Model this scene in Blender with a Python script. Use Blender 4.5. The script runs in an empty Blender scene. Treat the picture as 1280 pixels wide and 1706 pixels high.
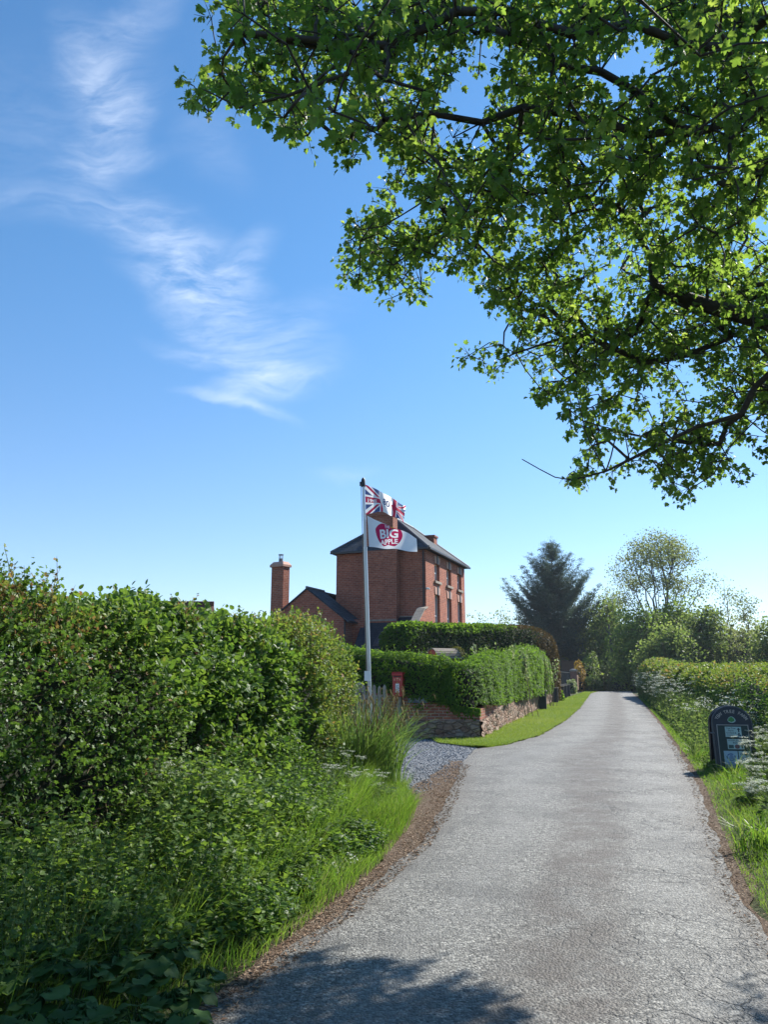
import bpy, bmesh, math, random
import numpy as np
from mathutils import Vector, Matrix
C = bpy.context
SC = C.scene
COL = SC.collection
R = math.radians
rng = np.random.default_rng(7)
random.seed(7)

# ------------------------------------------------------------------ camera, sky, sun
FPX, YH, EYE = 1290.0, 1125.0, 1.6
TH = math.atan((YH - 853) / FPX)
cam = bpy.data.objects.new('camera', bpy.data.cameras.new('camera'))
COL.objects.link(cam)
cam.location = (0, 0, EYE)
cam.rotation_euler = (math.pi / 2 + TH, 0, 0)
cam.data.sensor_fit = 'HORIZONTAL'
cam.data.sensor_width = 36
cam.data.lens = 36 * FPX / 1280
cam.data.clip_end = 2000
SC.camera = cam
SUN_AZ, SUN_EL = R(49), R(40)          # azimuth measured from straight ahead towards the right
SC.view_settings.view_transform = 'Standard'
SC.view_settings.look = 'None'
SC.view_settings.exposure = 0.98
SC.view_settings.gamma = 1
SC.cycles.use_denoising = True
SC.cycles.max_bounces = 7
SC.cycles.transmission_bounces = 5
SC.cycles.caustics_reflective = False
SC.cycles.caustics_refractive = False
sun = bpy.data.objects.new('sun', bpy.data.lights.new('sun', 'SUN'))
COL.objects.link(sun)
sun.data.energy = 4.9
sun.data.angle = R(0.53)
sun.data.color = (1, .95, .86)
sv = Vector((math.sin(SUN_AZ) * math.cos(SUN_EL), math.cos(SUN_AZ) * math.cos(SUN_EL), math.sin(SUN_EL)))
sun.rotation_euler = sv.to_track_quat('Z', 'Y').to_euler()


def ray(x, y):
    a = (x - 640) / FPX
    u = (853 - y) / FPX
    return np.array((a, math.cos(TH) - u * math.sin(TH), math.sin(TH) + u * math.cos(TH)))


def P(x, y, D):
    r = ray(x, y)
    t = D / r[1]
    return np.array((r[0] * t, D, EYE + r[2] * t))


def G(x, y, z=0.0):
    r = ray(x, y)
    t = (z - EYE) / r[2]
    return np.array((r[0] * t, r[1] * t, z))


# ------------------------------------------------------------------ node helpers
class NT:
    def __init__(s, tree):
        s.t = tree
        s.n = tree.nodes
        s.n.clear()

    def add(s, kind, **kw):
        nd = s.n.new(kind)
        for k, v in kw.items():
            setattr(nd, k, v)
        return nd

    def put(s, nd, name, v):
        if hasattr(v, 'node'):
            s.t.links.new(v, nd.inputs[name])
        elif v is not None:
            nd.inputs[name].default_value = v

    def math(s, op, a, b=None, c=None, clamp=False):
        nd = s.add('ShaderNodeMath', operation=op, use_clamp=clamp)
        s.put(nd, 0, a)
        if b is not None: s.put(nd, 1, b)
        if c is not None: s.put(nd, 2, c)
        return nd.outputs[0]

    def vmath(s, op, a, b=None):
        nd = s.add('ShaderNodeVectorMath', operation=op)
        s.put(nd, 0, a)
        if b is not None: s.put(nd, 1, b)
        return nd.outputs['Value'] if op in ('LENGTH', 'DOT_PRODUCT') else nd.outputs[0]

    def smooth(s, v, a, b, lo=0.0, hi=1.0):
        nd = s.add('ShaderNodeMapRange', interpolation_type='SMOOTHSTEP')
        s.put(nd, 0, v); s.put(nd, 1, a); s.put(nd, 2, b); s.put(nd, 3, lo); s.put(nd, 4, hi)
        return nd.outputs[0]

    def noise(s, vec, scale, detail=4, rough=.55, dist=0.0):
        nd = s.add('ShaderNodeTexNoise')
        s.put(nd, 'Vector', vec); s.put(nd, 'Scale', scale); s.put(nd, 'Detail', detail)
        s.put(nd, 'Roughness', rough); s.put(nd, 'Distortion', dist)
        return nd.outputs[0]

    def mapv(s, vec, loc=(0, 0, 0), rot=(0, 0, 0), sc=(1, 1, 1)):
        nd = s.add('ShaderNodeMapping')
        s.put(nd, 'Vector', vec)
        nd.inputs['Location'].default_value = loc
        nd.inputs['Rotation'].default_value = rot
        nd.inputs['Scale'].default_value = sc
        return nd.outputs[0]

    def mix(s, f, a, b, mode='MIX'):
        nd = s.add('ShaderNodeMix', data_type='RGBA', blend_type=mode)
        s.put(nd, 0, f)
        for i, v in ((6, a), (7, b)):
            s.put(nd, i, v if hasattr(v, 'node') else (*v[:3], 1))
        return nd.outputs[2]

    def ramp(s, v, stops, interp='LINEAR'):
        nd = s.add('ShaderNodeValToRGB')
        nd.color_ramp.interpolation = interp
        e = nd.color_ramp.elements
        while len(e) < len(stops): e.new(0.5)
        for el, (p, c) in zip(e, stops):
            el.position = p
            el.color = (*c, 1)
        s.put(nd, 0, v)
        return nd.outputs[0]

    def bump(s, h, strength=.3, dist=.02):
        nd = s.add('ShaderNodeBump')
        s.put(nd, 'Height', h); s.put(nd, 'Strength', strength); s.put(nd, 'Distance', dist)
        return nd.outputs[0]

    def out(s, col, rough=.7, normal=None, metal=0.0, spec=.5, transl=None, tcol=None, emis=None):
        b = s.add('ShaderNodeBsdfPrincipled')
        s.put(b, 'Base Color', col if hasattr(col, 'node') else (*col[:3], 1))
        s.put(b, 'Roughness', rough)
        s.put(b, 'Metallic', metal)
        s.put(b, 'Specular IOR Level', spec)
        if normal is not None: s.put(b, 'Normal', normal)
        o = s.add('ShaderNodeOutputMaterial')
        sh = b.outputs[0]
        if transl:
            tr = s.add('ShaderNodeBsdfTranslucent')
            s.put(tr, 'Color', tcol if hasattr(tcol, 'node') else (*tcol[:3], 1))
            mx = s.add('ShaderNodeMixShader')
            s.put(mx, 0, transl)
            s.t.links.new(sh, mx.inputs[1])
            s.t.links.new(tr.outputs[0], mx.inputs[2])
            sh = mx.outputs[0]
        s.t.links.new(sh, o.inputs[0])
        return b


def mat(name):
    m = bpy.data.materials.new(name)
    m.use_nodes = True
    return m, NT(m.node_tree)


def attr(n, name):
    return n.add('ShaderNodeAttribute', attribute_name=name).outputs['Fac']


def objco(n): return n.add('ShaderNodeTexCoord').outputs['Object']
def uvco(n): return n.add('ShaderNodeTexCoord').outputs['UV']


# ------------------------------------------------------------------ world
world = bpy.data.worlds.new('World')
SC.world = world
world.use_nodes = True
wn = NT(world.node_tree)
sky = wn.add('ShaderNodeTexSky', sky_type='NISHITA')
sky.sun_disc = False
sky.sun_elevation = SUN_EL
sky.sun_rotation = SUN_AZ
sky.altitude = 0
sky.air_density = 1.0
sky.dust_density = .12
sky.ozone_density = 2.6
dirv = wn.add('ShaderNodeTexCoord').outputs['Generated']
sep = wn.add('ShaderNodeSeparateXYZ')
wn.put(sep, 0, dirv)
ymax = wn.math('MAXIMUM', sep.outputs[1], 0.05)
fx = wn.math('DIVIDE', sep.outputs[0], ymax)
fz = wn.math('DIVIDE', sep.outputs[2], ymax)
comb = wn.add('ShaderNodeCombineXYZ')
wn.put(comb, 0, fx); wn.put(comb, 1, fz)
cv = comb.outputs[0]
warp = wn.add('ShaderNodeTexNoise')
wn.put(warp, 'Vector', cv); wn.put(warp, 'Scale', 2.6); wn.put(warp, 'Detail', 8)
wv = wn.vmath('SCALE', wn.vmath('SUBTRACT', warp.outputs[1], (.5, .5, .5)))
wv.node.inputs['Scale'].default_value = .20
cw = wn.vmath('ADD', cv, wv)


def skyxy(x, y):
    r = ray(x, y)
    return r[0] / r[1], r[2] / r[1]


total = None
for (px, py, rx, ry, ang, amp) in [
        (235, 45, 105, 46, 62, .42), (180, 120, 120, 52, -68, .62), (190, 210, 120, 48, 60, .45), (195, 265, 75, 22, 4, .36),
        (60, 190, 150, 130, 20, .17), (340, 245, 80, 40, -50, .20), (80, 350, 190, 40, -6, .26), (265, 400, 165, 60, -38, .55),
        (300, 470, 130, 62, -28, .62), (395, 440, 70, 30, 60, .42), (390, 545, 150, 64, -30, .58), (350, 575, 60, 18, -18, .42),
        (365, 620, 110, 18, -14, .58), (450, 660, 85, 22, 8, .62), (395, 692, 75, 10, -14, .68), (430, 640, 50, 45, -60, .45),
        (570, 780, 50, 13, 6, .36), (520, 530, 80, 40, 30, .16)]:
    cx, cz = skyxy(px, py)
    sc = 1 / (FPX * .86)
    m = wn.add('ShaderNodeMapping', vector_type='TEXTURE')
    wn.put(m, 'Vector', cw)
    m.inputs['Location'].default_value = (cx, cz, 0)
    m.inputs['Rotation'].default_value = (0, 0, R(ang))
    m.inputs['Scale'].default_value = (rx * sc, ry * sc, 1)
    ln = wn.vmath('LENGTH', m.outputs[0])
    g = wn.smooth(ln, 1.55, 0.0, 0.0, amp)
    total = g if total is None else wn.math('ADD', total, g)
wisp = wn.noise(wn.mapv(cw, rot=(0, 0, R(38)), sc=(1.8, 5.6, 1)), 2.7, 12, .64, .6)
fine = wn.noise(wn.mapv(cw, rot=(0, 0, R(-20)), sc=(3, 8, 1)), 6.0, 8, .6, .6)
wsp = wn.math('ADD', wn.math('MULTIPLY', wn.smooth(wisp, .30, .76), .85), wn.math('MULTIPLY', wn.smooth(fine, .34, .78), .35))
front = wn.math('GREATER_THAN', sep.outputs[1], 0.05)
cl = wn.math('MULTIPLY', wn.math('MULTIPLY', total, wsp), front)
cl = wn.math('MINIMUM', wn.math('MULTIPLY', cl, .54), .42)
tint = wn.mix(wn.smooth(sep.outputs[2], .02, .55), (.88, .95, 1.08), (.66, 1.04, 1.22))
skyc = wn.mix(1.0, sky.outputs[0], tint, 'MULTIPLY')
skymix = wn.mix(cl, skyc, (7.6, 8.2, 9.2))
bg = wn.add('ShaderNodeBackground')
wn.put(bg, 0, skymix)
bg.inputs[1].default_value = .084
wo = wn.add('ShaderNodeOutputWorld')
wn.t.links.new(bg.outputs[0], wo.inputs[0])


# ------------------------------------------------------------------ object helpers
def tag(o, label, cat, group=None, kind=None):
    if label: o['label'] = label
    if cat: o['category'] = cat
    if group: o['group'] = group
    if kind: o['kind'] = kind
    return o


def thing(name, label, cat, loc=(0, 0, 0), rz=0.0, group=None):
    o = bpy.data.objects.new(name, None)
    COL.objects.link(o)
    o.empty_display_size = .2
    o.location = tuple(float(v) for v in loc)
    o.rotation_euler = (0, 0, rz)
    return tag(o, label, cat, group)


def npmesh(name, verts, faces, material, parent=None, rnd=None, uv=None, smooth=False, midx=None, world=False):
    """verts (N,3); faces: array (F,k) or list of lists.  world=True: verts are world coords, parent has only loc+rotz."""
    verts = np.asarray(verts, dtype=np.float64)
    if world and parent is not None:
        verts = to_local(verts, parent)
    me = bpy.data.meshes.new(name)
    if isinstance(faces, np.ndarray) and faces.ndim == 2:
        nf, k = faces.shape
        li = faces.astype(np.int32).ravel()
        st = np.arange(nf, dtype=np.int32) * k
    else:
        ln = np.array([len(f) for f in faces], dtype=np.int32)
        nf = len(ln)
        li = np.concatenate([np.asarray(f, dtype=np.int32) for f in faces])
        st = np.concatenate(([0], np.cumsum(ln)[:-1])).astype(np.int32)
    me.vertices.add(len(verts))
    me.vertices.foreach_set('co', verts.astype(np.float32).ravel())
    me.loops.add(len(li))
    me.loops.foreach_set('vertex_index', li)
    me.polygons.add(nf)
    me.polygons.foreach_set('loop_start', st)
    if midx is not None:
        me.polygons.foreach_set('material_index', np.asarray(midx, dtype=np.int32))
    me.polygons.foreach_set('use_smooth', np.full(nf, bool(smooth)))
    me.update(calc_edges=True)
    if rnd is not None:
        a = me.attributes.new('rnd', 'FLOAT', 'POINT')
        a.data.foreach_set('value', np.asarray(rnd, dtype=np.float32))
    if uv is not None:
        u = me.uv_layers.new(name='UVMap')
        u.data.foreach_set('uv', np.asarray(uv, dtype=np.float32)[li].ravel() if len(uv) == len(verts) else np.asarray(uv, dtype=np.float32).ravel())
    me.validate()
    for m in (material if isinstance(material, (list, tuple)) else [material]):
        me.materials.append(m)
    o = bpy.data.objects.new(name, me)
    COL.objects.link(o)
    if parent is not None: o.parent = parent
    return o


def to_local(v, parent):
    c, s = math.cos(-parent.rotation_euler.z), math.sin(-parent.rotation_euler.z)
    d = np.asarray(v, float) - np.array(parent.location)
    return np.stack((d[:, 0] * c - d[:, 1] * s, d[:, 0] * s + d[:, 1] * c, d[:, 2]), 1)


class MB:
    """collects simple solids, box-projected UVs in metres"""
    def __init__(s):
        s.v, s.f, s.uv, s.mi = [], [], [], []

    def poly(s, pts, mi=0, uv=None):
        i = len(s.v)
        pts = [np.asarray(p, float) for p in pts]
        s.v += pts
        s.f.append(list(range(i, i + len(pts))))
        s.mi.append(mi)
        n = np.zeros(3)
        for a, b in zip(pts, pts[1:] + pts[:1]): n += np.cross(a, b)
        ax = np.abs(n)
        if uv: s.uv += uv
        elif ax[2] > ax[0] * 1.2 and ax[2] > ax[1] * 1.2: s.uv += [(p[0], p[1]) for p in pts]
        elif ax[1] >= ax[0]: s.uv += [(p[0], p[2]) for p in pts]
        else: s.uv += [(p[1], p[2]) for p in pts]

    def hexa(s, c, mi=0):
        for q in ((0, 3, 2, 1), (4, 5, 6, 7), (0, 1, 5, 4), (1, 2, 6, 5), (2, 3, 7, 6), (3, 0, 4, 7)):
            s.poly([c[k] for k in q], mi)

    def box(s, x0, x1, y0, y1, z0, z1, mi=0, tf=None):
        c = [np.array(p, float) for p in ((x0, y0, z0), (x1, y0, z0), (x1, y1, z0), (x0, y1, z0), (x0, y0, z1), (x1, y0, z1), (x1, y1, z1), (x0, y1, z1))]
        if tf is not None: c = [tf(p) for p in c]
        s.hexa(c, mi)

    def prism(s, outline, depth_vec, mi=0):
        a = [np.asarray(p, float) for p in outline]
        b = [p + np.asarray(depth_vec, float) for p in a]
        s.poly(a[::-1], mi)
        s.poly(b, mi)
        for i in range(len(a)):
            j = (i + 1) % len(a)
            s.poly([a[i], a[j], b[j], b[i]], mi)

    def tube(s, pts, rad, k=8, mi=0, cap=True):
        pts = [np.asarray(p, float) for p in pts]
        rad = rad if hasattr(rad, '__len__') else [rad] * len(pts)
        rings = []
        for i, p in enumerate(pts):
            t = pts[min(i + 1, len(pts) - 1)] - pts[max(i - 1, 0)]
            t = t / (np.linalg.norm(t) + 1e-9)
            a = np.cross(t, (0, 0, 1) if abs(t[2]) < .9 else (1, 0, 0))
            a /= np.linalg.norm(a)
            b = np.cross(t, a)
            rings.append([p + rad[i] * (math.cos(q) * a + math.sin(q) * b) for q in np.linspace(0, 2 * math.pi, k, endpoint=False)])
        for r0, r1 in zip(rings, rings[1:]):
            for i in range(k):
                j = (i + 1) % k
                s.poly([r0[i], r0[j], r1[j], r1[i]], mi)
        if cap:
            s.poly(rings[0][::-1], mi)
            s.poly(rings[-1], mi)

    def build(s, name, material, parent=None, smooth=False, bevel=0.0, weld=True):
        o = npmesh(name, s.v, s.f, material, parent, uv=np.array(s.uv), midx=s.mi)
        if weld:
            bm = bmesh.new()
            bm.from_mesh(o.data)
            bmesh.ops.remove_doubles(bm, verts=bm.verts, dist=1e-5)
            bmesh.ops.recalc_face_normals(bm, faces=bm.faces)
            if smooth:
                for f in bm.faces: f.smooth = True
            bm.to_mesh(o.data)
            bm.free()
        if smooth: o.data.set_sharp_from_angle(angle=R(50))
        if bevel:
            m = o.modifiers.new('bevel', 'BEVEL')
            m.width = bevel
            m.segments = 2
            m.limit_method = 'ANGLE'
        return o


def copy_tree(o, parent=None):
    c = o.copy()
    COL.objects.link(c)
    if parent is not None: c.parent = parent
    for ch in list(o.children): copy_tree(ch, c)
    return c


def nz(p, scale, seed, octv=3):
    """cheap smooth 3-D noise in about [-1, 1]"""
    r = np.random.default_rng(seed)
    out = np.zeros(len(p))
    amp = 1.0
    tot = 0
    for o in range(octv):
        for k in range(5):
            d = r.normal(size=3)
            d /= np.linalg.norm(d)
            out += amp * np.sin(p @ (d * scale * (2 ** o) * r.uniform(.7, 1.3)) + r.uniform(0, 6.28))
        tot += amp * 5 ** .5
        amp *= .55
    return out / tot


def unit(v): return v / (np.linalg.norm(v, axis=1, keepdims=True) + 1e-9)


# leaf templates: (verts along, side, up), faces (triangles fan so leaf can fold)
def leaf_ovate(fold=.18, w=.5):
    v = np.array([(0, 0, 0), (.35, w * .92, fold * w), (.72, w * .62, fold * w * .6), (1, 0, -.06), (.72, -w * .62, fold * w * .6), (.35, -w * .92, fold * w)])
    return v, np.array([(0, 3, 2, 1), (0, 5, 4, 3)])


def leaf_round(fold=.14, w=.46):
    v = np.array([(0, 0, 0), (.05, w * .6, .05), (.4, w, fold * w), (.8, w * .6, fold * w * .4), (1.02, 0, -.1), (.8, -w * .6, fold * w * .4), (.4, -w, fold * w), (.05, -w * .6, .05)])
    return v, np.array([(0, 3, 2, 1), (0, 4, 3, 3), (0, 5, 4, 4), (0, 7, 6, 5)])


def leaf_round_tri(fold=.14, w=.46):
    v, _ = leaf_round(fold, w)
    return v, np.array([(0, 2, 1), (0, 3, 2), (0, 4, 3), (0, 5, 4), (0, 6, 5), (0, 7, 6)])


def leaf_maple():
    o = [(0, 0), (.04, .30), (.22, .50), (.30, .34), (.55, .52), (.62, .40), (.60, .2), (.78, .22), (1, 0)]
    pts = [(a, b) for a, b in o] + [(a, -b) for a, b in o[-2:0:-1]]
    v = [(.32, 0, .0)] + [(a, b, -.05 + .22 * abs(b) - .16 * max(0, a - .6)) for a, b in pts]
    n = len(pts)
    return np.array(v), np.array([(0, 1 + (i + 1) % n, 1 + i) for i in range(n)])


def leaf_hawthorn():
    o = [(0, 0), (.25, .12), (.42, .5), (.58, .2), (.85, .34), (1, 0)]
    pts = o + [(a, -b) for a, b in o[-2:0:-1]]
    v = [(.4, 0, 0)] + [(a, b, .2 * abs(b)) for a, b in pts]
    n = len(pts)
    return np.array(v), np.array([(0, 1 + (i + 1) % n, 1 + i) for i in range(n)])


def leaves(name, base, d, n, size, tmpl, material, parent=None, rnd=None, world=True, wscale=None):
    T, F = tmpl
    d = unit(d)
    sd = np.cross(n, d)
    sd = unit(sd)
    n2 = np.cross(d, sd)
    size = np.broadcast_to(np.asarray(size, float), (len(base),))
    ws = size if wscale is None else size * wscale
    V = (base[:, None, :] + T[None, :, 0:1] * (d * size[:, None])[:, None, :] + T[None, :, 1:2] * (sd * ws[:, None])[:, None, :]
         + T[None, :, 2:3] * (n2 * size[:, None])[:, None, :])
    N, k = len(base), len(T)
    faces = (F[None, :, :] + (np.arange(N) * k)[:, None, None]).reshape(-1, F.shape[1])
    if rnd is None: rnd = rng.random(N)
    return npmesh(name, V.reshape(-1, 3), faces, material, parent, rnd=np.repeat(rnd, k), world=world)


def shoots(base, nrm, length, per, spread=.9, up=.35, rg=rng, out=.7):
    """leaf stations along short shoots that start at base and lean along nrm; returns base,dir,normal,shoot index,t"""
    N = len(base)
    ax = unit(nrm * out + rg.normal(size=(N, 3)) * .42 + np.array((0, 0, up)))
    t = (np.arange(per)[None, :] + rg.random((N, per))) / per
    L = np.broadcast_to(np.asarray(length, float), (N,))
    p = base[:, None, :] + ax[:, None, :] * (t * L[:, None])[:, :, None]
    rd = rg.normal(size=(N, per, 3))
    dd = ax[:, None, :] * (.35 + .5 * t[:, :, None]) + rd * spread * .6
    nn = nrm[:, None, :] * .45 + np.array((0, 0, .75)) + rg.normal(size=(N, per, 3)) * .42
    idx = np.repeat(np.arange(N), per)
    return p.reshape(-1, 3), unit(dd.reshape(-1, 3)), unit(nn.reshape(-1, 3)), idx, t.reshape(-1), ax


def tubes(name, a, b, ra, rb, material, parent=None, k=5, world=True):
    """N separate frustums as one mesh"""
    a, b = np.asarray(a, float), np.asarray(b, float)
    t = unit(b - a)
    ref = np.where(np.abs(t[:, 2:3]) < .9, np.array([[0, 0, 1.]]), np.array([[1., 0, 0]]))
    s = unit(np.cross(t, ref))
    u = np.cross(t, s)
    q = np.linspace(0, 2 * math.pi, k, endpoint=False)
    cs = np.cos(q)[None, :, None] * s[:, None, :] + np.sin(q)[None, :, None] * u[:, None, :]
    A = a[:, None, :] + cs * np.asarray(ra)[:, None, None]
    B = b[:, None, :] + cs * np.asarray(rb)[:, None, None]
    V = np.concatenate((A, B), 1).reshape(-1, 3)
    i = np.arange(k)
    j = (i + 1) % k
    F = np.stack((i, j, j + k, i + k), 1)
    F = (F[None] + (np.arange(len(a)) * 2 * k)[:, None, None]).reshape(-1, 4)
    return npmesh(name, V, F, material, parent, smooth=True, world=world)


def grow(nodes, parents, pts, bf=.4):
    """attach pts to a skeleton (minimum spanning tree with path-length balance)"""
    nodes = [np.asarray(p, float) for p in nodes]
    path = [0.0]
    for i in range(1, len(nodes)):
        path.append(path[parents[i]] + np.linalg.norm(nodes[i] - nodes[parents[i]]))
    parents = list(parents)
    M = len(pts)
    best = np.full(M, 1e9)
    bp = np.zeros(M, int)
    for i, p in enumerate(nodes):
        c = np.linalg.norm(pts - p, axis=1) + bf * path[i] * .5
        m = c < best
        best[m] = c[m]
        bp[m] = i
    done = np.zeros(M, bool)
    for _ in range(M):
        j = int(np.argmin(np.where(done, 1e9, best)))
        done[j] = True
        q = bp[j]
        nodes.append(pts[j])
        parents.append(q)
        path.append(path[q] + np.linalg.norm(pts[j] - nodes[q]))
        i = len(nodes) - 1
        c = np.linalg.norm(pts - pts[j], axis=1) + bf * path[i]
        m = c < best
        best[m] = c[m]
        bp[m] = i
    return nodes, parents


def skeleton(nodes, parents, r0, power, rmax, jitter=.12, seed=1, fixed=0, seg=.35, caps=None):
    """edges subdivided with a wobble; returns a,b,ra,rb arrays and node radii"""
    rg = np.random.default_rng(seed)
    n = len(nodes)
    cnt = np.zeros(n)
    kids = np.zeros(n, int)
    for i in range(n):
        if parents[i] >= 0: kids[parents[i]] += 1
    order = list(range(n))
    for i in reversed(order):
        cnt[i] += 1 if kids[i] == 0 else .25
        if parents[i] >= 0: cnt[parents[i]] += cnt[i]
    rad = np.minimum(r0 * cnt ** power, rmax)
    if caps is not None: rad = np.minimum(rad, caps)
    A, B, RA, RB = [], [], [], []
    for i in range(n):
        p = parents[i]
        if p < 0: continue
        a, b = nodes[p], nodes[i]
        L = np.linalg.norm(b - a)
        k = max(1, int(L / seg))
        ra = min(rad[p], rad[i] * 1.5)
        prev = a
        off = rg.normal(size=3) * min(L, .45) * jitter * (0 if i < fixed else 1)
        for s in range(1, k + 1):
            t = s / k
            q = a + (b - a) * t + off * math.sin(math.pi * t)
            A.append(prev); B.append(q)
            RA.append(ra + (rad[i] - ra) * (s - 1) / k); RB.append(ra + (rad[i] - ra) * t)
            prev = q
    return np.array(A), np.array(B), np.array(RA), np.array(RB)


_tx = {}
def text2d(s, bold=.0, res=3, font_space=1.0):
    """flat text as (verts2d, faces), cap height about 0.7, left aligned, width returned"""
    key = (s, bold, font_space)
    if key in _tx: return _tx[key]
    cu = bpy.data.curves.new('text', 'FONT')
    cu.body = s
    cu.offset = bold
    cu.resolution_u = res
    cu.space_character = font_space
    o = bpy.data.objects.new('text', cu)
    COL.objects.link(o)
    dg = C.evaluated_depsgraph_get()
    ev = o.evaluated_get(dg)
    me = ev.to_mesh()
    v = np.array([p.co[:2] for p in me.vertices]) if len(me.vertices) else np.zeros((0, 2))
    f = [list(p.vertices) for p in me.polygons]
    ev.to_mesh_clear()
    bpy.data.objects.remove(o)
    bpy.data.curves.remove(cu)
    lo = v.min(0); hi = v.max(0)
    v = v - lo
    _tx[key] = (v, f, hi - lo)
    return _tx[key]


def text_on(name, s, fn, u0, v0, height, material, parent, bold=.02, width=None, both=None):
    """text mapped by fn(u,v)->xyz; lower-left at (u0,v0), total height given; width stretches"""
    v, f, wh = text2d(s, bold)
    k = height / wh[1]
    kx = k if width is None else width / wh[0]
    pts = np.array([fn(u0 + p[0] * kx, v0 + p[1] * k) for p in v])
    return npmesh(name, pts, f, material, parent)


# ------------------------------------------------------------------ materials
M = {}


def simple(name, col, rough=.7, metal=0.0, var=.0, vscale=8.0, spec=.5, bump=0.0, bscale=60.0):
    m, n = mat(name)
    co = objco(n)
    c = col
    if var:
        f = n.noise(co, vscale, 5)
        c = n.ramp(f, [(.25, tuple(x * (1 - var) for x in col)), (.75, tuple(min(1, x * (1 + var)) for x in col))])
    nm = n.bump(n.noise(co, bscale, 4), bump, .01) if bump else None
    n.out(c, rough, nm, metal, spec)
    M[name] = m
    return m


def leafmat(name, stops, tstops, transl=.35, rough=.45, spec=.22):
    rough = max(rough, .5)
    m, n = mat(name)
    a = attr(n, 'rnd')
    col = n.ramp(a, stops)
    tc = n.ramp(a, tstops)
    n.out(col, rough, None, 0, spec, transl, tc)
    M[name] = m
    return m


leafmat('maple_leaf', [(0, (.028, .056, .014)), (.5, (.055, .096, .022)), (1, (.105, .145, .032))],
        [(0, (.18, .33, .04)), (.6, (.36, .54, .07)), (1, (.62, .74, .12))], .5, .5, .25)
leafmat('hawthorn_leaf', [(0, (.030, .068, .014)), (.55, (.072, .132, .026)), (.86, (.135, .19, .038)), (.93, (.16, .13, .04)), (1, (.22, .10, .04))],
        [(0, (.10, .24, .03)), (.8, (.25, .42, .05)), (1, (.4, .25, .08))], .28, .4)
leafmat('hazel_leaf', [(0, (.030, .068, .015)), (.5, (.064, .125, .025)), (1, (.13, .19, .036))],
        [(0, (.12, .28, .03)), (1, (.34, .5, .06))], .3, .42)
leafmat('sunny_leaf', [(0, (.05, .11, .02)), (.5, (.085, .155, .028)), (.85, (.14, .19, .035)), (.94, (.22, .15, .05)), (1, (.26, .12, .05))],  # hawthorn copy with sunlight put into its colour; new shoots share it
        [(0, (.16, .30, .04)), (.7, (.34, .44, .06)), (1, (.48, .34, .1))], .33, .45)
leafmat('ivy_leaf', [(0, (.030, .078, .012)), (.5, (.062, .135, .018)), (1, (.125, .20, .025))],
        [(0, (.12, .28, .02)), (1, (.36, .56, .04))], .36, .6, .08)
leafmat('yew_leaf', [(0, (.012, .034, .008)), (.6, (.025, .06, .012)), (1, (.05, .09, .018))],
        [(0, (.04, .10, .01)), (1, (.12, .2, .02))], .15, .5)
leafmat('yew_brown_lit', [(0, (.07, .05, .016)), (.5, (.19, .12, .036)), (1, (.30, .19, .06))],
        [(0, (.1, .08, .02)), (1, (.22, .15, .05))], .15, .6)
leafmat('nettle_leaf', [(0, (.028, .062, .014)), (.5, (.058, .116, .023)), (1, (.12, .18, .036))],
        [(0, (.12, .27, .03)), (1, (.34, .50, .06))], .34, .5)
leafmat('grass_blade', [(0, (.045, .088, .016)), (.5, (.085, .142, .028)), (.9, (.15, .195, .05)), (1, (.27, .24, .10))],
        [(0, (.16, .36, .03)), (.9, (.34, .52, .05)), (1, (.4, .38, .14))], .38, .45)
leafmat('lawn_blade', [(0, (.07, .13, .016)), (.5, (.13, .20, .022)), (1, (.20, .25, .045))],
        [(0, (.22, .38, .03)), (1, (.42, .5, .06))], .36, .5)
leafmat('sedge_blade', [(0, (.04, .095, .02)), (.6, (.075, .145, .032)), (1, (.13, .19, .055))],
        [(0, (.15, .32, .04)), (1, (.32, .46, .09))], .36, .28, .6)
leafmat('sedge_spike', [(0, (.22, .15, .06)), (1, (.42, .31, .15))], [(0, (.3, .2, .08)), (1, (.4, .3, .14))], .2, .6)
leafmat('burdock_leaf', [(0, (.028, .066, .018)), (1, (.07, .135, .032))], [(0, (.10, .22, .04)), (1, (.26, .40, .07))], .3, .6, .15)
leafmat('cedar_needle', [(0, (.045, .080, .058)), (.6, (.090, .138, .095)), (1, (.16, .21, .13))],
        [(0, (.06, .11, .07)), (1, (.16, .22, .12))], .22, .55)
leafmat('far_leaf', [(0, (.04, .07, .022)), (.5, (.075, .12, .032)), (1, (.13, .175, .048))],
        [(0, (.16, .26, .05)), (1, (.40, .50, .11))], .42, .5)
leafmat('far_olive', [(0, (.065, .09, .036)), (.5, (.11, .14, .05)), (1, (.17, .20, .075))],
        [(0, (.22, .28, .08)), (1, (.44, .50, .16))], .42, .55)
leafmat('far_bright', [(0, (.05, .095, .018)), (.5, (.10, .16, .028)), (1, (.17, .225, .045))],
        [(0, (.20, .34, .05)), (1, (.46, .58, .1))], .42, .5)
leafmat('far_dark', [(0, (.010, .026, .012)), (1, (.026, .052, .022))], [(0, (.03, .06, .02)), (1, (.07, .12, .03))], .12, .6)
leafmat('pale_leaf', [(0, (.10, .15, .05)), (1, (.24, .30, .12))], [(0, (.25, .36, .1)), (1, (.5, .56, .25))], .3, .5)
leafmat('white_floret', [(0, (.48, .52, .40)), (1, (.76, .78, .68))], [(0, (.6, .65, .5)), (1, (.8, .82, .7))], .25, .7)
leafmat('parsley_leaf', [(0, (.04, .085, .025)), (1, (.10, .155, .045))], [(0, (.14, .26, .05)), (1, (.32, .42, .1))], .32, .75, .06)
leafmat('orange_leaf', [(0, (.32, .17, .02)), (1, (.55, .35, .05))], [(0, (.5, .3, .03)), (1, (.7, .5, .08))], .3, .5)
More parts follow.
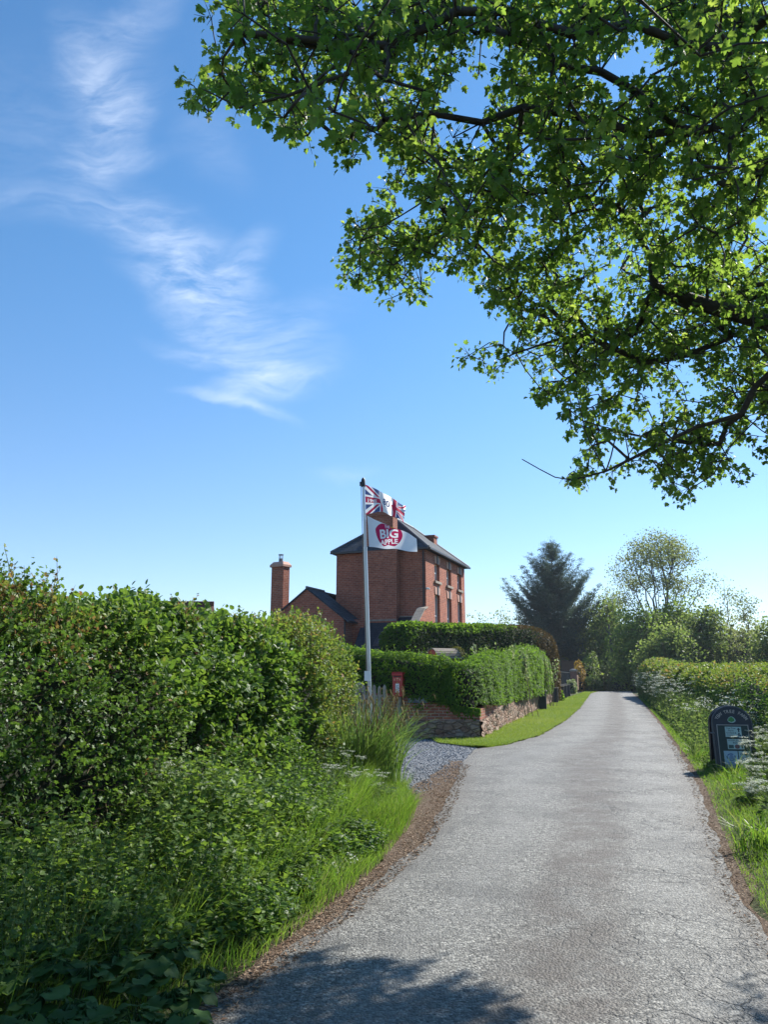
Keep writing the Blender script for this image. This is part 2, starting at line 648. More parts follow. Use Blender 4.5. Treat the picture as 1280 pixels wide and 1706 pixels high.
leafmat('red_leaf', [(0, (.16, .018, .015)), (1, (.32, .05, .03))], [(0, (.3, .03, .02)), (1, (.5, .1, .05))], .25, .5)
leafmat('dandelion_petal', [(0, (.75, .42, .02)), (1, (.85, .55, .03))], [(0, (.8, .5, .02)), (1, (.8, .55, .03))], .2, .6)
leafmat('moss_leaf', [(0, (.10, .11, .02)), (1, (.22, .20, .04))], [(0, (.2, .2, .03)), (1, (.3, .3, .06))], .2, .7)

simple('maple_bark', (.045, .036, .03), .85, var=.5, vscale=14, bump=.6, bscale=40)
simple('bark', (.085, .07, .055), .9, var=.4, vscale=5, bump=.5, bscale=20)
simple('pale_bark', (.20, .17, .14), .9, var=.35, vscale=5)
simple('twig', (.075, .05, .032), .8, var=.3)
simple('core_shade', (.016, .020, .009), .95, var=.5, vscale=9)  # near-black for the solid cores; shade between the leaves put into the colour
simple('stem_green', (.11, .17, .05), .6, var=.3)
simple('stem_purple', (.13, .09, .05), .6, var=.3)
simple('aluminium', (.50, .51, .53), .35, metal=.85, var=.06, vscale=3)
simple('dark_metal', (.03, .032, .036), .5, metal=.3)
simple('black_paint', (.012, .013, .022), .32, spec=.5, var=.2, vscale=20)
simple('board_green', (.016, .04, .035), .45, var=.2, vscale=6)
simple('frame_tan', (.42, .38, .36), .5)
simple('notice_paper', (.48, .62, .60), .5, var=.05, vscale=10)
simple('notice_blue', (.42, .56, .66), .5, var=.08, vscale=10)
simple('notice_ink', (.02, .05, .07), .6)
simple('logo_blue', (.03, .10, .32), .5)
simple('logo_green', (.06, .26, .05), .5)
simple('sign_letter', (.50, .42, .36), .5)
simple('photo_dark', (.06, .11, .10), .5, var=.5, vscale=40)
simple('photo_brown', (.22, .11, .10), .5, var=.5, vscale=40)
simple('postbox_red', (.40, .012, .012), .32, var=.12, vscale=12)
simple('postbox_dark', (.02, .01, .01), .6)
simple('gilt', (.60, .38, .22), .5)
simple('white_paint', (.78, .78, .76), .5, var=.05, vscale=4)
simple('plate_blue', (.075, .11, .16), .5, var=.25, vscale=14)
simple('plate_letter', (.42, .50, .55), .6)
simple('old_timber', (.27, .235, .19), .85, var=.35, vscale=12, bump=.4, bscale=60)
simple('brown_timber', (.13, .07, .04), .8, var=.3, vscale=6)
simple('grey_board', (.20, .17, .135), .85, var=.3, vscale=8)
simple('lead', (.11, .12, .135), .6, var=.2, vscale=5)
simple('stone_trim', (.44, .25, .19), .8, var=.18, vscale=6, bump=.3)
simple('stone_grey', (.27, .23, .19), .9, var=.3, vscale=6, bump=.4, bscale=30)
simple('slab_dark', (.045, .047, .055), .7, var=.3, vscale=8)
simple('gutter', (.02, .02, .024), .45)
simple('brass', (.3, .2, .08), .4, metal=.8)
simple('leaf_orange', (.42, .10, .02), .6)
simple('seedhead', (.72, .72, .70), .9)

m, n = mat('window_glass'); n.out((.10, .115, .13), .06, spec=.9); M['window_glass'] = m
m, n = mat('skylight_glass'); n.out((.09, .10, .12), .12, spec=.7); M['skylight_glass'] = m


def brickmat(name, c1, c2, mortar, bw=.225, bh=.075, ms=.011, dirt=.4, bump=.6, scale=1.0, moss=None):
    m, n = mat(name)
    uv = uvco(n)
    oc = objco(n)
    b = n.add('ShaderNodeTexBrick')
    n.put(b, 'Vector', uv)
    n.put(b, 'Color1', (*c1, 1)); n.put(b, 'Color2', (*c2, 1)); n.put(b, 'Mortar', (*mortar, 1))
    n.put(b, 'Scale', scale); n.put(b, 'Mortar Size', ms); n.put(b, 'Mortar Smooth', .15); n.put(b, 'Bias', -.1)
    n.put(b, 'Brick Width', bw); n.put(b, 'Row Height', bh)
    big = n.noise(oc, .9, 5, .65)
    mid = n.noise(oc, 7, 5, .6)
    col = n.mix(n.smooth(mid, .35, .75, 0, .55), b.outputs[0], tuple(x * .52 for x in c1), 'MIX')
    col = n.mix(n.smooth(big, .42, .72, 0, dirt), col, (.085, .055, .048))
    col = n.mix(n.smooth(n.noise(oc, 3.3, 6, .7), .44, .70, 0, .4), col, tuple(x * .45 for x in c1))
    pale = n.noise(oc, 2.3, 6, .7)
    col = n.mix(n.smooth(pale, .62, .8, 0, .4), col, mortar)
    if moss:
        col = n.mix(n.smooth(n.noise(oc, 3.1, 6, .7), .55, .75, 0, .8), col, moss)
    h = n.math('ADD', n.math('MULTIPLY', b.outputs['Fac'], -1.0), n.math('MULTIPLY', n.noise(oc, 70, 3), .6))
    n.out(col, .88, n.bump(h, bump, .012), spec=.25)
    M[name] = m


brickmat('house_brick', (.46, .142, .082), (.26, .076, .050), (.38, .25, .19), bh=.10, bw=.28, ms=.012, dirt=.2)
brickmat('stack_brick', (.42, .13, .075), (.24, .07, .048), (.38, .25, .19), bh=.10, bw=.28, ms=.013, dirt=.3)
brickmat('garden_brick', (.40, .13, .075), (.24, .08, .055), (.40, .31, .25), dirt=.35, bump=.9)
brickmat('pier_brick', (.27, .09, .06), (.20, .06, .05), (.3, .25, .2))


def slatemat(name, c, w=.3, h=.22):
    m, n = mat(name)
    b = n.add('ShaderNodeTexBrick')
    n.put(b, 'Vector', uvco(n))
    n.put(b, 'Color1', (*c, 1)); n.put(b, 'Color2', tuple(x * .62 for x in c) + (1,)); n.put(b, 'Mortar', (.012, .013, .016, 1))
    n.put(b, 'Scale', 1.0); n.put(b, 'Mortar Size', .012); n.put(b, 'Mortar Smooth', .3)
    n.put(b, 'Brick Width', w); n.put(b, 'Row Height', h)
    oc = objco(n)
    f = n.noise(oc, 1.6, 6, .65)
    col = n.mix(n.smooth(f, .45, .75, 0, .5), b.outputs[0], tuple(x * 1.5 for x in c))
    col = n.mix(n.smooth(n.noise(oc, 5, 5), .6, .8, 0, .5), col, (.16, .16, .12))
    n.out(col, .8, n.bump(n.math('ADD', n.math('MULTIPLY', b.outputs['Fac'], -1.0), n.math('MULTIPLY', n.noise(oc, 30, 3), .3)), .5, .02), spec=.15)
    M[name] = m


slatemat('slate', (.060, .072, .088))
slatemat('slate_dark', (.034, .038, .050))
slatemat('roof_tile', (.20, .10, .07), .2, .12)

# asphalt ---------------------------------------------------------------
m, n = mat('asphalt')
uv = uvco(n)          # u = across 0..1, v = metres along
oc = objco(n)
sx = n.add('ShaderNodeSeparateXYZ'); n.put(sx, 0, uv)
wob = n.math('MULTIPLY', n.math('SUBTRACT', n.noise(n.mapv(oc, sc=(.35, .35, .35)), 1.0, 3), .5), .22)
across = n.math('ADD', sx.outputs[0], wob)
vor = n.add('ShaderNodeTexVoronoi', feature='F1'); n.put(vor, 'Vector', oc); n.put(vor, 'Scale', 62.0)
chip = vor.outputs['Color']
csep = n.add('ShaderNodeSeparateColor'); n.put(csep, 0, chip)
col = n.ramp(csep.outputs[0], [(0, (.040, .039, .036)), (.3, (.098, .096, .087)), (.7, (.176, .172, .156)), (1, (.31, .305, .28))])
pits = n.math('MAXIMUM', n.smooth(n.noise(oc, 42, 3, .6), .56, .70, 0, .62), n.smooth(n.noise(oc, 17, 5, .7), .55, .66, 0, .62))
col = n.mix(pits, col, (.058, .058, .056))
patch = n.noise(oc, .9, 7, .66)
col = n.mix(n.smooth(patch, .44, .64, 0, .6), col, (.056, .055, .052))
mid = n.math('ABSOLUTE', n.math('SUBTRACT', across, .56))
strip = n.math('MULTIPLY', n.smooth(mid, .17, .05), n.smooth(n.noise(oc, 2.4, 6, .7), .30, .60))
col = n.mix(n.math('MULTIPLY', strip, .85), col, (.058, .047, .038))
trk = n.math('MAXIMUM', n.smooth(n.math('ABSOLUTE', n.math('SUBTRACT', across, .27)), .13, .02), n.smooth(n.math('ABSOLUTE', n.math('SUBTRACT', across, .82)), .13, .02))
col = n.mix(n.math('MULTIPLY', trk, n.smooth(n.noise(oc, 1.7, 6, .7), .3, .65, 0, .4)), col, (.19, .19, .18))
edge = n.math('MINIMUM', across, n.math('SUBTRACT', 1.0, across))
col = n.mix(n.smooth(edge, .12, .0, 0, .5), col, (.095, .08, .064))
wv = n.vmath('ADD', oc, n.vmath('SCALE', n.add('ShaderNodeTexNoise').outputs[1]))
nn_ = wv.node.inputs[1].links[0].from_node
nn_.inputs['Scale'].default_value = .35
nz_ = nn_.inputs[0].links[0].from_node
n.put(nz_, 'Vector', oc); n.put(nz_, 'Scale', 5.0); n.put(nz_, 'Detail', 4.0)
cr = n.add('ShaderNodeTexVoronoi', feature='DISTANCE_TO_EDGE'); n.put(cr, 'Vector', wv); n.put(cr, 'Scale', 3.4)
cr2 = n.add('ShaderNodeTexVoronoi', feature='DISTANCE_TO_EDGE'); n.put(cr2, 'Vector', wv); n.put(cr2, 'Scale', 9.0)
cmask = n.math('MULTIPLY', n.smooth(n.noise(oc, .8, 5, .65), .44, .60), n.smooth(across, .30, .75, .25, 1.0))
crack = n.math('MULTIPLY', n.math('MAXIMUM', n.smooth(cr.outputs[0], .045, .006), n.math('MULTIPLY', n.smooth(cr2.outputs[0], .05, .008), .55)), cmask)
col = n.mix(n.math('MULTIPLY', crack, .8), col, (.035, .034, .032))
hgt = n.math('ADD', n.math('MULTIPLY', vor.outputs['Distance'], -.9), n.math('MULTIPLY', n.noise(oc, 110, 3), .5))
hgt = n.math('SUBTRACT', hgt, n.math('MULTIPLY', crack, 1.6))
hgt = n.math('SUBTRACT', hgt, n.math('MULTIPLY', pits, .9))
n.out(col, .66, n.bump(hgt, .8, .010), spec=.45)
M['asphalt'] = m

m, n = mat('dirt')
oc = objco(n)
f1 = n.noise(oc, 26, 6, .7)
f2 = n.noise(oc, 3, 5, .6)
v = n.add('ShaderNodeTexVoronoi'); n.put(v, 'Vector', oc); n.put(v, 'Scale', 75.0)
s2 = n.add('ShaderNodeSeparateColor'); n.put(s2, 0, v.outputs['Color'])
col = n.ramp(s2.outputs[0], [(0, (.05, .036, .026)), (.5, (.13, .09, .062)), (.85, (.21, .155, .11)), (1, (.33, .27, .21))])
col = n.mix(n.smooth(f2, .35, .7, 0, .6), col, (.10, .062, .042))
n.out(col, .95, n.bump(n.math('ADD', f1, v.outputs['Distance']), .9, .02), spec=.2)
M['dirt'] = m

m, n = mat('gravel')
oc = objco(n)
v = n.add('ShaderNodeTexVoronoi'); n.put(v, 'Vector', oc); n.put(v, 'Scale', 34.0)
s2 = n.add('ShaderNodeSeparateColor'); n.put(s2, 0, v.outputs['Color'])
col = n.ramp(s2.outputs[0], [(0, (.06, .068, .08)), (.5, (.12, .132, .15)), (1, (.24, .255, .275))])
n.out(col, .85, n.bump(n.math('MULTIPLY', v.outputs['Distance'], -1.0), 1.0, .03), spec=.3)
M['gravel'] = m

leafmat('stone_chip', [(0, (.08, .09, .105)), (.5, (.15, .165, .185)), (1, (.30, .315, .335))], [(0, (0, 0, 0)), (1, (0, 0, 0))], 0, .85)
leafmat('litter', [(0, (.10, .06, .035)), (.5, (.22, .13, .08)), (1, (.42, .32, .22))], [(0, (.1, .06, .03)), (1, (.3, .2, .1))], .1, .8)

m, n = mat('soil')
oc = objco(n)
col = n.ramp(n.noise(oc, 9, 7, .7), [(.3, (.022, .03, .010)), (.6, (.045, .055, .018)), (.8, (.075, .07, .032))])
n.out(col, .95, n.bump(n.noise(oc, 30, 5), .6, .03), spec=.2)
M['soil'] = m

m, n = mat('lawn_soil')
oc = objco(n)
col = n.ramp(n.noise(oc, 7, 7, .7), [(.3, (.07, .11, .014)), (.6, (.12, .18, .022)), (.8, (.17, .20, .05))])
n.out(col, .95, n.bump(n.noise(oc, 60, 5), .7, .03), spec=.2)
M['lawn_soil'] = m

m, n = mat('rubble_stone')
oc = n.mapv(objco(n), sc=(1, 1, 1.7))
v = n.add('ShaderNodeTexVoronoi', feature='DISTANCE_TO_EDGE'); n.put(v, 'Vector', oc); n.put(v, 'Scale', 4.6)
vc = n.add('ShaderNodeTexVoronoi'); n.put(vc, 'Vector', oc); n.put(vc, 'Scale', 4.6)
s2 = n.add('ShaderNodeSeparateColor'); n.put(s2, 0, vc.outputs['Color'])
col = n.ramp(s2.outputs[0], [(0, (.24, .12, .09)), (.4, (.34, .23, .17)), (.7, (.42, .35, .28)), (1, (.30, .29, .26))])
f = n.noise(oc, 11, 7, .7)
col = n.mix(.45, col, (.40, .27, .205))
col = n.mix(n.smooth(f, .42, .68, 0, .7), col, (.21, .135, .10))
col = n.mix(n.smooth(n.noise(oc, 4, 6, .7), .56, .75, 0, .6), col, (.5, .43, .36))
col = n.mix(n.smooth(v.outputs[0], .035, .0, 0, .5), col, (.10, .075, .06))
n.out(col, .92, n.bump(n.math('ADD', n.smooth(v.outputs[0], 0, .12), f), 1.0, .06), spec=.2)
M['rubble_stone'] = m

m, n = mat('flag_white'); n.out((.80, .80, .82), .8, spec=.2, transl=.7, tcol=(.97, .97, .98)); M['flag_white'] = m
m, n = mat('flag_red'); n.out((.50, .025, .075), .8, spec=.2, transl=.35, tcol=(.75, .05, .13)); M['flag_red'] = m
m, n = mat('flag_blue'); n.out((.055, .085, .22), .8, spec=.2, transl=.32, tcol=(.12, .18, .42)); M['flag_blue'] = m
m, n = mat('flag_maroon'); n.out((.42, .012, .075), .8, spec=.2, transl=.45, tcol=(.72, .03, .14)); M['flag_maroon'] = m
m, n = mat('flag_orange'); n.out((.7, .30, .03), .8, spec=.2, transl=.35, tcol=(.8, .4, .05)); M['flag_orange'] = m
m, n = mat('flag_ink'); n.out((.03, .07, .20), .8, spec=.2, transl=.2, tcol=(.05, .1, .28)); M['flag_ink'] = m

# ------------------------------------------------------------------ terrain, lane, drive
PU = np.array((.2995, .954, 0))          # the lane's direction
PV = np.array((.954, -.2995, 0))
CREST = 79.0


def zroad(y):
    """the lane is level, then drops away beyond a crest"""
    y = np.asarray(y, float)
    d = np.maximum(0, y - CREST)
    return -np.minimum(.0016 * d ** 2, .05 * d)


xs = np.concatenate((np.linspace(-500, -40, 24), np.linspace(-36, 60, 97), np.linspace(66, 600, 26)))
ys = np.concatenate((np.linspace(-120, -6, 14), np.linspace(-4, 120, 125), np.linspace(126, 900, 30)))
gx, gy = np.meshgrid(xs, ys)
gz = zroad(gy) - .03 + 0 * gx
V = np.stack((gx, gy, gz), 2).reshape(-1, 3)
nx_, ny_ = len(xs), len(ys)
ii = (np.arange(ny_ - 1)[:, None] * nx_ + np.arange(nx_ - 1)[None, :]).ravel()
F = np.stack((ii, ii + 1, ii + 1 + nx_, ii + nx_), 1)
tag(npmesh('ground', V, F, M['soil']), 'dark earth and short growth under the hedges', 'ground', kind='structure')


def resample(pts, step=.5):
    pts = np.asarray(pts, float)
    d = np.concatenate(([0], np.cumsum(np.linalg.norm(np.diff(pts[:, :2], axis=0), axis=1))))
    k = max(2, int(d[-1] / step) + 1)
    t = np.linspace(0, d[-1], k)
    return np.stack([np.interp(t, d, pts[:, i]) for i in range(pts.shape[1])], 1)


rp = [(310, 1706), (400, 1640), (480, 1580), (560, 1520), (640, 1455), (700, 1400), (735, 1350), (758, 1300), (775, 1265), (792, 1247), (842, 1241), (900, 1225), (943, 1200), (966, 1180), (984, 1155)]
lp = [G(*p)[:2] for p in rp]
left_edge = [(-2.6, -6), (-1.75, 0)] + [tuple(p) for p in lp] + [(21.4, 80), (28.4, 100), (39.5, 130)]
rp2 = [(1235, 1500), (1195, 1400), (1165, 1310), (1130, 1250), (1095, 1200), (1070, 1170), (1052, 1152)]
lp2 = [G(*p)[:2] for p in rp2]
right_edge = [(-.4, -6), (1.15, 0), (2.05, 3.5)] + [tuple(p) for p in lp2] + [(32.4, 100), (43.5, 130)]
LE = np.array(left_edge)
RE = np.array(right_edge)


def ex(edge, y): return np.interp(y, edge[:, 1], edge[:, 0])


def strip(name, xl, xr, ylist, z, material, cols=9, wob=0.0, uvw=False, seed=0):
    y = np.asarray(ylist, float)
    a = xl(y)
    b = xr(y)
    if wob:
        r = np.random.default_rng(seed)
        a = a + wob * nz(np.stack((y * 0, y, y * 0), 1), 5, seed + 1)
        b = b + wob * nz(np.stack((y * 0, y, y * 0), 1), 5, seed + 2)
    t = np.linspace(0, 1, cols)
    X = a[:, None] + (b - a)[:, None] * t[None]
    Y = np.repeat(y[:, None], cols, 1)
    Z = np.repeat((zroad(y) + z)[:, None], cols, 1)
    V = np.stack((X, Y, Z), 2).reshape(-1, 3)
    i = (np.arange(len(y) - 1)[:, None] * cols + np.arange(cols - 1)[None]).ravel()
    F = np.stack((i, i + 1, i + 1 + cols, i + cols), 1)
    uv = np.stack((np.broadcast_to(t[None], X.shape).ravel(), Y.ravel()), 1)
    return npmesh(name, V, F, material, uv=uv)


yy = np.concatenate((np.arange(-6, 24, .12), np.arange(24, 130, .5)))
# the lane's own left edge carries on inside the junction so that texture coordinates stay regular
tag(strip('road', lambda y: ex(LE, y), lambda y: ex(RE, y), yy, .0, M['asphalt'], 13, wob=.05, seed=3),
    'worn grey single track lane with cracked chippings', 'road', kind='structure')
yd = np.concatenate((np.arange(-6, 15.6, .15),))
tag(strip('dirt_verge', lambda y: ex(LE, y) - np.interp(y, [-6, 4, 7, 9.9, 11.6, 13, 15.5], [.12, .12, .20, .44, .62, .40, .30]), lambda y: ex(LE, y) + .10, yd, -.006, M['dirt'], 5, wob=.10, seed=11),
    'strip of brown dirt and leaf litter along the left road edge', 'verge', kind='structure')
tag(strip('dirt_verge', lambda y: ex(RE, y) - .12, lambda y: ex(RE, y) + np.interp(y, [-6, 4, 14, 25, 60], [.13, .13, .16, .18, .14]), np.arange(-6, 70, .25), -.006, M['dirt'], 5, wob=.08, seed=21),
    'strip of brown dirt along the right road edge', 'verge', kind='structure')
# gravel drive: a wide patch between the sedge clump and the garden wall
gd = [(-3.5, 11.2), (.10, 10.9), (.62, 11.3), (1.1, 13.2), (1.85, 16.2), (2.12, 18.35), (1.7, 19.6), (.7, 21.2), (-3.5, 22.2), (-9, 23.5), (-9, 14.5)]
npm = npmesh('gravel_drive', np.array([(x, y, -.010) for x, y in gd]), [list(range(len(gd)))], M['gravel'])
tag(npm, 'blue grey gravel drive beside the brick garden wall', 'drive', kind='structure')
# loose stones on the drive
k = 9000
px = rng.uniform(-1.5, 2.4, k); py = rng.uniform(11.0, 21.2, k)
inside = (px < np.interp(py, [11, 12.2, 13.6, 16.2, 18.35, 19.6, 21.2], [.35, .85, 1.3, 1.85, 2.15, 1.7, .7]) + rng.normal(size=k) * .12)
px, py = px[inside], py[inside]
k = len(px)
T = np.array([(-.5, -.4, 0), (.5, -.45, 0), (.45, .5, 0), (-.5, .4, 0), (.05, 0, .55)])
FT = np.array([(0, 1, 4), (1, 2, 4), (2, 3, 4), (3, 0, 4)])
tag(leaves('gravel_stones', np.stack((px, py, np.full(k, -.012)), 1), np.stack((rng.normal(size=k), rng.normal(size=k), np.zeros(k)), 1), np.tile((0, 0, 1.), (k, 1)) + rng.normal(size=(k, 3)) * .2,
           rng.uniform(.018, .045, k), (T, FT), M['stone_chip']), 'loose blue grey stones lying on the drive', 'gravel', kind='stuff')


# ------------------------------------------------------------------ vegetation builders
def hedge_surface(spine, hf, wf, n, rg, expo=.5, amp=.10, nscale=2.2, seed=3, zb=0.0, capr=.9, phi=(0.0, 1.0)):
    """random points and normals on a rounded hedge body that follows a spine"""
    sp = resample(np.asarray(spine, float), .1)
    d = np.concatenate(([0], np.cumsum(np.linalg.norm(np.diff(sp[:, :2], axis=0), axis=1))))
    L = d[-1]
    tan = np.gradient(sp[:, :2], axis=0)
    tan /= np.linalg.norm(tan, axis=1, keepdims=True)
    s = rg.random(n) * L
    cp_ = rg.random(n) < 1.9 * capr / (L + capr)
    th_ = capr * (1 - np.cos(rg.random(n) * math.pi / 2))
    s = np.where(cp_, np.where(rg.random(n) < .5, th_, L - th_), s)
    cx = np.interp(s, d, sp[:, 0]); cy = np.interp(s, d, sp[:, 1])
    tx = np.interp(s, d, tan[:, 0]); ty = np.interp(s, d, tan[:, 1])
    H = hf(s / L); W = wf(s / L)
    # arc-length uniform section
    q = np.linspace(phi[0] * math.pi, phi[1] * math.pi, 400)
    hm, wm = float(np.mean(H)), float(np.mean(W))
    sx_ = wm * np.sign(np.cos(q)) * np.abs(np.cos(q)) ** expo
    sz_ = hm * np.abs(np.sin(q)) ** expo
    al = np.concatenate(([0], np.cumsum(np.hypot(np.diff(sx_), np.diff(sz_)))))
    ph = np.interp(rg.random(n) * al[-1], al, q)
    dd = np.minimum(s, L - s)
    cap = np.sqrt(np.clip(1 - (1 - np.minimum(dd / capr, 1)) ** 2, 0.0004, 1)) * np.where(cp_, np.sqrt(rg.random(n)) ** np.clip(1 - dd / capr, 0, 1), 1)
    c, sn = np.cos(ph), np.sin(ph)
    a = W * cap * np.sign(c) * np.abs(c) ** expo
    z = H * (.35 + .65 * cap) * np.abs(sn) ** expo
    # right-hand normal of the spine is +side
    nx, ny = ty, -tx
    p = np.stack((cx + nx * a, cy + ny * a, (zb(s / L) if callable(zb) else zb) + z), 1)
    e2 = 2 / expo - 1
    na = np.sign(c) * np.abs(a / np.maximum(W * cap, .05)) ** e2 / np.maximum(W, .2)
    nzv = (np.maximum(z, 0) / H) ** e2 / H
    en = np.where(s < L / 2, -1, 1) * np.clip(1 - dd / capr, 0, 1) * .9
    nr = np.stack((nx * na, ny * na, nzv), 1)
    nr = unit(nr)
    nr = unit(nr + np.stack((tx * en, ty * en, 0 * en), 1))
    off = nz(p, nscale, seed)
    p = p + nr * (amp * off)[:, None]
    return p, nr, off, s / L


def hedge_core(name, spine, hf, wf, material, parent, inset=.22, expo=.5, zb=0.0, seed=5, amp=.06, capr=.9):  # solid dark body behind the leaves, in place of real branches
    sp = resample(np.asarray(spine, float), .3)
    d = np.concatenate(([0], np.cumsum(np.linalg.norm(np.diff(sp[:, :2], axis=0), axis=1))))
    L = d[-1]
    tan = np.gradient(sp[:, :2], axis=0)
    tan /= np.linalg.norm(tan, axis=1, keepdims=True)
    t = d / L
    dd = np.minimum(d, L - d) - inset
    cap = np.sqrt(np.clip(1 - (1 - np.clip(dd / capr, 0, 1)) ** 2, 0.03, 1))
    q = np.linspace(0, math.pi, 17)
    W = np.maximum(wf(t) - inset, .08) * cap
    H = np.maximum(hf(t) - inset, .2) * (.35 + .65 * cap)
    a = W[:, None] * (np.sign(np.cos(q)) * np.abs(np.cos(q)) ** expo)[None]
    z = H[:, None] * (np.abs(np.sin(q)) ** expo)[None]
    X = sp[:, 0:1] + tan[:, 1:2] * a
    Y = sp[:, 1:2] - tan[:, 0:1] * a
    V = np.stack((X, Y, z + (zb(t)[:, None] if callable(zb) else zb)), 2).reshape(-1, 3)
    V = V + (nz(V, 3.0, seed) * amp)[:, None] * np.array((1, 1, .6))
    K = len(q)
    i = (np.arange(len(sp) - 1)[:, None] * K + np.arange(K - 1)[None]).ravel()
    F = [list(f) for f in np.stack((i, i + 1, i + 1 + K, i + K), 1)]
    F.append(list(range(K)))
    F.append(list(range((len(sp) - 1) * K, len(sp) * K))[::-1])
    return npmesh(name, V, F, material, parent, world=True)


def blades(name, base, height, width, lean, material, parent=None, rnd=None, segs=3, rg=rng, dirs=None, world=True, curl=1.0):
    """grass blades: tapered bent strips"""
    N = len(base)
    height = np.broadcast_to(np.asarray(height, float), (N,)); width = np.broadcast_to(np.asarray(width, float), (N,))
    lean = np.broadcast_to(np.asarray(lean, float), (N,))
    if dirs is None:
        a = rg.random(N) * 2 * math.pi
        dirs = np.stack((np.cos(a), np.sin(a), 0 * a), 1)
    fa = rg.random(N) * 2 * math.pi
    side = np.stack((np.cos(fa), np.sin(fa), 0 * fa), 1)
    pts = []
    for j in range(segs + 1):
        t = j / segs
        # arc: vertical at the foot, bending towards dirs
        ang = lean * t ** curl
        up = height * t * np.cos(ang * .6)
        outw = height * t * np.sin(ang)
        c = base + dirs * outw[:, None] + np.array((0, 0, 1.))[None] * (up - .25 * height * lean * t ** 3)[:, None]
        w = width * (1 - t) ** .7 * (.65 + .7 * t * (1 - t) * 2)
        if j == segs: pts.append(c)
        else:
            pts.append(c - side * w[:, None] * .5); pts.append(c + side * w[:, None] * .5)
    V = np.stack(pts, 1)
    K = V.shape[1]
    F = []
    for j in range(segs - 1): F.append((2 * j, 2 * j + 1, 2 * j + 3, 2 * j + 2))
    F.append((2 * segs - 2, 2 * segs - 1, 2 * segs, 2 * segs))
    F = np.array(F)
    quads = (F[None, :-1] + (np.arange(N) * K)[:, None, None]).reshape(-1, 4)
    tris = (F[None, -1:, :3] + (np.arange(N) * K)[:, None, None]).reshape(-1, 3)
    faces = [list(f) for f in quads.tolist()] + tris.tolist()
    if rnd is None: rnd = rg.random(N)
    return npmesh(name, V.reshape(-1, 3), faces, material, parent, rnd=np.repeat(rnd, K), world=world)


def far_tree(name, label, cat, base, h, cw, lobes, nclus, per, lsize, lmat, bmat='bark', trunk_r=.22, r0=.012, seed=1, group=None, bf=.5, first=.25, spreadk=1.0, tmpl=None, cl_r=.5, shell=.55, top=None, scaffold=0):
    """tree with trunk, limbs grown to clumps of leaves in an uneven crown.  lobes: (dx, dy, z, rx, rz) in metres"""
    rg = np.random.default_rng(seed)
    base = np.asarray(base, float)
    t = thing(name, label, cat, base, 0, group)
    w = np.array([l[3] * l[3] * l[4] for l in lobes])
    w = w / w.sum()
    which = rg.choice(len(lobes), nclus, p=w)
    L = np.array(lobes)[which]
    v = unit(rg.normal(size=(nclus, 3)))
    r = (shell + (1 - shell) * rg.random(nclus)) * (1 + .22 * nz(v * 2 + L[:, :3], 2.2, seed + 9))
    r = np.where(rg.random(nclus) < .25, r * rg.random(nclus), r)
    pts = np.stack((L[:, 0] + v[:, 0] * L[:, 3] * r, L[:, 1] + v[:, 1] * L[:, 3] * r, L[:, 2] + v[:, 2] * L[:, 4] * r), 1)
    pts = pts[pts[:, 2] > h * .06]
    hh = h * first
    tr = [np.array((0, 0, -.2)), np.array((0, 0, hh * .5)), np.array((rg.normal() * .1, rg.normal() * .1, hh))]
    th = top if top else h * .62
    nseg = 5
    for q in range(1, nseg + 1):
        z = hh + (th - hh) * q / nseg
        tr.append(np.array((rg.normal() * .25, rg.normal() * .25, z)))
    if scaffold:
        u_ = rg.uniform(.25, .85, scaffold)
        src = pts[rg.choice(len(pts), scaffold)]
        o0 = np.stack((0 * u_, 0 * u_, np.full(scaffold, hh + (th - hh) * .3)), 1)
        bend = np.stack((0 * u_, 0 * u_, (src[:, 2] - o0[:, 2]) * .12 * np.sin(u_ * math.pi)), 1)
        sc_p = o0 + (src - o0) * u_[:, None] + bend + rg.normal(size=(scaffold, 3)) * h * .010
        nodes, par = grow(tr, [-1] + list(range(len(tr) - 1)), np.concatenate((pts, sc_p)), bf)
    else:
        nodes, par = grow(tr, [-1] + list(range(len(tr) - 1)), pts, bf)
    A, B, RA, RB = skeleton(nodes, par, r0, .5, trunk_r, .10, seed, fixed=len(tr), seg=1.2)
    ntr = 0
    m = (RA > trunk_r * .55)
    if m.sum(): tubes('trunk', A[m], B[m], RA[m], RB[m], M[bmat], t, 7, world=False)
    if (~m).sum(): tubes('branches', A[~m], B[~m], RA[~m], RB[~m], M[bmat], t, 4, world=False)
    N = len(pts)
    c = np.repeat(pts, per, 0)
    off = rg.normal(size=(N * per, 3)) * cl_r * np.array((1, 1, .62))
    p = c + off
    d = unit(rg.normal(size=(N * per, 3)) + np.array((0, 0, -.25)))
    nn = unit(rg.normal(size=(N * per, 3)) * .7 + np.array((0, 0, .8)))
    tone = np.clip(np.repeat(rg.normal(size=N) * .22 + .45, per) + rg.normal(size=N * per) * .16, 0, 1)
    leaves('crown', p, d, nn, lsize * rg.uniform(.6, 1.35, N * per), tmpl or leaf_ovate(.2, .42), M[lmat], t, tone, world=False)
    return t


# ------------------------------------------------------------------ farmhouse
BETA = R(20.5)
HC = P(711.5, 1125, 42.0); HC[2] = 0
house = thing('farmhouse', 'tall red brick farmhouse with slate hipped roof and lower slate roofed wings', 'house', HC, -BETA)
XL = np.array((math.cos(BETA), -math.sin(BETA), 0))
YL = np.array((math.sin(BETA), math.cos(BETA), 0))
CAMP = np.array((0, 0, EYE))


def hit(px, py, nrm, k):
    """pixel -> house-local point on the local plane  coordinate[nrm] = k"""
    r = ray(px, py)
    o = np.array(((CAMP - HC) @ XL, (CAMP - HC) @ YL, EYE))
    d = np.array((r @ XL, r @ YL, r[2]))
    t = (k - o[nrm]) / d[nrm]
    return o + d * t


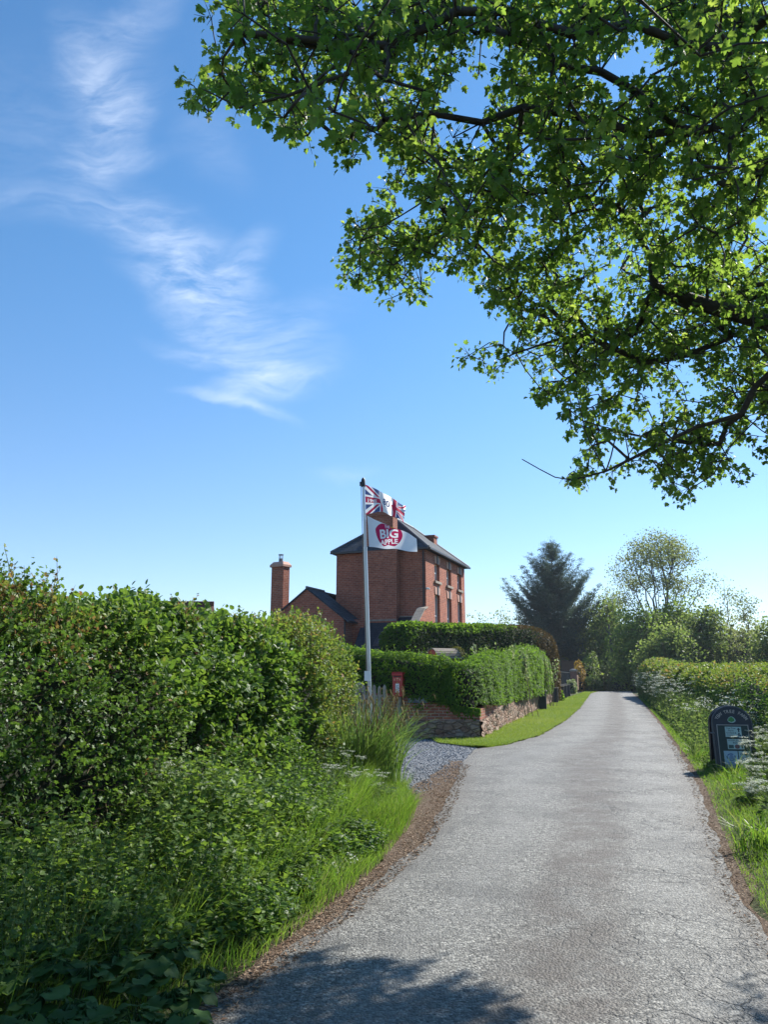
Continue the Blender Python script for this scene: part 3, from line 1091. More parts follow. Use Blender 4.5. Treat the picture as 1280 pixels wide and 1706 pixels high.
HE = hit(711.5, 912, 1, 0)[2]
LG = -hit(560, 1000, 1, 0)[0]
LF = hit(775, 1000, 0, 0)[1]
HR = HE + 2.3


def wall_with_holes(mb, axis, k, a0, a1, z0, z1, holes, outw, depth, mi=0):
    """a flat wall on local plane axis=k split into cells; holes: (a0,a1,z0,z1) recessed reveals of given depth towards -outw"""
    As = sorted({a0, a1} | {h[0] for h in holes} | {h[1] for h in holes})
    Zs = sorted({z0, z1} | {h[2] for h in holes} | {h[3] for h in holes})

    def pt(a, z, d=0.0):
        return (k - outw * d, a, z) if axis == 0 else (a, k - outw * d, z)
    for i in range(len(As) - 1):
        for j in range(len(Zs) - 1):
            ca, cz = (As[i] + As[i + 1]) / 2, (Zs[j] + Zs[j + 1]) / 2
            if any(h[0] < ca < h[1] and h[2] < cz < h[3] for h in holes): continue
            mb.poly([pt(As[i], Zs[j]), pt(As[i + 1], Zs[j]), pt(As[i + 1], Zs[j + 1]), pt(As[i], Zs[j + 1])], mi)
    for h in holes:
        b, c, e, f = h
        mb.poly([pt(b, e), pt(b, f), pt(b, f, depth), pt(b, e, depth)], mi)
        mb.poly([pt(c, e), pt(c, f), pt(c, f, depth), pt(c, e, depth)], mi)
        mb.poly([pt(b, f), pt(c, f), pt(c, f, depth), pt(b, f, depth)], mi)
        mb.poly([pt(b, e), pt(c, e), pt(c, e, depth), pt(b, e, depth)], mi)


# window openings on the front wall (local x = 0), read off the photograph's front face
cols = []
for (xa, xb) in ((725.5, 733.0), (746.0, 751.5), (763.0, 769.0)):
    ya = hit(xa, 960, 0, 0)[1]
    yb = hit(xb, 960, 0, 0)[1]
    cols.append(((ya + yb) / 2 - .1, 1.0))
zt_hi = hit(729, 940, 0, 0)[2]
zt_lo = hit(729, 969, 0, 0)[2]
zm_hi = hit(729, 991, 0, 0)[2]
holes, wins = [], []
for yc, w in cols:
    holes.append((yc - w / 2, yc + w / 2, zt_lo, zt_hi)); wins.append(holes[-1])
    holes.append((yc - w / 2, yc + w / 2, zm_hi - 2.35, zm_hi)); wins.append(holes[-1])
for yc, w in (cols[0], cols[2]):
    holes.append((yc - w / 2, yc + w / 2, .75, 2.5)); wins.append(holes[-1])
holes.append((cols[1][0] - .5, cols[1][0] + .5, 0.05, 2.35))
mb = MB()
wall_with_holes(mb, 0, 0, 0, LF, 0, HE, holes, 1, .24)
wall_with_holes(mb, 1, 0, -LG, 0, 0, HE, [], -1, .1)
wall_with_holes(mb, 1, LF, -LG, 0, 0, HE, [], 1, .1)
wall_with_holes(mb, 0, -LG, 0, LF, 0, HE, [], -1, .1)
mb.build('wall', M['house_brick'], house)
for hi, (ya, yb, za, zb) in enumerate(wins):
    fr = MB()
    t_ = .055
    for (p0, p1, q0, q1) in ((ya, ya + t_, za, zb), (yb - t_, yb, za, zb), (ya + t_, yb - t_, za, za + t_), (ya + t_, yb - t_, zb - t_, zb),
                             (ya + t_, yb - t_, (za + zb) / 2 - .03, (za + zb) / 2 + .03)):
        fr.box(-.235, -.17, p0, p1, q0, q1)
    for q in (1 / 3, 2 / 3):
        yy_ = ya + (yb - ya) * q
        fr.box(-.225, -.18, yy_ - .014, yy_ + .014, za + t_, (za + zb) / 2 - .03)
        fr.box(-.225, -.18, yy_ - .014, yy_ + .014, (za + zb) / 2 + .03, zb - t_)
    w_ = fr.build('window', M['white_paint'], house)
    g = MB(); g.box(-.215, -.205, ya + .03, yb - .03, za + .03, zb - .03)
    g.build('pane', M['window_glass'], w_)
    s_ = MB(); s_.box(-.05, .11, ya - .12, yb + .12, za - .14, za)
    s_.build('sill', M['stone_grey'], w_, bevel=.01)
    l_ = MB()
    for (o0, o1, hgt_) in ((-.06, .38, .40), (.62, 1.06, .40)):
        b0, b1 = ya + o0 * (yb - ya), ya + o1 * (yb - ya)
        l_.hexa([np.array(p) for p in ((-.02, b0 + (.08 if o0 < 0 else 0), zb), (.035, b0 + (.08 if o0 < 0 else 0), zb), (.035, b1 - (.08 if o0 > 0 else 0), zb), (-.02, b1 - (.08 if o0 > 0 else 0), zb),
                                        (-.02, b0, zb + hgt_), (.035, b0, zb + hgt_), (.035, b1, zb + hgt_), (-.02, b1, zb + hgt_))])
    l_.build('lintel', M['stone_trim'], w_)
    kst = MB(); kst.box(-.02, .075, (ya + yb) / 2 - .085, (ya + yb) / 2 + .085, zb - .01, zb + .46)
    kst.build('keystone', M['lead'], w_)  # keystone darkened: its shadow line put into the colour
d_ = MB()
d_.box(-.2, -.15, cols[1][0] - .49, cols[1][0] + .49, .06, 2.34)
for q in (0, 1):
    for p in (0, 1):
        d_.box(-.15, -.135, cols[1][0] - .4 + q * .44, cols[1][0] - .04 + q * .44, .2 + p * 1.05, 1.1 + p * 1.05)
d_.build('door', M['brown_timber'], house)
# hipped roof with real thickness
OV = .25
e = [np.array(p) for p in ((-LG - OV, -OV, HE), (OV, -OV, HE), (OV, LF + OV, HE), (-LG - OV, LF + OV, HE))]
r0_, r1_ = np.array((-LG / 2, 2.5, HR)), np.array((-LG / 2, LF - 2.5, HR))
rf = MB()


def slope(mb, pts, mi=0):
    """roof plane with uv: along eave, up slope"""
    pts = [np.asarray(p, float) for p in pts]
    u = pts[1] - pts[0]; u /= np.linalg.norm(u)
    nn = np.cross(u, pts[2] - pts[0]); nn /= np.linalg.norm(nn)
    v = np.cross(nn, u)
    mb.poly(pts, mi, uv=[((p - pts[0]) @ u, (p - pts[0]) @ v) for p in pts])


slope(rf, [e[0], e[1], r0_])
slope(rf, [e[1], e[2], r1_, r0_])
slope(rf, [e[2], e[3], r1_])
slope(rf, [e[3], e[0], r0_, r1_])
rf.poly([p - (0, 0, .10) for p in e][::-1])
for i in range(4):
    j = (i + 1) % 4
    rf.poly([e[i] - (0, 0, .10), e[j] - (0, 0, .10), e[j], e[i]])
roof = rf.build('roof', M['slate'], house, weld=False)
rg_ = MB()
for a, b in ((e[0], r0_), (e[1], r0_), (e[2], r1_), (e[3], r1_), (r0_, r1_)):
    rg_.tube([a + (0, 0, .02), b + (0, 0, .02)], .07, 6)
rg_.build('ridge_tiles', M['lead'], roof, smooth=True)
gt = MB()
gt.box(OV, OV + .11, -OV, LF + OV, HE - .12, HE - .02)
gt.box(-LG - OV, OV, -OV - .10, -OV, HE - .12, HE - .02)
gt.build('gutter', M['gutter'], roof)
# gable chimney breast and stack
b0 = hit(603.5, 980, 1, -.55)[0]
b1 = hit(660.5, 980, 1, -.55)[0]
cb = MB()
cb.box(b0, b1, -.55, 0, 0, HE - .1)
cb.build('chimney_breast', M['house_brick'], house)
s0 = hit(612, 880, 1, .3)[0]; s1 = hit(657, 880, 1, .3)[0]
zt = hit(640, 853, 1, .3)[2]
st = MB()
st.box(s0, s1, .1, .85, HE - .05, zt - .25)
st.box(s0 - .06, s1 + .06, .04, .91, zt - .25, zt - .1)
st.box(s0 - .02, s1 + .02, .08, .87, zt - .1, zt)
ch = st.build('chimney', M['stack_brick'], house)
for q in (.25, .7):
    pt_ = MB()
    pt_.tube([(s0 + (s1 - s0) * q, .48, zt), (s0 + (s1 - s0) * q, .48, zt + .03)], .15, 10)
    pt_.build('chimney_pot', M['stone_trim'], ch)
fp = hit(715.5, 893, 1, 6.6)
ch2 = MB()
ch2.box(fp[0] - .42, fp[0] + .40, 6.3, 7.0, HE + .2, fp[2] - .12)
ch2.box(fp[0] - .48, fp[0] + .46, 6.24, 7.06, fp[2] - .12, fp[2])
ch2.build('chimney', M['stack_brick'], house)
# security light and cable on the corner
sl = MB()
zz = hit(711, 980, 1, 0)[2]
sl.box(-.02, .10, .02, .10, zz - .05, zz + .05)
sl.tube([(.10, .06, zz), (.20, .06, zz - .04)], .045, 8)
sl.build('security_light', M['white_paint'], house)
cbk = MB(); cbk.tube([(-.9, -.015, zz - .02), (-.02, -.015, zz)], .010, 5); cbk.build('cable', M['stone_grey'], house)
dp = MB(); dp.tube([(-.12, -.07, 3.4), (-.12, -.07, HE - .15)], .04, 8); dp.build('drainpipe', M['gutter'], house, smooth=True)
# lean-to slate roof against the gable
YF = -3.6
zl = hit(690, 1027, 1, -.02)[2]
zl2 = hit(630, 1033, 1, -.57)[2]
xl0 = hit(585, 1085, 1, YF)[0]; xl1 = hit(705, 1027, 1, 0)[0]
ln = MB()
zlow = hit(620, 1092, 1, YF)[2]
xt0 = hit(606, 1030, 1, 0)[0]
pts = [(xl0, YF, zlow), (xl1 - .1, YF, zlow), (xl1 - .1, -.02, zl), (xt0, -.02, zl)]
slope(ln, pts)
dn = np.array((0, 0, -.12))
q4 = [np.array(p) + dn for p in pts]
ln.poly(q4[::-1])
for i in range(4):
    j = (i + 1) % 4
    ln.poly([q4[i], q4[j], pts[j], pts[i]])
lean = ln.build('lean_to_roof', M['slate_dark'], house, weld=False)
fl = MB()
fl.box(b0, b1, -.60, -.553, zl2 - .06, zl2 + .03)
fl.box(b1, xl1, -.05, -.003, zl - .05, zl + .04)
fl.build('flashing', M['stone_grey'], lean)
lw = MB()
lw.box(xl0 + .12, xl1 - .2, YF + .25, -.003, 0, zlow - .05)
lw.build('lean_to_wall', M['house_brick'], house)
slp = (zl - zlow) / (-.02 - YF)


def on_slope(x, y, lift=0.0): return np.array((x, y, zlow + (y - YF) * slp + lift))


def hit_slope(px, py, lift=0.0):
    r = ray(px, py)
    o = np.array(((CAMP - HC) @ XL, (CAMP - HC) @ YL, EYE))
    d = np.array((r @ XL, r @ YL, r[2]))
    # z = zlow + (y-YF)*slp + lift
    t = (zlow + (o[1] - YF) * slp + lift - o[2]) / (d[2] - d[1] * slp)
    return o + d * t


sk = [hit_slope(*p) for p in ((626, 1074), (646, 1074), (652, 1059), (634, 1058))]
sx0, sx1 = (sk[0][0] + sk[3][0]) / 2, (sk[1][0] + sk[2][0]) / 2
sy0, sy1 = sk[0][1], sk[2][1]
skf = MB()


def slab(mb, x0, x1, y0, y1, l0, l1):
    mb.hexa([on_slope(x0, y0, l0), on_slope(x1, y0, l0), on_slope(x1, y1, l0), on_slope(x0, y1, l0), on_slope(x0, y0, l1), on_slope(x1, y0, l1), on_slope(x1, y1, l1), on_slope(x0, y1, l1)])


f_ = .09
slab(skf, sx0 - f_, sx0, sy0 - f_, sy1 + f_, .003, .09); slab(skf, sx1, sx1 + f_, sy0 - f_, sy1 + f_, .003, .09)
slab(skf, sx0, sx1, sy0 - f_, sy0, .003, .09); slab(skf, sx0, sx1, sy1, sy1 + f_, .003, .09)
skw = skf.build('skylight', M['gutter'], lean)
skg = MB(); slab(skg, sx0, sx1, sy0, sy1, .01, .05); skg.build('pane', M['skylight_glass'], skw)
skb = MB(); slab(skb, (sx0 + sx1) / 2 - .02, (sx0 + sx1) / 2 + .02, sy0, sy1, .052, .07); slab(skb, sx0, sx1, (sy0 + sy1) / 2 - .02, (sy0 + sy1) / 2 + .02, .052, .068)
skb.build('glazing_bar', M['lead'], skw)
# raking brick parapet with stone coping at the lean-to's right verge
pr = MB()
ztp = hit(712, 1013, 1, 0)[2]
oz = ztp - zl
out_ = [(xl1 - .1, YF - .05, 0), (xl1 - .1, 0 - .003, 0), (xl1 - .1, -.003, ztp), (xl1 - .1, -.55, ztp - .12), (xl1 - .1, YF - .05, zlow + .35)]
pr.prism(out_, (.34, 0, 0))
par = pr.build('parapet', M['house_brick'], house)
cp = MB()
cp.prism([(xl1 - .16, -.003, ztp + .004), (xl1 - .16, -.55, ztp - .116), (xl1 - .16, YF - .1, zlow + .354), (xl1 - .16, YF - .1, zlow + .44), (xl1 - .16, -.53, ztp - .03), (xl1 - .16, -.003, ztp + .09)], (.46, 0, 0))
cp.build('coping', M['stone_grey'], par)
# left wing: gabled, seen end-on
YA = -2.2
ap = hit(512, 979, 1, YA)
er = hit(573, 1028, 1, YA)
wl = ap[0] - (er[0] - ap[0])
wg = MB()
wg.poly([(wl, YA, 0), (er[0], YA, 0), (er[0], YA, er[2]), (ap[0], YA, ap[2] - .06), (wl, YA, er[2])])
wg.poly([(er[0], YA, 0), (er[0], 5.5, 0), (er[0], 5.5, er[2]), (er[0], YA, er[2])])
wg.poly([(wl, 5.5, 0), (wl, YA, 0), (wl, YA, er[2]), (wl, 5.5, er[2])])
wg.poly([(er[0], 5.5, 0), (wl, 5.5, 0), (wl, 5.5, er[2]), (ap[0], 5.5, ap[2] - .06), (er[0], 5.5, er[2])])
wing = wg.build('wing_wall', M['house_brick'], house)
wr = MB()
k_ = (ap[2] - er[2]) / (er[0] - ap[0])
oh = .22


def wroof(sgn):
    x1 = ap[0] + sgn * (er[0] - ap[0] + oh)
    zz1 = ap[2] - k_ * (er[0] - ap[0] + oh)
    yb_ = -.012 if sgn > 0 else 5.5
    pts = [(x1, YA - .08, zz1), (x1, yb_, zz1), (ap[0], yb_, ap[2]), (ap[0], YA - .08, ap[2])]
    slope(wr, pts)
    lo = [np.array(p) + (0, 0, -.09) for p in pts]
    wr.poly(lo[::-1])
    for i in range(4):
        j = (i + 1) % 4
        wr.poly([lo[i], lo[j], pts[j], pts[i]])


wroof(1); wroof(-1)
wro = wr.build('wing_roof', M['slate'], house, weld=False)
wt = MB()
x1 = er[0] + oh
wt.box(x1, x1 + .1, YA - .08, -.02, er[2] - k_ * oh - .12, er[2] - k_ * oh - .02)
wt.tube([(x1 - .14, YA - .06, 0), (x1 - .14, YA - .06, er[2] - k_ * oh - .1)], .045, 8)
wt.build('gutter', M['gutter'], wro)
rdg = MB(); rdg.tube([(ap[0], YA - .1, ap[2] + .02), (ap[0], -.02, ap[2] + .02)], .07, 6); rdg.build('ridge_tiles', M['lead'], wro, smooth=True)
# small lower link wall between wing and gable
lk = MB()
lk.box(er[0] + .003, hit(606, 1040, 1, -1.0)[0], -1.0, -.003, 0, hit(590, 1032, 1, -1.0)[2])
lk.build('link_wall', M['house_brick'], house)
# wing chimney: corner on, stone capped
cc = hit(468, 940, 1, YA + .9)
hw = (hit(483, 980, 1, YA + .9)[0] - hit(453.5, 980, 1, YA + .9)[0]) / 2
zc = cc[2]
wc = MB()
a_ = R(-14)
tf = lambda p: np.array((cc[0] + p[0] * math.cos(a_) - p[1] * math.sin(a_), YA + .9 + p[0] * math.sin(a_) + p[1] * math.cos(a_), p[2]))
h2 = hw * .80
wc.box(-h2, h2, -.26, .26, 0, zc - .18, tf=tf)
wch = wc.build('chimney', M['stack_brick'], house)
cpp = MB()
cpp.box(-h2 - .06, h2 + .06, -.36, .36, zc - .18, zc - .06, tf=tf)
cpp.hexa([tf(p) for p in ((-h2 - .06, -.36, zc - .06), (h2 + .06, -.36, zc - .06), (h2 + .06, .36, zc - .06), (-h2 - .06, .36, zc - .06), (-h2 + .08, -.22, zc + .12), (h2 - .08, -.22, zc + .12), (h2 - .08, .22, zc + .12), (-h2 + .08, .22, zc + .12))])
cpp.build('chimney_cap', M['stone_trim'], wch)
cw_ = MB()
tp = tf((0, 0, zc + .12))
cw_.tube([tp, tp + (0, 0, .2)], .12, 12)
for q in range(5):
    a = q * 2 * math.pi / 5
    o_ = np.array((math.cos(a) * .11, math.sin(a) * .11, 0))
    cw_.tube([tp + o_ + (0, 0, .2), tp + o_ + (0, 0, .40)], .014, 5)
cw_.tube([tp + (0, 0, .40), tp + (0, 0, .44)], .15, 12)
cw_.build('chimney_cowl', M['lead'], wch)

# outbuilding whose tiled ridge shows above the left hedge
ob = P(285, 1125, 30.0); ob[2] = 0
barn = thing('outbuilding', 'low outbuilding with brown tiled roof peeping over the left hedge', 'building', ob, R(6))
zr = P(290, 997, 30.0)[2]
bm_ = MB()
bm_.box(-3.5, 1.0, .3, 4.7, 0, zr - 1.75)
bm_.build('wall', M['house_brick'], barn)
br = MB()
for sg in (-1, 1):
    y1 = 2.5 + sg * 2.5
    pts = [(-3.7, y1, zr - 1.85), (1.2, y1, zr - 1.85), (1.2, 2.5, zr), (-3.7, 2.5, zr)]
    slope(br, pts)
    lo = [np.array(p) + (0, 0, -.1) for p in pts]
    br.poly(lo[::-1])
    for i in range(4):
        br.poly([lo[i], lo[(i + 1) % 4], pts[(i + 1) % 4], pts[i]])
for sg in (-3.5, 1.0):
    br.poly([(sg, .4, zr - 1.75), (sg, 4.6, zr - 1.75), (sg, 2.5, zr - .12)])
bro = br.build('roof', M['roof_tile'], barn, weld=False)
bt = MB(); bt.tube([(-3.7, 2.5, zr + .03), (1.2, 2.5, zr + .03)], .11, 7); bt.build('ridge_tiles', M['roof_tile'], bro, smooth=True)

# ------------------------------------------------------------------ garden wall (brick on rubble), one bent wall
W0, W1, W2 = np.array((-.45, 22.0)), np.array((2.52, 21.0)), np.array((10.75, 50.2))
gw = thing('garden_wall', 'low garden wall of old brick on rubble stone under the ivy hedge', 'wall', (W1[0], W1[1], 0))


def wall_run(mb, pts, zlo, ztop, th, mi=0):
    """pts: polyline of the outer face; ztop list"""
    pts = np.asarray(pts, float)
    L = 0
    for i in range(len(pts) - 1):
        a, b = pts[i], pts[i + 1]
        d = (b - a) / np.linalg.norm(b - a)
        nrm = np.array((-d[1], d[0]))          # inner side (left of travel)
        l2 = L + np.linalg.norm(b - a)
        A, B = np.append(a, 0), np.append(b, 0)
        Ai, Bi = np.append(a + nrm * th, 0), np.append(b + nrm * th, 0)
        z0a, z0b, z1a, z1b = zlo[i], zlo[i + 1], ztop[i], ztop[i + 1]
        up = lambda p, z: p + (0, 0, z)
        mb.poly([up(A, z0a), up(B, z0b), up(B, z1b), up(A, z1a)], mi, uv=[(L, z0a), (l2, z0b), (l2, z1b), (L, z1a)])
        mb.poly([up(Bi, z0b), up(Ai, z0a), up(Ai, z1a), up(Bi, z1b)], mi, uv=[(l2, z0b), (L, z0a), (L, z1a), (l2, z1b)])
        mb.poly([up(A, z1a), up(B, z1b), up(Bi, z1b), up(Ai, z1a)], mi, uv=[(L, 0), (l2, 0), (l2, th), (L, th)])
        if i == 0: mb.poly([up(A, z0a), up(A, z1a), up(Ai, z1a), up(Ai, z0a)], mi)
        if i == len(pts) - 2: mb.poly([up(B, z0b), up(Bi, z0b), up(Bi, z1b), up(B, z1b)], mi)
        L = l2


def lerp2(a, b, n): return [a + (b - a) * t for t in np.linspace(0, 1, n)]


left_run = lerp2(W0, W1, 9)
right_run = lerp2(W1, W2, 30)
lz = [1.12, 1.12, 1.12, 1.12, .95, .86, .80, .74, .68]
lb = [.42, .40, .38, .40, .42, .42, .44, .44, .44]
wm_ = MB()
wall_run(wm_, left_run, lb, lz, .3)
rz = [.72] + [.74 - .003 * i + .04 * math.sin(i * 1.7) for i in range(29)]
rb = [.44] + [.46 + .3 * min(1, max(0, (i - .5) / 2.5)) for i in range(29)]
rb = [min(b, z - .02) for b, z in zip(rb, rz)]
wall_run(wm_, right_run[:5], rb[:5], rz[:5], .3)
wb_ = wm_.build('brick_courses', M['garden_brick'], None, weld=False)
wb_.data.transform(Matrix.Translation((-W1[0], -W1[1], 0))); wb_.parent = gw
sm_ = MB()


def rough_run(name, runs, zt, push, seed):
    r = np.random.default_rng(seed)
    pts = resample(np.array(runs), .07)
    d = np.concatenate(([0], np.cumsum(np.linalg.norm(np.diff(pts, axis=0), axis=1))))
    d0 = np.concatenate(([0], np.cumsum(np.linalg.norm(np.diff(np.array(runs), axis=0), axis=1))))
    top = np.interp(d, d0, zt)
    tan = np.gradient(pts, axis=0); tan /= np.linalg.norm(tan, axis=1, keepdims=True)
    outn = np.stack((tan[:, 1], -tan[:, 0]), 1)
    rows = 12
    V = []
    for j in range(rows + 1):
        f = j / rows
        z = -.06 + (top + .06) * f
        q = np.stack((pts[:, 0], pts[:, 1], z), 1)
        b = push + .05 * nz(q * np.array((1, 1, 1.5)), 9, seed) + .022 * nz(q, 30, seed + 1)
        V.append(np.stack((pts[:, 0] + outn[:, 0] * b, pts[:, 1] + outn[:, 1] * b, z + .02 * nz(q, 8, seed + 2)), 1))
    V.append(np.stack((pts[:, 0] - outn[:, 0] * .28, pts[:, 1] - outn[:, 1] * .28, top - .01), 1))
    V.append(np.stack((pts[:, 0] - outn[:, 0] * .28, pts[:, 1] - outn[:, 1] * .28, top * 0 - .06), 1))
    V = np.array(V)
    n_ = len(pts); R_ = V.shape[0]
    i = (np.arange(R_ - 1)[:, None] * n_ + np.arange(n_ - 1)[None]).ravel()
    F = np.stack((i, i + 1, i + 1 + n_, i + n_), 1)
    return npmesh(name, V.reshape(-1, 3), F, M['rubble_stone'], gw, smooth=True, world=True)


rough_run('rubble_base', left_run, [b + .0 for b in lb], .05, 4)
rough_run('rubble_base', right_run[:5], rb[:5], .05, 6)
rough_run('rubble_face', right_run[4:], rz[4:], .03, 8)


# ------------------------------------------------------------------ name plate, post box
def wall_xy(px, off):
    """point on the left wall face under pixel column px, moved off metres outwards (towards the viewer)"""
    d = (W1 - W0) / np.linalg.norm(W1 - W0)
    nrm = np.array((d[1], -d[0]))
    r = ray(px, 1150)
    a = np.array((r[0], r[1]))
    Mx = np.array([[a[0], -d[0]], [a[1], -d[1]]])
    t, s = np.linalg.solve(Mx, W0 + nrm * off)
    return a * t


WA = math.atan2(W1[1] - W0[1], W1[0] - W0[0])
cxy = wall_xy(696, .06)
npz = P(696, 1165.5, cxy[1])[2]
npl = thing('name_plate', 'small dark blue house name plate lettered in white on the brick wall', 'sign', (cxy[0], cxy[1], npz), WA)
mb = MB()
mb.box(-.27, .27, -.012, .03, -.085, .085)
mb.build('plate', M['plate_blue'], npl, bevel=.006)
text_on('lettering', 'YEW TREE BARN', lambda u, v: (u, -.0145, v), -.24, -.04, .085, M['plate_letter'], npl, bold=.012, width=.48)

bxy = wall_xy(664.5, .10)
bz0 = P(664, 1160, bxy[1])[2]
pb = thing('post_box', 'red lamp style post box standing against the ivy hedge above the wall', 'post box', (bxy[0], bxy[1], bz0), WA)
bh = P(664, 1119, bxy[1])[2] - bz0
bw = .145
mb = MB()
mb.box(-bw, bw, -.11, .12, 0, bh - .10)
mb.build('body', M['postbox_red'], pb, bevel=.012)
mb = MB()
prof = [(-.145, bh - .10), (-.145, bh - .05), (-.10, bh - .012), (0, bh), (.13, bh - .012), (.13, bh - .10)]
mb.prism([(-bw - .012, y, z) for y, z in prof], (2 * bw + .024, 0, 0))
mb.build('hood', M['postbox_red'], pb, bevel=.006)
mb = MB(); mb.box(-.11, .11, -.1125, -.10, bh - .142, bh - .112); mb.build('slot', M['postbox_dark'], pb)
mb = MB(); mb.box(-.115, .115, -.121, -.1105, .05, bh - .26)
door = mb.build('door', M['postbox_red'], pb, bevel=.004)
mb = MB(); mb.box(-.052, .052, -.128, -.1215, .11, .34)
nb = mb.build('notice', M['white_paint'], door)
mb = MB()
for q in range(7): mb.box(-.04, .04 - (.02 if q % 3 == 2 else 0), -.130, -.1285, .135 + q * .026, .146 + q * .026)
mb.build('print', M['lead'], nb)
mb = MB(); mb.tube([(0, -.1215, bh - .285), (0, -.13, bh - .285)], .02, 10); mb.build('lock', M['brass'], door)
text_on('cypher', 'E', lambda u, v: (u, -.1118, v), -.095, bh - .235, .055, M['gilt'], pb, bold=.03)
text_on('cypher', 'II', lambda u, v: (u, -.1118, v), -.018, bh - .235, .04, M['gilt'], pb, bold=.03)
text_on('cypher', 'R', lambda u, v: (u, -.1118, v), .05, bh - .235, .055, M['gilt'], pb, bold=.03)
mb = MB()
mb.prism([(-.03, -.1105, bh - .185), (.03, -.1105, bh - .185), (.036, -.1105, bh - .16), (.018, -.1105, bh - .168), (0, -.1105, bh - .152), (-.018, -.1105, bh - .168), (-.036, -.1105, bh - .16)], (0, -.0022, 0))
mb.build('crown_emblem', M['gilt'], pb)
mb = MB(); mb.box(-.06, .06, .0, .10, -bz0, -.003); mb.build('post', M['old_timber'], pb)

# ------------------------------------------------------------------ flagpole and the two flags
fpb = G(619.5, 1222)
fpb = np.array((P(619.5, 1150, 18.2)[0], 18.2, 0))
fptop = P(605.3, 796, 18.0)
pole = thing('flagpole', 'tall silver flagpole leaning slightly left behind the sedge clump', 'flagpole', fpb)
ax = fptop - fpb
ztop = ax[2]


def pole_pt(z): return ax * (z / ztop)


zj = P(608, 915, 18.1)[2]
mb = MB()
mb.tube([pole_pt(0), pole_pt(zj)], [.046, .042], 14)
mb.build('lower_tube', M['aluminium'], pole, smooth=True)
mb = MB()
mb.tube([pole_pt(zj), pole_pt(zj + .05), pole_pt(zj + .05), pole_pt(ztop - .12)], [.045, .045, .035, .032], 14)
mb.build('upper_tube', M['aluminium'], pole, smooth=True)
mb = MB()
mb.tube([pole_pt(ztop - .22), pole_pt(ztop - .05), pole_pt(ztop)], [.05, .05, .02], 12)
mb.box(-.09, -.03, -.02, .02, 0, .1, tf=lambda p: np.array(p) + pole_pt(ztop - .2))
mb.build('truck', M['dark_metal'], pole, smooth=True)
mb = MB()
for sgn, sw in ((1, .02), (-1, .05)):
    mb.tube([pole_pt(1.15) + (-.06, -.03 * sgn, 0), pole_pt(2.6) + (-.065 + sw * .2, -.03 * sgn, 0), pole_pt(ztop - .15) + (-.055, -.02 * sgn, 0)], .006, 4)
mb.build('halyard', M['old_timber'], pole)
mb = MB()
zn = P(616, 1122, 18.1)[2]
mb.box(-.11, .04, -.066, -.058, zn - .16, zn + .06, tf=lambda p: np.array(p) + pole_pt(0) * 0 + np.array((pole_pt(zn)[0], pole_pt(zn)[1], 0)))
mb.build('notice', M['white_paint'], pole)
mb = MB()
mb.box(-.10, .10, -.10, .10, -.03, .06); mb.build('base_plate', M['dark_metal'], pole, bevel=.01)


def make_flag(name, label, corners, pattern, texts, nu, nv, wave, mats, D, tm=None):
    """corners: pixel positions TL, TR, BR, BL; depth grows outwards; pattern(u, v) -> material index; u along fly 0..1, v up 0..1"""
    tl, tr_, br_, bl = corners
    fl = thing(name, label, 'flag', P(bl[0], bl[1], D))
    org = np.array(fl.location)
    W = lambda c: np.array(P(c[0], c[1], D + c[2]))
    c4 = [W(c) for c in (tl, tr_, br_, bl)]

    def f(u, v, lift=0.0):
        p = c4[3] * (1 - u) * (1 - v) + c4[2] * u * (1 - v) + c4[1] * u * v + c4[0] * (1 - u) * v
        w = wave(u, v)
        return p + np.array((w[0], w[1] - lift, w[2])) - org
    U, Vv = np.meshgrid(np.linspace(0, 1, nu + 1), np.linspace(0, 1, nv + 1))
    pts = np.array([f(u, v) for u, v in zip(U.ravel(), Vv.ravel())])
    i = (np.arange(nv)[:, None] * (nu + 1) + np.arange(nu)[None]).ravel()
    F = np.stack((i, i + 1, i + nu + 2, i + nu + 1), 1)
    uc = (U[:-1, :-1] + .5 / nu).ravel(); vc = (Vv[:-1, :-1] + .5 / nv).ravel()
    mi = np.array([pattern(a, b) for a, b in zip(uc, vc)])
    # printed lettering: cells of the cloth that fall inside the glyphs take the ink
    for (s, u0, v0, hu, wu, mt, bold, shear) in texts:
        v, fc, wh = text2d(s, bold)
        if tm: q = np.array([tm(u0 + p[0] / wh[0] * wu, v0 - p[1] / wh[1] * hu) for p in v])
        else: q = np.array([(u0 + p[0] / wh[0] * wu, v0 + shear * p[0] / wh[0] + p[1] / wh[1] * hu) for p in v])
        ink = np.zeros(len(uc), bool)
        for face in fc:
            po = q[face]
            ins = np.zeros(len(uc), bool)
            for a, b in zip(po, np.roll(po, -1, 0)):
                if a[1] == b[1]: continue
                ins ^= ((a[1] > vc) != (b[1] > vc)) & (uc < (b[0] - a[0]) * (vc - a[1]) / (b[1] - a[1]) + a[0])
            ink |= ins
        mi[ink] = mats.index(mt)
    npmesh('cloth', pts, F, [M[q] for q in mats], fl, midx=mi, smooth=True)
    return fl


def jack(u, v, asp=1.0):
    """union flag on the unit square (returns 0 white 1 red 2 blue)"""
    x, y = u - .5, v - .5
    if abs(y) < .10 or abs(x) < .10 / asp: return 1
    if abs(y) < .165 or abs(x) < .165 / asp: return 0
    for s in (1, -1):
        dd = (x * s - y)
        if abs(dd) < .15:
            return 1 if (-.055 < dd * (1 if (x > 0) else -1) * s + .03 < .055) else 0
    return 2


def pat_top(u, v):
    wob = .02 * math.sin(v * 7)
    # torn-edge white middle between two union flag ends, as printed on the cloth
    if u < .40 - .14 * v + wob + .07:
        uu = u / .9
        return jack(uu + .0, v, 1.9)
    if u > .70 - .05 * v + wob:
        return jack((u - .70) / .60 + .45, v, 1.6)
    return 0


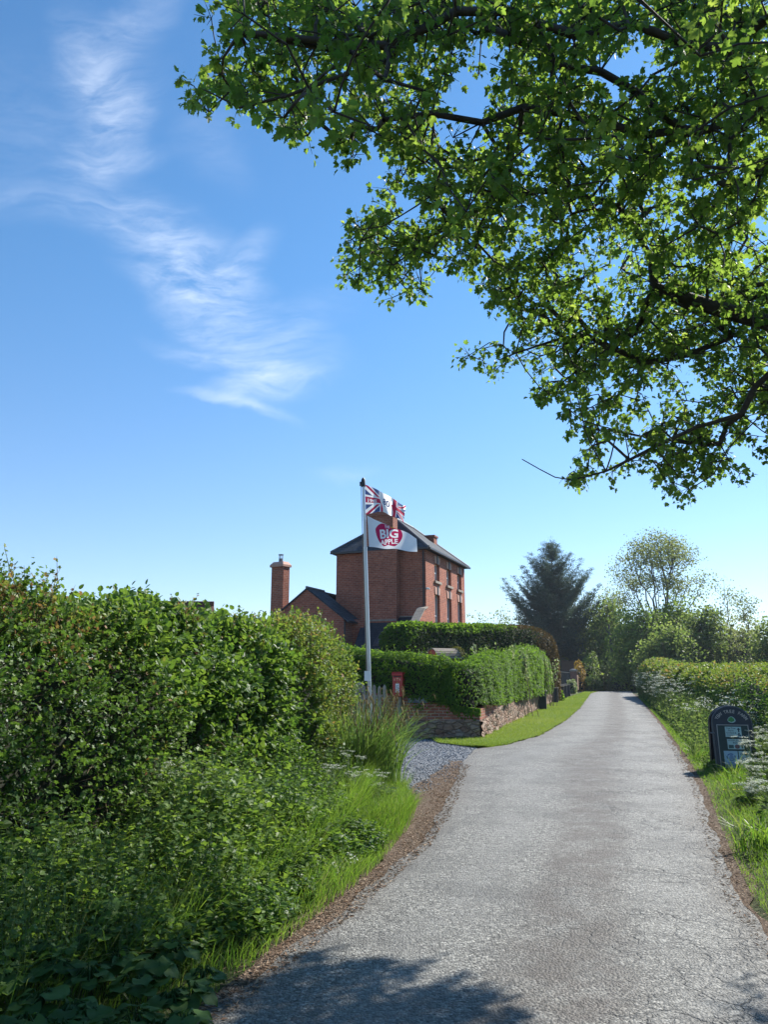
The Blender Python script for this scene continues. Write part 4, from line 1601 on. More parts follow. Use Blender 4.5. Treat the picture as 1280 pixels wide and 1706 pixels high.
make_flag('commemorative_flag', 'union jack patterned flag with 1945 and 80, flying topmost on the pole', ((608, 807, 0), (676, 843, .55), (672, 871, .5), (610, 857, 0)), pat_top,
          [('1945', .05, .41, .13, .22, 'flag_white', .03, 0.0), ('80', .46, .42, .34, .17, 'flag_ink', .03, -.05), ('VE Day', .48, .30, .07, .17, 'flag_ink', .0, -.06)],
          330, 180, lambda u, v: (.02 * math.sin(u * 9), .10 * u * math.sin(u * 13 + v * 2.5) * (.4 + u), (.15 * math.sin(u * 3.1) * (1 - v) - .03 * math.sin(u * 9 + 1) * u) + .03 * math.sin(u * 3.14) * v),
          ['flag_white', 'flag_red', 'flag_blue', 'flag_ink'], 18.0)

# emblem outline as drawn on the cloth, in tenths of the cloth's own printed grid
AP = [(430, 1040), (450, 990), (500, 945), (570, 925), (640, 948), (700, 962), (790, 985), (860, 1030), (900, 1100), (905, 1160), (880, 1230), (830, 1300), (770, 1345), (700, 1330), (640, 1310), (570, 1325), (520, 1290), (470, 1220), (440, 1130)]


def inpoly(x, y, poly):
    c = False
    j = len(poly) - 1
    for i in range(len(poly)):
        xi, yi = poly[i]; xj, yj = poly[j]
        if (yi > y) != (yj > y) and x < (xj - xi) * (y - yi) / (yj - yi) + xi: c = not c
        j = i
    return c


def smooth_closed(pts, k=6):
    pts = np.array(pts); n_ = len(pts); out = []
    for i in range(n_):
        p0, p1, p2, p3 = pts[i - 1], pts[i], pts[(i + 1) % n_], pts[(i + 2) % n_]
        for t in np.linspace(0, 1, k, endpoint=False):
            out.append(.5 * ((2 * p1) + (-p0 + p2) * t + (2 * p0 - 5 * p1 + 4 * p2 - p3) * t * t + (-p0 + 3 * p1 - 3 * p2 + p3) * t ** 3))
    return [tuple(p) for p in out]


APS = smooth_closed(AP)
LEAFP = [(700, 985), (745, 966), (800, 992), (770, 1012), (725, 1008)]


def print_uv(X, Y):
    x, y = X / 10.667 + 585, Y / 10.667 + 785
    u = (x - 613) / 82
    yt, yb = 859 + 37 * u, 911 + 8 * u
    return u, (yb - y) / (yb - yt)


def pat_apple(u, v):
    yt, yb = 859 + 37 * u, 911 + 8 * u
    X, Y = (613 + 82 * u - 585) * 10.667, (yb - v * (yb - yt) - 785) * 10.667
    if inpoly(X, Y, LEAFP): return 2
    return 1 if inpoly(X, Y, APS) else 0


make_flag('apple_flag', 'white flag with a red apple emblem reading THE BIG APPLE', ((611, 859, 0), (695, 896, .75), (695, 919, .75), (615, 911, 0)), pat_apple,
          [('THE', 612, 1012, 50, 85, 'flag_white', .015, 0), ('BIG', 510, 1192, 165, 325, 'flag_white', .03, 0.0), ('APPLE', 502, 1300, 92, 326, 'flag_white', .028, 0.0)],
          330, 190, lambda u, v: (.012 * math.sin(u * 8 + v * 2), .07 * math.sin(u * 8.5 - 1.2 * v) * (.3 + u), .008 * math.sin(u * 14 + v * 3)),
          ['flag_white', 'flag_maroon', 'flag_orange'], 17.9, print_uv)

# ------------------------------------------------------------------ gate and post near the pole
gp = P(597, 1150, 19.6); gp[2] = 0
gpost = thing('gate_post', 'broad weathered grey gate post half hidden by the left hedge', 'post', gp)
zt_ = P(597, 1138, 19.6)[2]
mb = MB(); mb.box(-.11, .11, -.09, .09, 0, zt_ - .02); mb.hexa([np.array(p) for p in ((-.11, -.09, zt_ - .02), (.11, -.09, zt_ - .02), (.11, .09, zt_ - .02), (-.11, .09, zt_ - .02), (-.09, -.07, zt_ + .02), (.09, -.07, zt_ + .02), (.09, .07, zt_ + .02), (-.09, .07, zt_ + .02))])
mb.build('post', M['old_timber'], gpost, bevel=.008)
mb = MB(); mb.box(.02, .09, -.105, -.09, zt_ - .28, zt_ - .22); mb.build('hinge', M['dark_metal'], gpost)
gt0 = P(603.5, 1150, 19.4); gt0[2] = 0
gate = thing('picket_gate', 'grey timber picket gate standing open beside the flagpole', 'gate', gt0, R(38))
for i in range(5):
    x = .02 + i * .16
    zt_ = 1.38 - .03 * (i % 2)
    mb = MB()
    mb.prism([(x, 0, .06), (x + .085, 0, .06), (x + .085, 0, zt_ - .06), (x + .0425, 0, zt_), (x, 0, zt_ - .06)], (0, .022, 0))
    mb.build('pale', M['old_timber'], gate)
for z in (.35, 1.05):
    mb = MB(); mb.box(0, .76, .024, .062, z, z + .08); mb.build('rail', M['old_timber'], gate)


# ------------------------------------------------------------------ left hedgerow
def edge_x(y): return float(ex(LE, np.array([y]))[0])


HSP = [(-5.6, -3.0), (-4.85, 1.0), (-4.1, 4.2), (-3.35, 7.0), (-2.45, 10.0), (-1.55, 12.9), (-1.25, 14.0)]
hl = thing('hedgerow', 'thick tall hedgerow of hawthorn and hazel along the left side', 'hedge', (-3.3, 6.5, 0))
HF = lambda t: np.interp(t, [0, .42, .50, .60, .72, .86, .95, 1], [2.46, 2.48, 2.42, 2.18, 2.10, 2.18, 2.12, 1.9])
WF = lambda t: np.interp(t, [0, .5, .9, 1], [1.15, 1.1, 1.05, .9])
hedge_core('dark_core', HSP, HF, WF, M['core_shade'], hl, inset=.46, seed=5, amp=.08)
rg = np.random.default_rng(101)
pb_, nr_, off_, tt_ = hedge_surface(HSP, HF, WF, 44000, rg, amp=.17, nscale=2.6, seed=31)
hol = nz(pb_ * np.array((1, 1, 1.35)), 5.0, 77, 3)
pb_ = pb_ + nr_ * (np.clip(hol, -1.2, .9) * .15)[:, None]
cams = (pb_ @ np.array((0, 0, 0)))
# thin the far side and what lies behind the camera
right_side = (nr_[:, 0] > -.35) | (pb_[:, 2] > 1.7)
keep = (rg.random(len(pb_)) < np.where(right_side, 1.0, .25)) & (rg.random(len(pb_)) < np.where(pb_[:, 1] < 2.2, .35, 1.0)) & (hol > -.50 + .42 * rg.normal(size=len(pb_)) - .5 * (pb_[:, 2] > 2.05))
pb_, nr_, tt_ = pb_[keep], nr_[keep], tt_[keep]
zone = pb_[:, 1] + .8 * nz(pb_, 1.4, 55, 2)
hz = (zone > 8.0) & (zone < 10.9)
for nm, msk, tm, mt, per, (s0_, s1_), ln_ in (('hawthorn_foliage', (~hz) & (zone <= 9), leaf_hawthorn(), 'hawthorn_leaf', 9, (.026, .054), .20),
                                           ('hazel_foliage', hz, leaf_round_tri(.16, .44), 'hazel_leaf', 6, (.036, .082), .20),
                                           ('hawthorn_foliage', (~hz) & (zone > 9), leaf_hawthorn(), 'sunny_leaf', 8, (.03, .058), .22)):
    b_, n_ = pb_[msk], nr_[msk]
    p, d, nn, idx, t, axx = shoots(b_ - n_ * (rg.random((len(b_), 1)) ** 2.2 * .26), n_, rg.uniform(.10, ln_ * 1.5, len(b_)), per, 1.0, .35, rg)
    tone = np.clip(rg.normal(size=len(b_))[idx] * .15 + .30 + .20 * t + .16 * nz(p, 2.2, 19, 2) + rg.normal(size=len(p)) * .12 + np.where(rg.random(len(p)) < (.07 if mt == 'sunny_leaf' else .22) * np.clip(p[:, 2] - 1.3, 0, 1) * (nz(p, 2.0, 29, 2) > -.1), .5, 0), 0, 1)
    leaves(nm, p, d, nn, rg.uniform(s0_, s1_, len(p)), tm, M[mt], hl, tone)
    if nm == 'hawthorn_foliage':
        sel = rg.random(len(b_)) < .25
        tubes('twigs', b_[sel] - n_[sel] * .2, b_[sel] + axx[sel] * .16, np.full(sel.sum(), .004), np.full(sel.sum(), .0015), M['twig'], hl, 3)
# long new shoots standing above the top
tp_ = rg.choice(np.where((nr_[:, 2] > .55) & (pb_[:, 1] > 3) & (pb_[:, 1] < 13.5))[0], 1100)
wgt = np.where(pb_[tp_, 1] < 7.4, 1.0, .45)
tp_ = tp_[rg.random(len(tp_)) < wgt]
sb = pb_[tp_]
L_ = rg.uniform(.10, .46, len(tp_)) * np.where(sb[:, 1] < 6.6, 1.0, .55) * (.6 + .6 * np.abs(nz(sb, 2.5, 14, 2)))
sd_ = unit(rg.normal(size=(len(tp_), 3)) * np.array((.35, .35, .1)) + np.array((0, 0, 1)))
mid_ = sb + sd_ * L_[:, None] * .5
tip_ = mid_ + unit(sd_ + rg.normal(size=sd_.shape) * .22) * L_[:, None] * .5
tubes('new_shoots', np.concatenate((sb - sd_ * .15, mid_)), np.concatenate((mid_, tip_)), np.concatenate((np.full(len(sb), .005), np.full(len(sb), .0035))), np.concatenate((np.full(len(sb), .0035), np.full(len(sb), .0015))), M['twig'], hl, 3)
per = 12
t = np.tile((np.arange(per) + .5) / per, len(sb)); ix = np.repeat(np.arange(len(sb)), per)
p = np.where(t[:, None] < .5, sb[ix] + (mid_ - sb)[ix] * (t * 2)[:, None], mid_[ix] + (tip_ - mid_)[ix] * (t * 2 - 1)[:, None])
d = unit(rg.normal(size=p.shape) + np.array((0, 0, .7)))
leaves('shoot_foliage', p, d, unit(rg.normal(size=p.shape) * .6 + np.array((0, 0, .8))), rg.uniform(.022, .048, len(p)), leaf_hawthorn(), M['sunny_leaf'], hl, np.clip(rg.normal(size=len(p)) * .2 + .6 + .3 * t, 0, 1))


# white may blossom in bunches on the near end
def floret_bunch(name, centres, per, spread, size, parent, mt='white_floret', seed=1, flat=.5, world=True):
    r = np.random.default_rng(seed)
    c = np.repeat(centres, per, 0)
    p = c + r.normal(size=c.shape) * spread * np.array((1, 1, flat))
    d = unit(r.normal(size=c.shape) * np.array((1, 1, .35)))
    nn = unit(r.normal(size=c.shape) * .5 + np.array((0, 0, 1)))
    T = np.array([(-.5, -.2, 0), (-.2, -.5, 0), (.2, -.5, 0), (.5, -.2, 0), (.5, .2, 0), (.2, .5, 0), (-.2, .5, 0), (-.5, .2, 0)])
    F = np.array([(0, 1, 2, 3), (0, 3, 4, 7), (7, 4, 5, 6)])
    return leaves(name, p, d, nn, r.uniform(.6, 1.3, len(p)) * size, (T, F), M[mt], parent, world=world)


cand = np.where((pb_[:, 1] > 3.5) & (pb_[:, 1] < 7.6) & (nr_[:, 0] > .2) & (pb_[:, 2] < 2.0) & (pb_[:, 2] > .5))[0]
cc_ = pb_[rg.choice(cand, 46)] + nr_[rg.choice(cand, 46)] * .06
floret_bunch('blossom', cc_, 12, .035, .017, hl, seed=5, flat=1)
# main stems seen in the gaps low down
st_y = rg.uniform(3.6, 13.6, 70)
sp_ = resample(np.array(HSP), .1)
bx = np.interp(st_y, sp_[:, 1], sp_[:, 0]) + rg.uniform(.2, .95, 70)
a = np.stack((bx, st_y, np.zeros(70)), 1)
b = a + np.stack((rg.normal(size=70) * .2, rg.normal(size=70) * .25, rg.uniform(.8, 1.5, 70)), 1)
tubes('stems', a, b, rg.uniform(.010, .028, 70), rg.uniform(.005, .012, 70), M['bark'], hl, 5)
# dangling bare bramble arcs in front
for i in range(22):
    bb = []
    y0 = rg.uniform(4, 12)
    x0 = float(np.interp(y0, sp_[:, 1], sp_[:, 0])) + 1.0
    p0 = np.array((x0, y0, rg.uniform(.2, 1.2)))
    d0 = np.array((rg.uniform(.1, .5), rg.normal() * .5, rg.uniform(.3, .9)))
    for q in range(6):
        p1 = p0 + d0 * .11
        bb.append((p0, p1)); p0 = p1
        d0 = d0 + np.array((0.02, 0, -.16))
    tubes('bramble_stem', np.array([x[0] for x in bb]), np.array([x[1] for x in bb]), np.full(len(bb), .0035), np.full(len(bb), .003), M['stem_purple'], hl, 3)

# ------------------------------------------------------------------ left verge growth
rg = np.random.default_rng(202)


def verge_pts(n, y0, y1, in0, in1, power=1.0):
    """points between the hedge foot and the lane edge; in0..in1 metres left of the asphalt"""
    y = y0 + (y1 - y0) * rg.random(n) ** power
    x = ex(LE, y) - np.interp(y, [4, 7, 9.9, 12], [.11, .18, .40, .74]) - rg.uniform(in0, in1, n)
    return np.stack((x, y, np.zeros(n)), 1)


def bank(x, y):
    """how tall the soft growth stands, rising towards the hedge"""
    dd = ex(LE, y) - np.interp(y, [4, 7, 9.9, 12], [.11, .18, .40, .74]) - x
    return np.clip(.10 + .42 * dd, .08, .72)


pb2 = verge_pts(6200, 3.0, 11.9, .04, 2.1)
pb2 = pb2[(ex(LE, pb2[:, 1]) - pb2[:, 0]) > .36 + .24 * nz(pb2, 2.4, 66, 2)]
ht = bank(pb2[:, 0], pb2[:, 1]) * (.76 + .62 * nz(pb2, 3.6, 8, 3)) * rg.uniform(.5, 1.2, len(pb2))
ht = np.clip(ht, .05, 1.0)
S_ = len(pb2)
per = 13
axx = unit(rg.normal(size=(S_, 3)) * np.array((.22, .22, 0)) + np.array((.10, -.03, 1)))
t = (np.tile(np.arange(per), S_) + rg.random(S_ * per)) / per
t = .25 + .75 * t
ix = np.repeat(np.arange(S_), per)
p = pb2[ix] + axx[ix] * (ht[ix] * t)[:, None]
az = rg.random(S_ * per) * 6.283
d = np.stack((np.cos(az), np.sin(az), rg.normal(size=len(az)) * .3 + .1), 1)
nn = unit(rg.normal(size=d.shape) * .45 + np.array((.1, 0, 1)))
kind = nz(pb2, 1.6, 91, 2)
big = (kind > .1)[ix]
tone = np.clip(rg.normal(size=S_)[ix] * .18 + .32 + .25 * t + .22 * nz(pb2, 2.2, 17, 2)[ix] + rg.normal(size=len(p)) * .1, 0, 1)
sz_ = (1 + .45 * nz(pb2, 2.6, 23, 2))[ix]
tag(leaves('undergrowth', p[big], d[big], nn[big], rg.uniform(.036, .082, big.sum()) * (1.1 - .4 * t[big]) * sz_[big], leaf_ovate(.22, .36), M['nettle_leaf'], None, tone[big]),
    'nettles and soft weeds growing on the left bank', 'undergrowth', kind='stuff')
tag(leaves('undergrowth', p[~big], d[~big], nn[~big], rg.uniform(.030, .066, (~big).sum()) * sz_[~big], leaf_hawthorn(), M['nettle_leaf'], None, tone[~big]),
    'small lobed weeds growing on the left bank', 'undergrowth', kind='stuff')
tag(tubes('weed_stems', pb2, pb2 + axx * ht[:, None], np.full(S_, .003), np.full(S_, .0012), M['stem_green'], None, 3), 'thin green weed stems on the left bank', 'undergrowth', kind='stuff')
# long grass along the lane side
gb = np.concatenate((verge_pts(10500, 3.6, 12.0, -.06, .55, .8), verge_pts(3500, 8.5, 12.4, -.1, .7), verge_pts(7500, 3.6, 12, .25, 1.7)))
hgt = rg.uniform(.10, .30, len(gb)) * np.interp(gb[:, 1], [4, 6, 9, 12], [.55, .85, 1.25, 1.2]) * (.8 + .5 * nz(gb, 4, 12, 2))
inner = bank(gb[:, 0], gb[:, 1])
hgt = np.maximum(hgt, .04) + np.where(inner > .3, rg.uniform(.1, .5, len(gb)), 0)
dl = unit(np.stack((rg.normal(size=len(gb)) * .6 + .5, rg.normal(size=len(gb)) * .6 - .25, np.zeros(len(gb))), 1))
tag(blades('long_grass', gb, hgt, rg.uniform(.004, .008, len(gb)), rg.uniform(.25, 1.1, len(gb)), M['grass_blade'], None, dirs=dl, rg=rg), 'long fresh grass along the left road edge', 'grass', kind='stuff')
# leaf litter and straw on the dirt
k = 5200
y = rg.uniform(3.3, 14.8, k)
x = ex(LE, y) + .14 - np.abs(rg.normal(size=k)) * np.interp(y, [3, 9, 12, 15], [.17, .2, .35, .3])
q = np.stack((x, y, np.full(k, .003)), 1)
y2 = rg.uniform(3.2, 22, 3600)
q2 = np.stack((ex(RE, y2) - .12 + np.abs(rg.normal(size=3600)) * .24, y2, np.full(3600, .003)), 1)
q = np.concatenate((q, q2))
az = rg.random(len(q)) * 6.283
tag(leaves('leaf_litter', q, np.stack((np.cos(az), np.sin(az), rg.uniform(0, .25, len(q))), 1), np.tile((0, 0, 1.), (len(q), 1)) + rg.normal(size=(len(q), 3)) * .25, rg.uniform(.012, .045, len(q)), leaf_ovate(.3, .22), M['litter'], None, wscale=rg.uniform(.25, 1, len(q))),
    'dry brown leaf litter and straw on the road edges', 'litter', kind='stuff')


def burdock(loc, n, size, seed, label):
    r = np.random.default_rng(seed)
    t = thing('burdock', label, 'plant', loc, r.uniform(0, 6.28), 'broad leaved plants in the shade')
    Vv, Ff, tn = [], [], []
    A, B = [], []
    for i in range(n):
        az = i * 2.4 + r.normal() * .3
        el = r.uniform(.35, 1.1)
        L = size * r.uniform(.8, 1.5)
        dirh = np.array((math.cos(az), math.sin(az), 0))
        tip = dirh * L * math.cos(el) + np.array((0, 0, L * math.sin(el)))
        mid = tip * .5 + np.array((0, 0, .05))
        A += [np.zeros(3), mid]; B += [mid, tip]
        s = size * r.uniform(.75, 1.25)
        side = np.array((-math.sin(az), math.cos(az), 0))
        fw = dirh * .95 + np.array((0, 0, r.uniform(-.45, .15)))
        up = np.cross(fw, side); up = up * (1 if up[2] > 0 else -1)
        nu, nv = 9, 7
        idx0 = len(Vv)
        for a_ in range(nu):
            u = a_ / (nu - 1)
            w = (.10 + .62 * math.sin(math.pi * min(1, u * .88 + .14)) ** .7) * (1 - u ** 5 * .92)
            for b_ in range(nv):
                v = (b_ / (nv - 1) - .5) * 2
                back = -.16 * abs(v) * (1 - u) ** 4 * 1.6
                bump_ = .06 * math.sin(u * 9 + i) * abs(v) + .05 * v * v + .035 * math.sin(v * 7 + u * 6 + i)
                q = tip + fw * s * (u + back - .08) + side * s * w * v + up * s * (bump_ - .25 * u * u)
                Vv.append(q)
                tn.append(r.random() * .1 + .2 + .06 * i)
        for a_ in range(nu - 1):
            for b_ in range(nv - 1):
                o_ = idx0 + a_ * nv + b_
                Ff.append([o_, o_ + 1, o_ + nv + 1, o_ + nv])
    npmesh('foliage', np.array(Vv), Ff, M['burdock_leaf'], t, rnd=np.clip(tn, 0, 1), smooth=True)
    tubes('leaf_stalks', np.array(A), np.array(B), np.full(len(A), .004), np.full(len(A), .003), M['burdock_leaf'], t, 5, world=False)
    return t


bl = [(20, 1500, .10, 'broad leaved dock plant at the far left edge, highest of its patch'), (95, 1590, .12, 'large burdock with a pale curled leaf in the lower left shade'),
      (45, 1680, .11, 'dark burdock in the bottom left corner'), (165, 1535, .10, 'dark round leaved burdock behind the curled one'), (225, 1620, .11, 'burdock with broad drooping leaves in the middle of the shaded patch'),
      (290, 1560, .10, 'burdock with a single big oval leaf facing up near the sunny grass'), (318, 1630, .10, 'burdock closest to the road edge with bluish leaves'), (190, 1695, .11, 'low burdock at the bottom frame edge left of the road'),
      (120, 1500, .09, 'small burdock where the shade meets the sunlit weeds'), (265, 1690, .09, 'small burdock at the bottom frame edge nearest the asphalt'), (120, 1660, .11, 'burdock between the corner plant and the curled leaf'),
      (240, 1545, .09, 'small upright burdock in the upper middle of the shade'), (60, 1560, .10, 'burdock half under the hedge at the left frame edge'), (10, 1610, .11, 'burdock cut by the left frame edge')]
more = [(150, 1600), (200, 1575), (255, 1600), (285, 1640), (70, 1640), (20, 1570), (340, 1600), (150, 1670), (225, 1680), (100, 1690), (310, 1680), (180, 1500), (55, 1500), (260, 1520)]
for i, (x, y) in enumerate(more):
    bl.append((x, y, .085 + .02 * (i % 3), ['burdock leaf clump between two others in the shade', 'low dark burdock among the nettles'][0] + ' ' + ['left of the curled leaf', 'right of the curled leaf', 'near the oval leaf', 'near the road edge', 'by the hedge foot', 'high at the left edge', 'touching the sunny grass', 'low in the middle', 'above the bottom edge', 'near the corner', 'lowest by the asphalt', 'on the upper rim', 'on the upper left rim', 'on the upper right rim'][i]))
for i, (x, y, s, lb) in enumerate(bl):
    zb = .34 if x < 200 else .24
    g_ = G(x, y, zb)
    burdock((g_[0], g_[1], zb - .10), 13, s * .68, 40 + i, lb)

# a tall dock stem with a dark seed head, a dandelion clock, a fallen orange leaf
dk = G(335, 1530); dk[2] = 0
ds = thing('dock_stem', 'single tall thin dark flower stem rising from the left bank', 'plant', dk)
top_ = P(352, 1365, dk[1] + .05) - dk
mb = MB(); mb.tube([(0, 0, 0), top_ * .55 + (.02, 0, 0), top_], [.005, .004, .002], 5); mb.build('stem', M['stem_green'], ds, smooth=True)
k = 60
t = rg.uniform(.45, 1, k)
leaves('seed_head', top_[None] * t[:, None] + rg.normal(size=(k, 3)) * .008, rg.normal(size=(k, 3)) + np.array((0, 0, 1.)), rg.normal(size=(k, 3)), rg.uniform(.012, .028, k), leaf_ovate(.3, .3), M['far_dark'], ds, world=False)
dn_ = P(394, 1421, 6.7)
dc = thing('dandelion_clock', 'white round dandelion clock standing on the left bank', 'flower', (dn_[0], dn_[1], 0))
mb = MB(); mb.tube([(0, 0, 0), (.01, 0, dn_[2] * .5), (0, 0, dn_[2])], .003, 5); mb.build('stem', M['stem_green'], dc)
v = unit(rg.normal(size=(260, 3)))
tubes('seed_head', np.tile((0, 0, dn_[2]), (260, 1)), np.array((0, 0, dn_[2])) + v * .024, np.full(260, .0004), np.full(260, .0016), M['seedhead'], dc, 3, world=False)
ol = P(506, 1342, 9.2)
tag(leaves('fallen_leaf', np.array([[ol[0] - .06, ol[1], ol[2]]]), np.array([[1, .2, .2]]), np.array([[0, -.3, 1.]]), np.array([.15]), leaf_ovate(.4, .22), M['orange_leaf']), 'bright orange withered leaf lying on the weeds', 'leaf')


# ------------------------------------------------------------------ cow parsley and other flowers
def cow_parsley(loc, h, seed, label, group, n=5, um=.05):
    r = np.random.default_rng(seed)
    t = thing('cow_parsley', label, 'wildflower', loc, 0, group)
    A, B, RA, RB, Cn = [], [], [], [], []
    for i in range(n):
        az = r.random() * 6.28
        L = h * r.uniform(.7, 1.1)
        d_ = np.array((math.cos(az) * .30, math.sin(az) * .30, 1.0))
        fork = d_ * L * .62
        A.append(np.zeros(3)); B.append(fork); RA.append(.005); RB.append(.0035)
        for k_ in range(4):
            tip = fork + (d_ + r.normal(size=3) * np.array((.5, .5, .12))) * L * .36
            A.append(fork); B.append(tip); RA.append(.003); RB.append(.002)
            for q in range(8):
                a2 = q * .785 + r.random()
                e_ = tip + np.array((math.cos(a2) * um * .8, math.sin(a2) * um * .8, um * r.uniform(.5, .9)))
                A.append(tip); B.append(e_); RA.append(.0012); RB.append(.0008)
                Cn.append(e_)
            Cn.append(tip + (0, 0, um * .8))
    tubes('stems', np.array(A), np.array(B), np.array(RA), np.array(RB), M['stem_green'], t, 4, world=False)
    floret_bunch('flower_heads', np.array(Cn), 6, um * .22, um * .18, t, seed=seed, flat=.35, world=False)
    k = 90
    f = r.random(k)
    az = r.random(k) * 6.28
    rad = r.uniform(.02, .30, k)
    p = np.stack((np.cos(az) * rad * h, np.sin(az) * rad * h, h * (.05 + .55 * f)), 1)
    leaves('foliage', p, np.stack((np.cos(az), np.sin(az), r.normal(size=k) * .3), 1), unit(r.normal(size=(k, 3)) * .4 + np.array((0, 0, 1))), r.uniform(.06, .12, k), leaf_hawthorn(), M['parsley_leaf'], t, world=False)
    return t


for i, (x, y, h, lb) in enumerate([(585, 1330, .62, 'cow parsley with a few white heads at the left foot of the sedge clump'), (608, 1345, .5, 'short cow parsley in front of the sedge clump'),
                                   (640, 1352, .42, 'low cow parsley on the right side of the sedge foot'), (545, 1350, .6, 'cow parsley between the hedge end and the sedge'),
                                   (330, 1440, .75, 'cow parsley with white heads on the bank before the hazel'), (290, 1430, .8, 'cow parsley leaning out of the hedge foot left of centre bank')]):
    g_ = G(x, y)
    cow_parsley((g_[0], g_[1], 0), h, 300 + i, lb, 'white flowers on the left bank', 3, .035)
wf_ = [(548, 1448), (574, 1457), (490, 1530), (482, 1538), (600, 1440), (525, 1480)]
for i, (x, y) in enumerate(wf_):
    g_ = G(x - 14, y + 8)
    t = thing('white_flower', ['tiny white flowers at the grass edge, nearest the sedge', 'tiny white flowers low beside the asphalt', 'pair of white flowers at the shaded end of the grass, upper', 'pair of white flowers at the shaded end of the grass, lower', 'tiny white flowers under the tallest verge grass', 'small white flowers half way along the grassy edge'][i], 'flower', g_, 0, 'small white flowers by the road edge')
    floret_bunch('flower_heads', np.array([(0, 0, .10), (.03, .02, .08), (-.03, .02, .12), (.01, -.03, .06)]), 6, .012, .016, t, seed=i, flat=.7, world=False)
    tubes('stems', np.array([(0, 0, 0), (0, 0, 0.), (0, 0, 0), (0, 0, 0)]), np.array([(0, 0, .10), (.03, .02, .08), (-.03, .02, .12), (.01, -.03, .06)]), np.full(4, .002), np.full(4, .001), M['stem_green'], t, 4, world=False)

# ------------------------------------------------------------------ pendulous sedge by the drive
rg = np.random.default_rng(404)
sdg = thing('sedge_clump', 'big clump of arching sedge with drooping brown flower spikes by the drive', 'plant', (-.15, 12.2, 0))
k = 1500
a = rg.random(k) * 6.283
rr = np.sqrt(rg.random(k)) * .5
bs = np.stack((np.cos(a) * rr - .05 - .35 * rg.random(k), np.sin(a) * rr, np.zeros(k)), 1)
dr = unit(np.stack((np.cos(a) + rg.normal(size=k) * .5 + .15, np.sin(a) + rg.normal(size=k) * .5, 0 * a), 1))
blades('leaf_blades', bs, rg.uniform(.6, 1.5, k), rg.uniform(.013, .025, k), rg.uniform(.15, .95, k), M['sedge_blade'], sdg, segs=6, rg=rg, dirs=dr, world=False, curl=1.3)
k = 60
a = rg.random(k) * 6.283
dr = unit(np.stack((np.cos(a) * .8 + .45, np.sin(a) * .6 - .2, 0 * a), 1))
b0_ = np.stack((rg.normal(size=k) * .2, rg.normal(size=k) * .2, np.zeros(k)), 1)
Hs = rg.uniform(1.0, 1.62, k)
Ls = rg.uniform(.18, .75, k)
A, B, Sp = [], [], []
for i in range(k):
    prev = b0_[i]
    for j in range(1, 9):
        t = j / 8
        q = b0_[i] + dr[i] * Ls[i] * t ** 2.1 + np.array((0, 0, Hs[i] * (t - .12 * t ** 4)))
        A.append(prev); B.append(q)
        if j >= 5: Sp.append((q, dr[i], rg.uniform(.07, .17)))
        prev = q
tubes('flower_stems', np.array(A), np.array(B), np.full(len(A), .0026), np.full(len(A), .0022), M['stem_green'], sdg, 4, world=False)
A, B = [], []
for q, dd_, l_ in Sp:
    p1 = q + dd_ * .035 + np.array((0, 0, .02))
    p2 = p1 + dd_ * .02 + np.array((0, 0, -l_ * .5))
    p3 = p2 + np.array((rg.normal() * .01, rg.normal() * .01, -l_ * .5))
    A += [q, p1, p2]; B += [p1, p2, p3]
rn = np.tile([.002, .0065, .0075], len(Sp)); rn2 = np.tile([.005, .0075, .004], len(Sp))
o_ = tubes('flower_spikes', np.array(A), np.array(B), rn, rn2, M['sedge_spike'], sdg, 5, world=False)
at_ = o_.data.attributes.new('rnd', 'FLOAT', 'POINT'); at_.data.foreach_set('value', np.repeat(rg.random(len(A)), 10).astype(np.float32))

# ------------------------------------------------------------------ ivy hedge on the garden wall
ivy = thing('ivy_hedge', 'clipped ivy hedge wrapping the corner of the garden wall', 'hedge', (2.6, 22, 0))
Wd = (W1 - W0) / np.linalg.norm(W1 - W0)
Rd = (W2 - W1) / np.linalg.norm(W2 - W1)
inn = np.array((-Rd[1], Rd[0]))
ILEFT = [(W0[0] - 2.2, W0[1] + 1.3), (W0[0] + .1, W0[1] + .62), (W1[0] - .75, W1[1] + .66), (W1[0] - .55, W1[1] + .9)]
c0 = W1 + Rd * .5 + inn * .36
c1 = W1 + Rd * 24.0 + inn * .36
IRIGHT = [(W1[0] - 1.0, W1[1] + .62), (W1[0] - .42, W1[1] + .50), tuple(W1 + Rd * 1.6 + inn * .42), tuple(W1 + Rd * 8 + inn * .45), tuple(c1)]
rg = np.random.default_rng(505)
specs = [(ILEFT, lambda t: np.interp(t, [0, .3, .55, .8, 1], [1.25, 1.26, 1.09, 1.16, 1.22]), lambda t: np.full(np.shape(t), .60), lambda t: np.interp(t, [0, .45, .62, .8, 1], [1.15, 1.14, 1.10, .92, .84]), 8000, 1),
         (IRIGHT, lambda t: np.interp(t, [0, .05, .12, .35, .75, .92, 1], [1.10, 1.14, 1.32, 1.63, 2.12, 2.17, 1.75]), lambda t: np.interp(t, [0, .1, .6, 1], [.50, .50, .56, .6]), lambda t: np.interp(t, [0, .1, .2, 1], [.84, .78, .70, .66]), 34000, 2)]
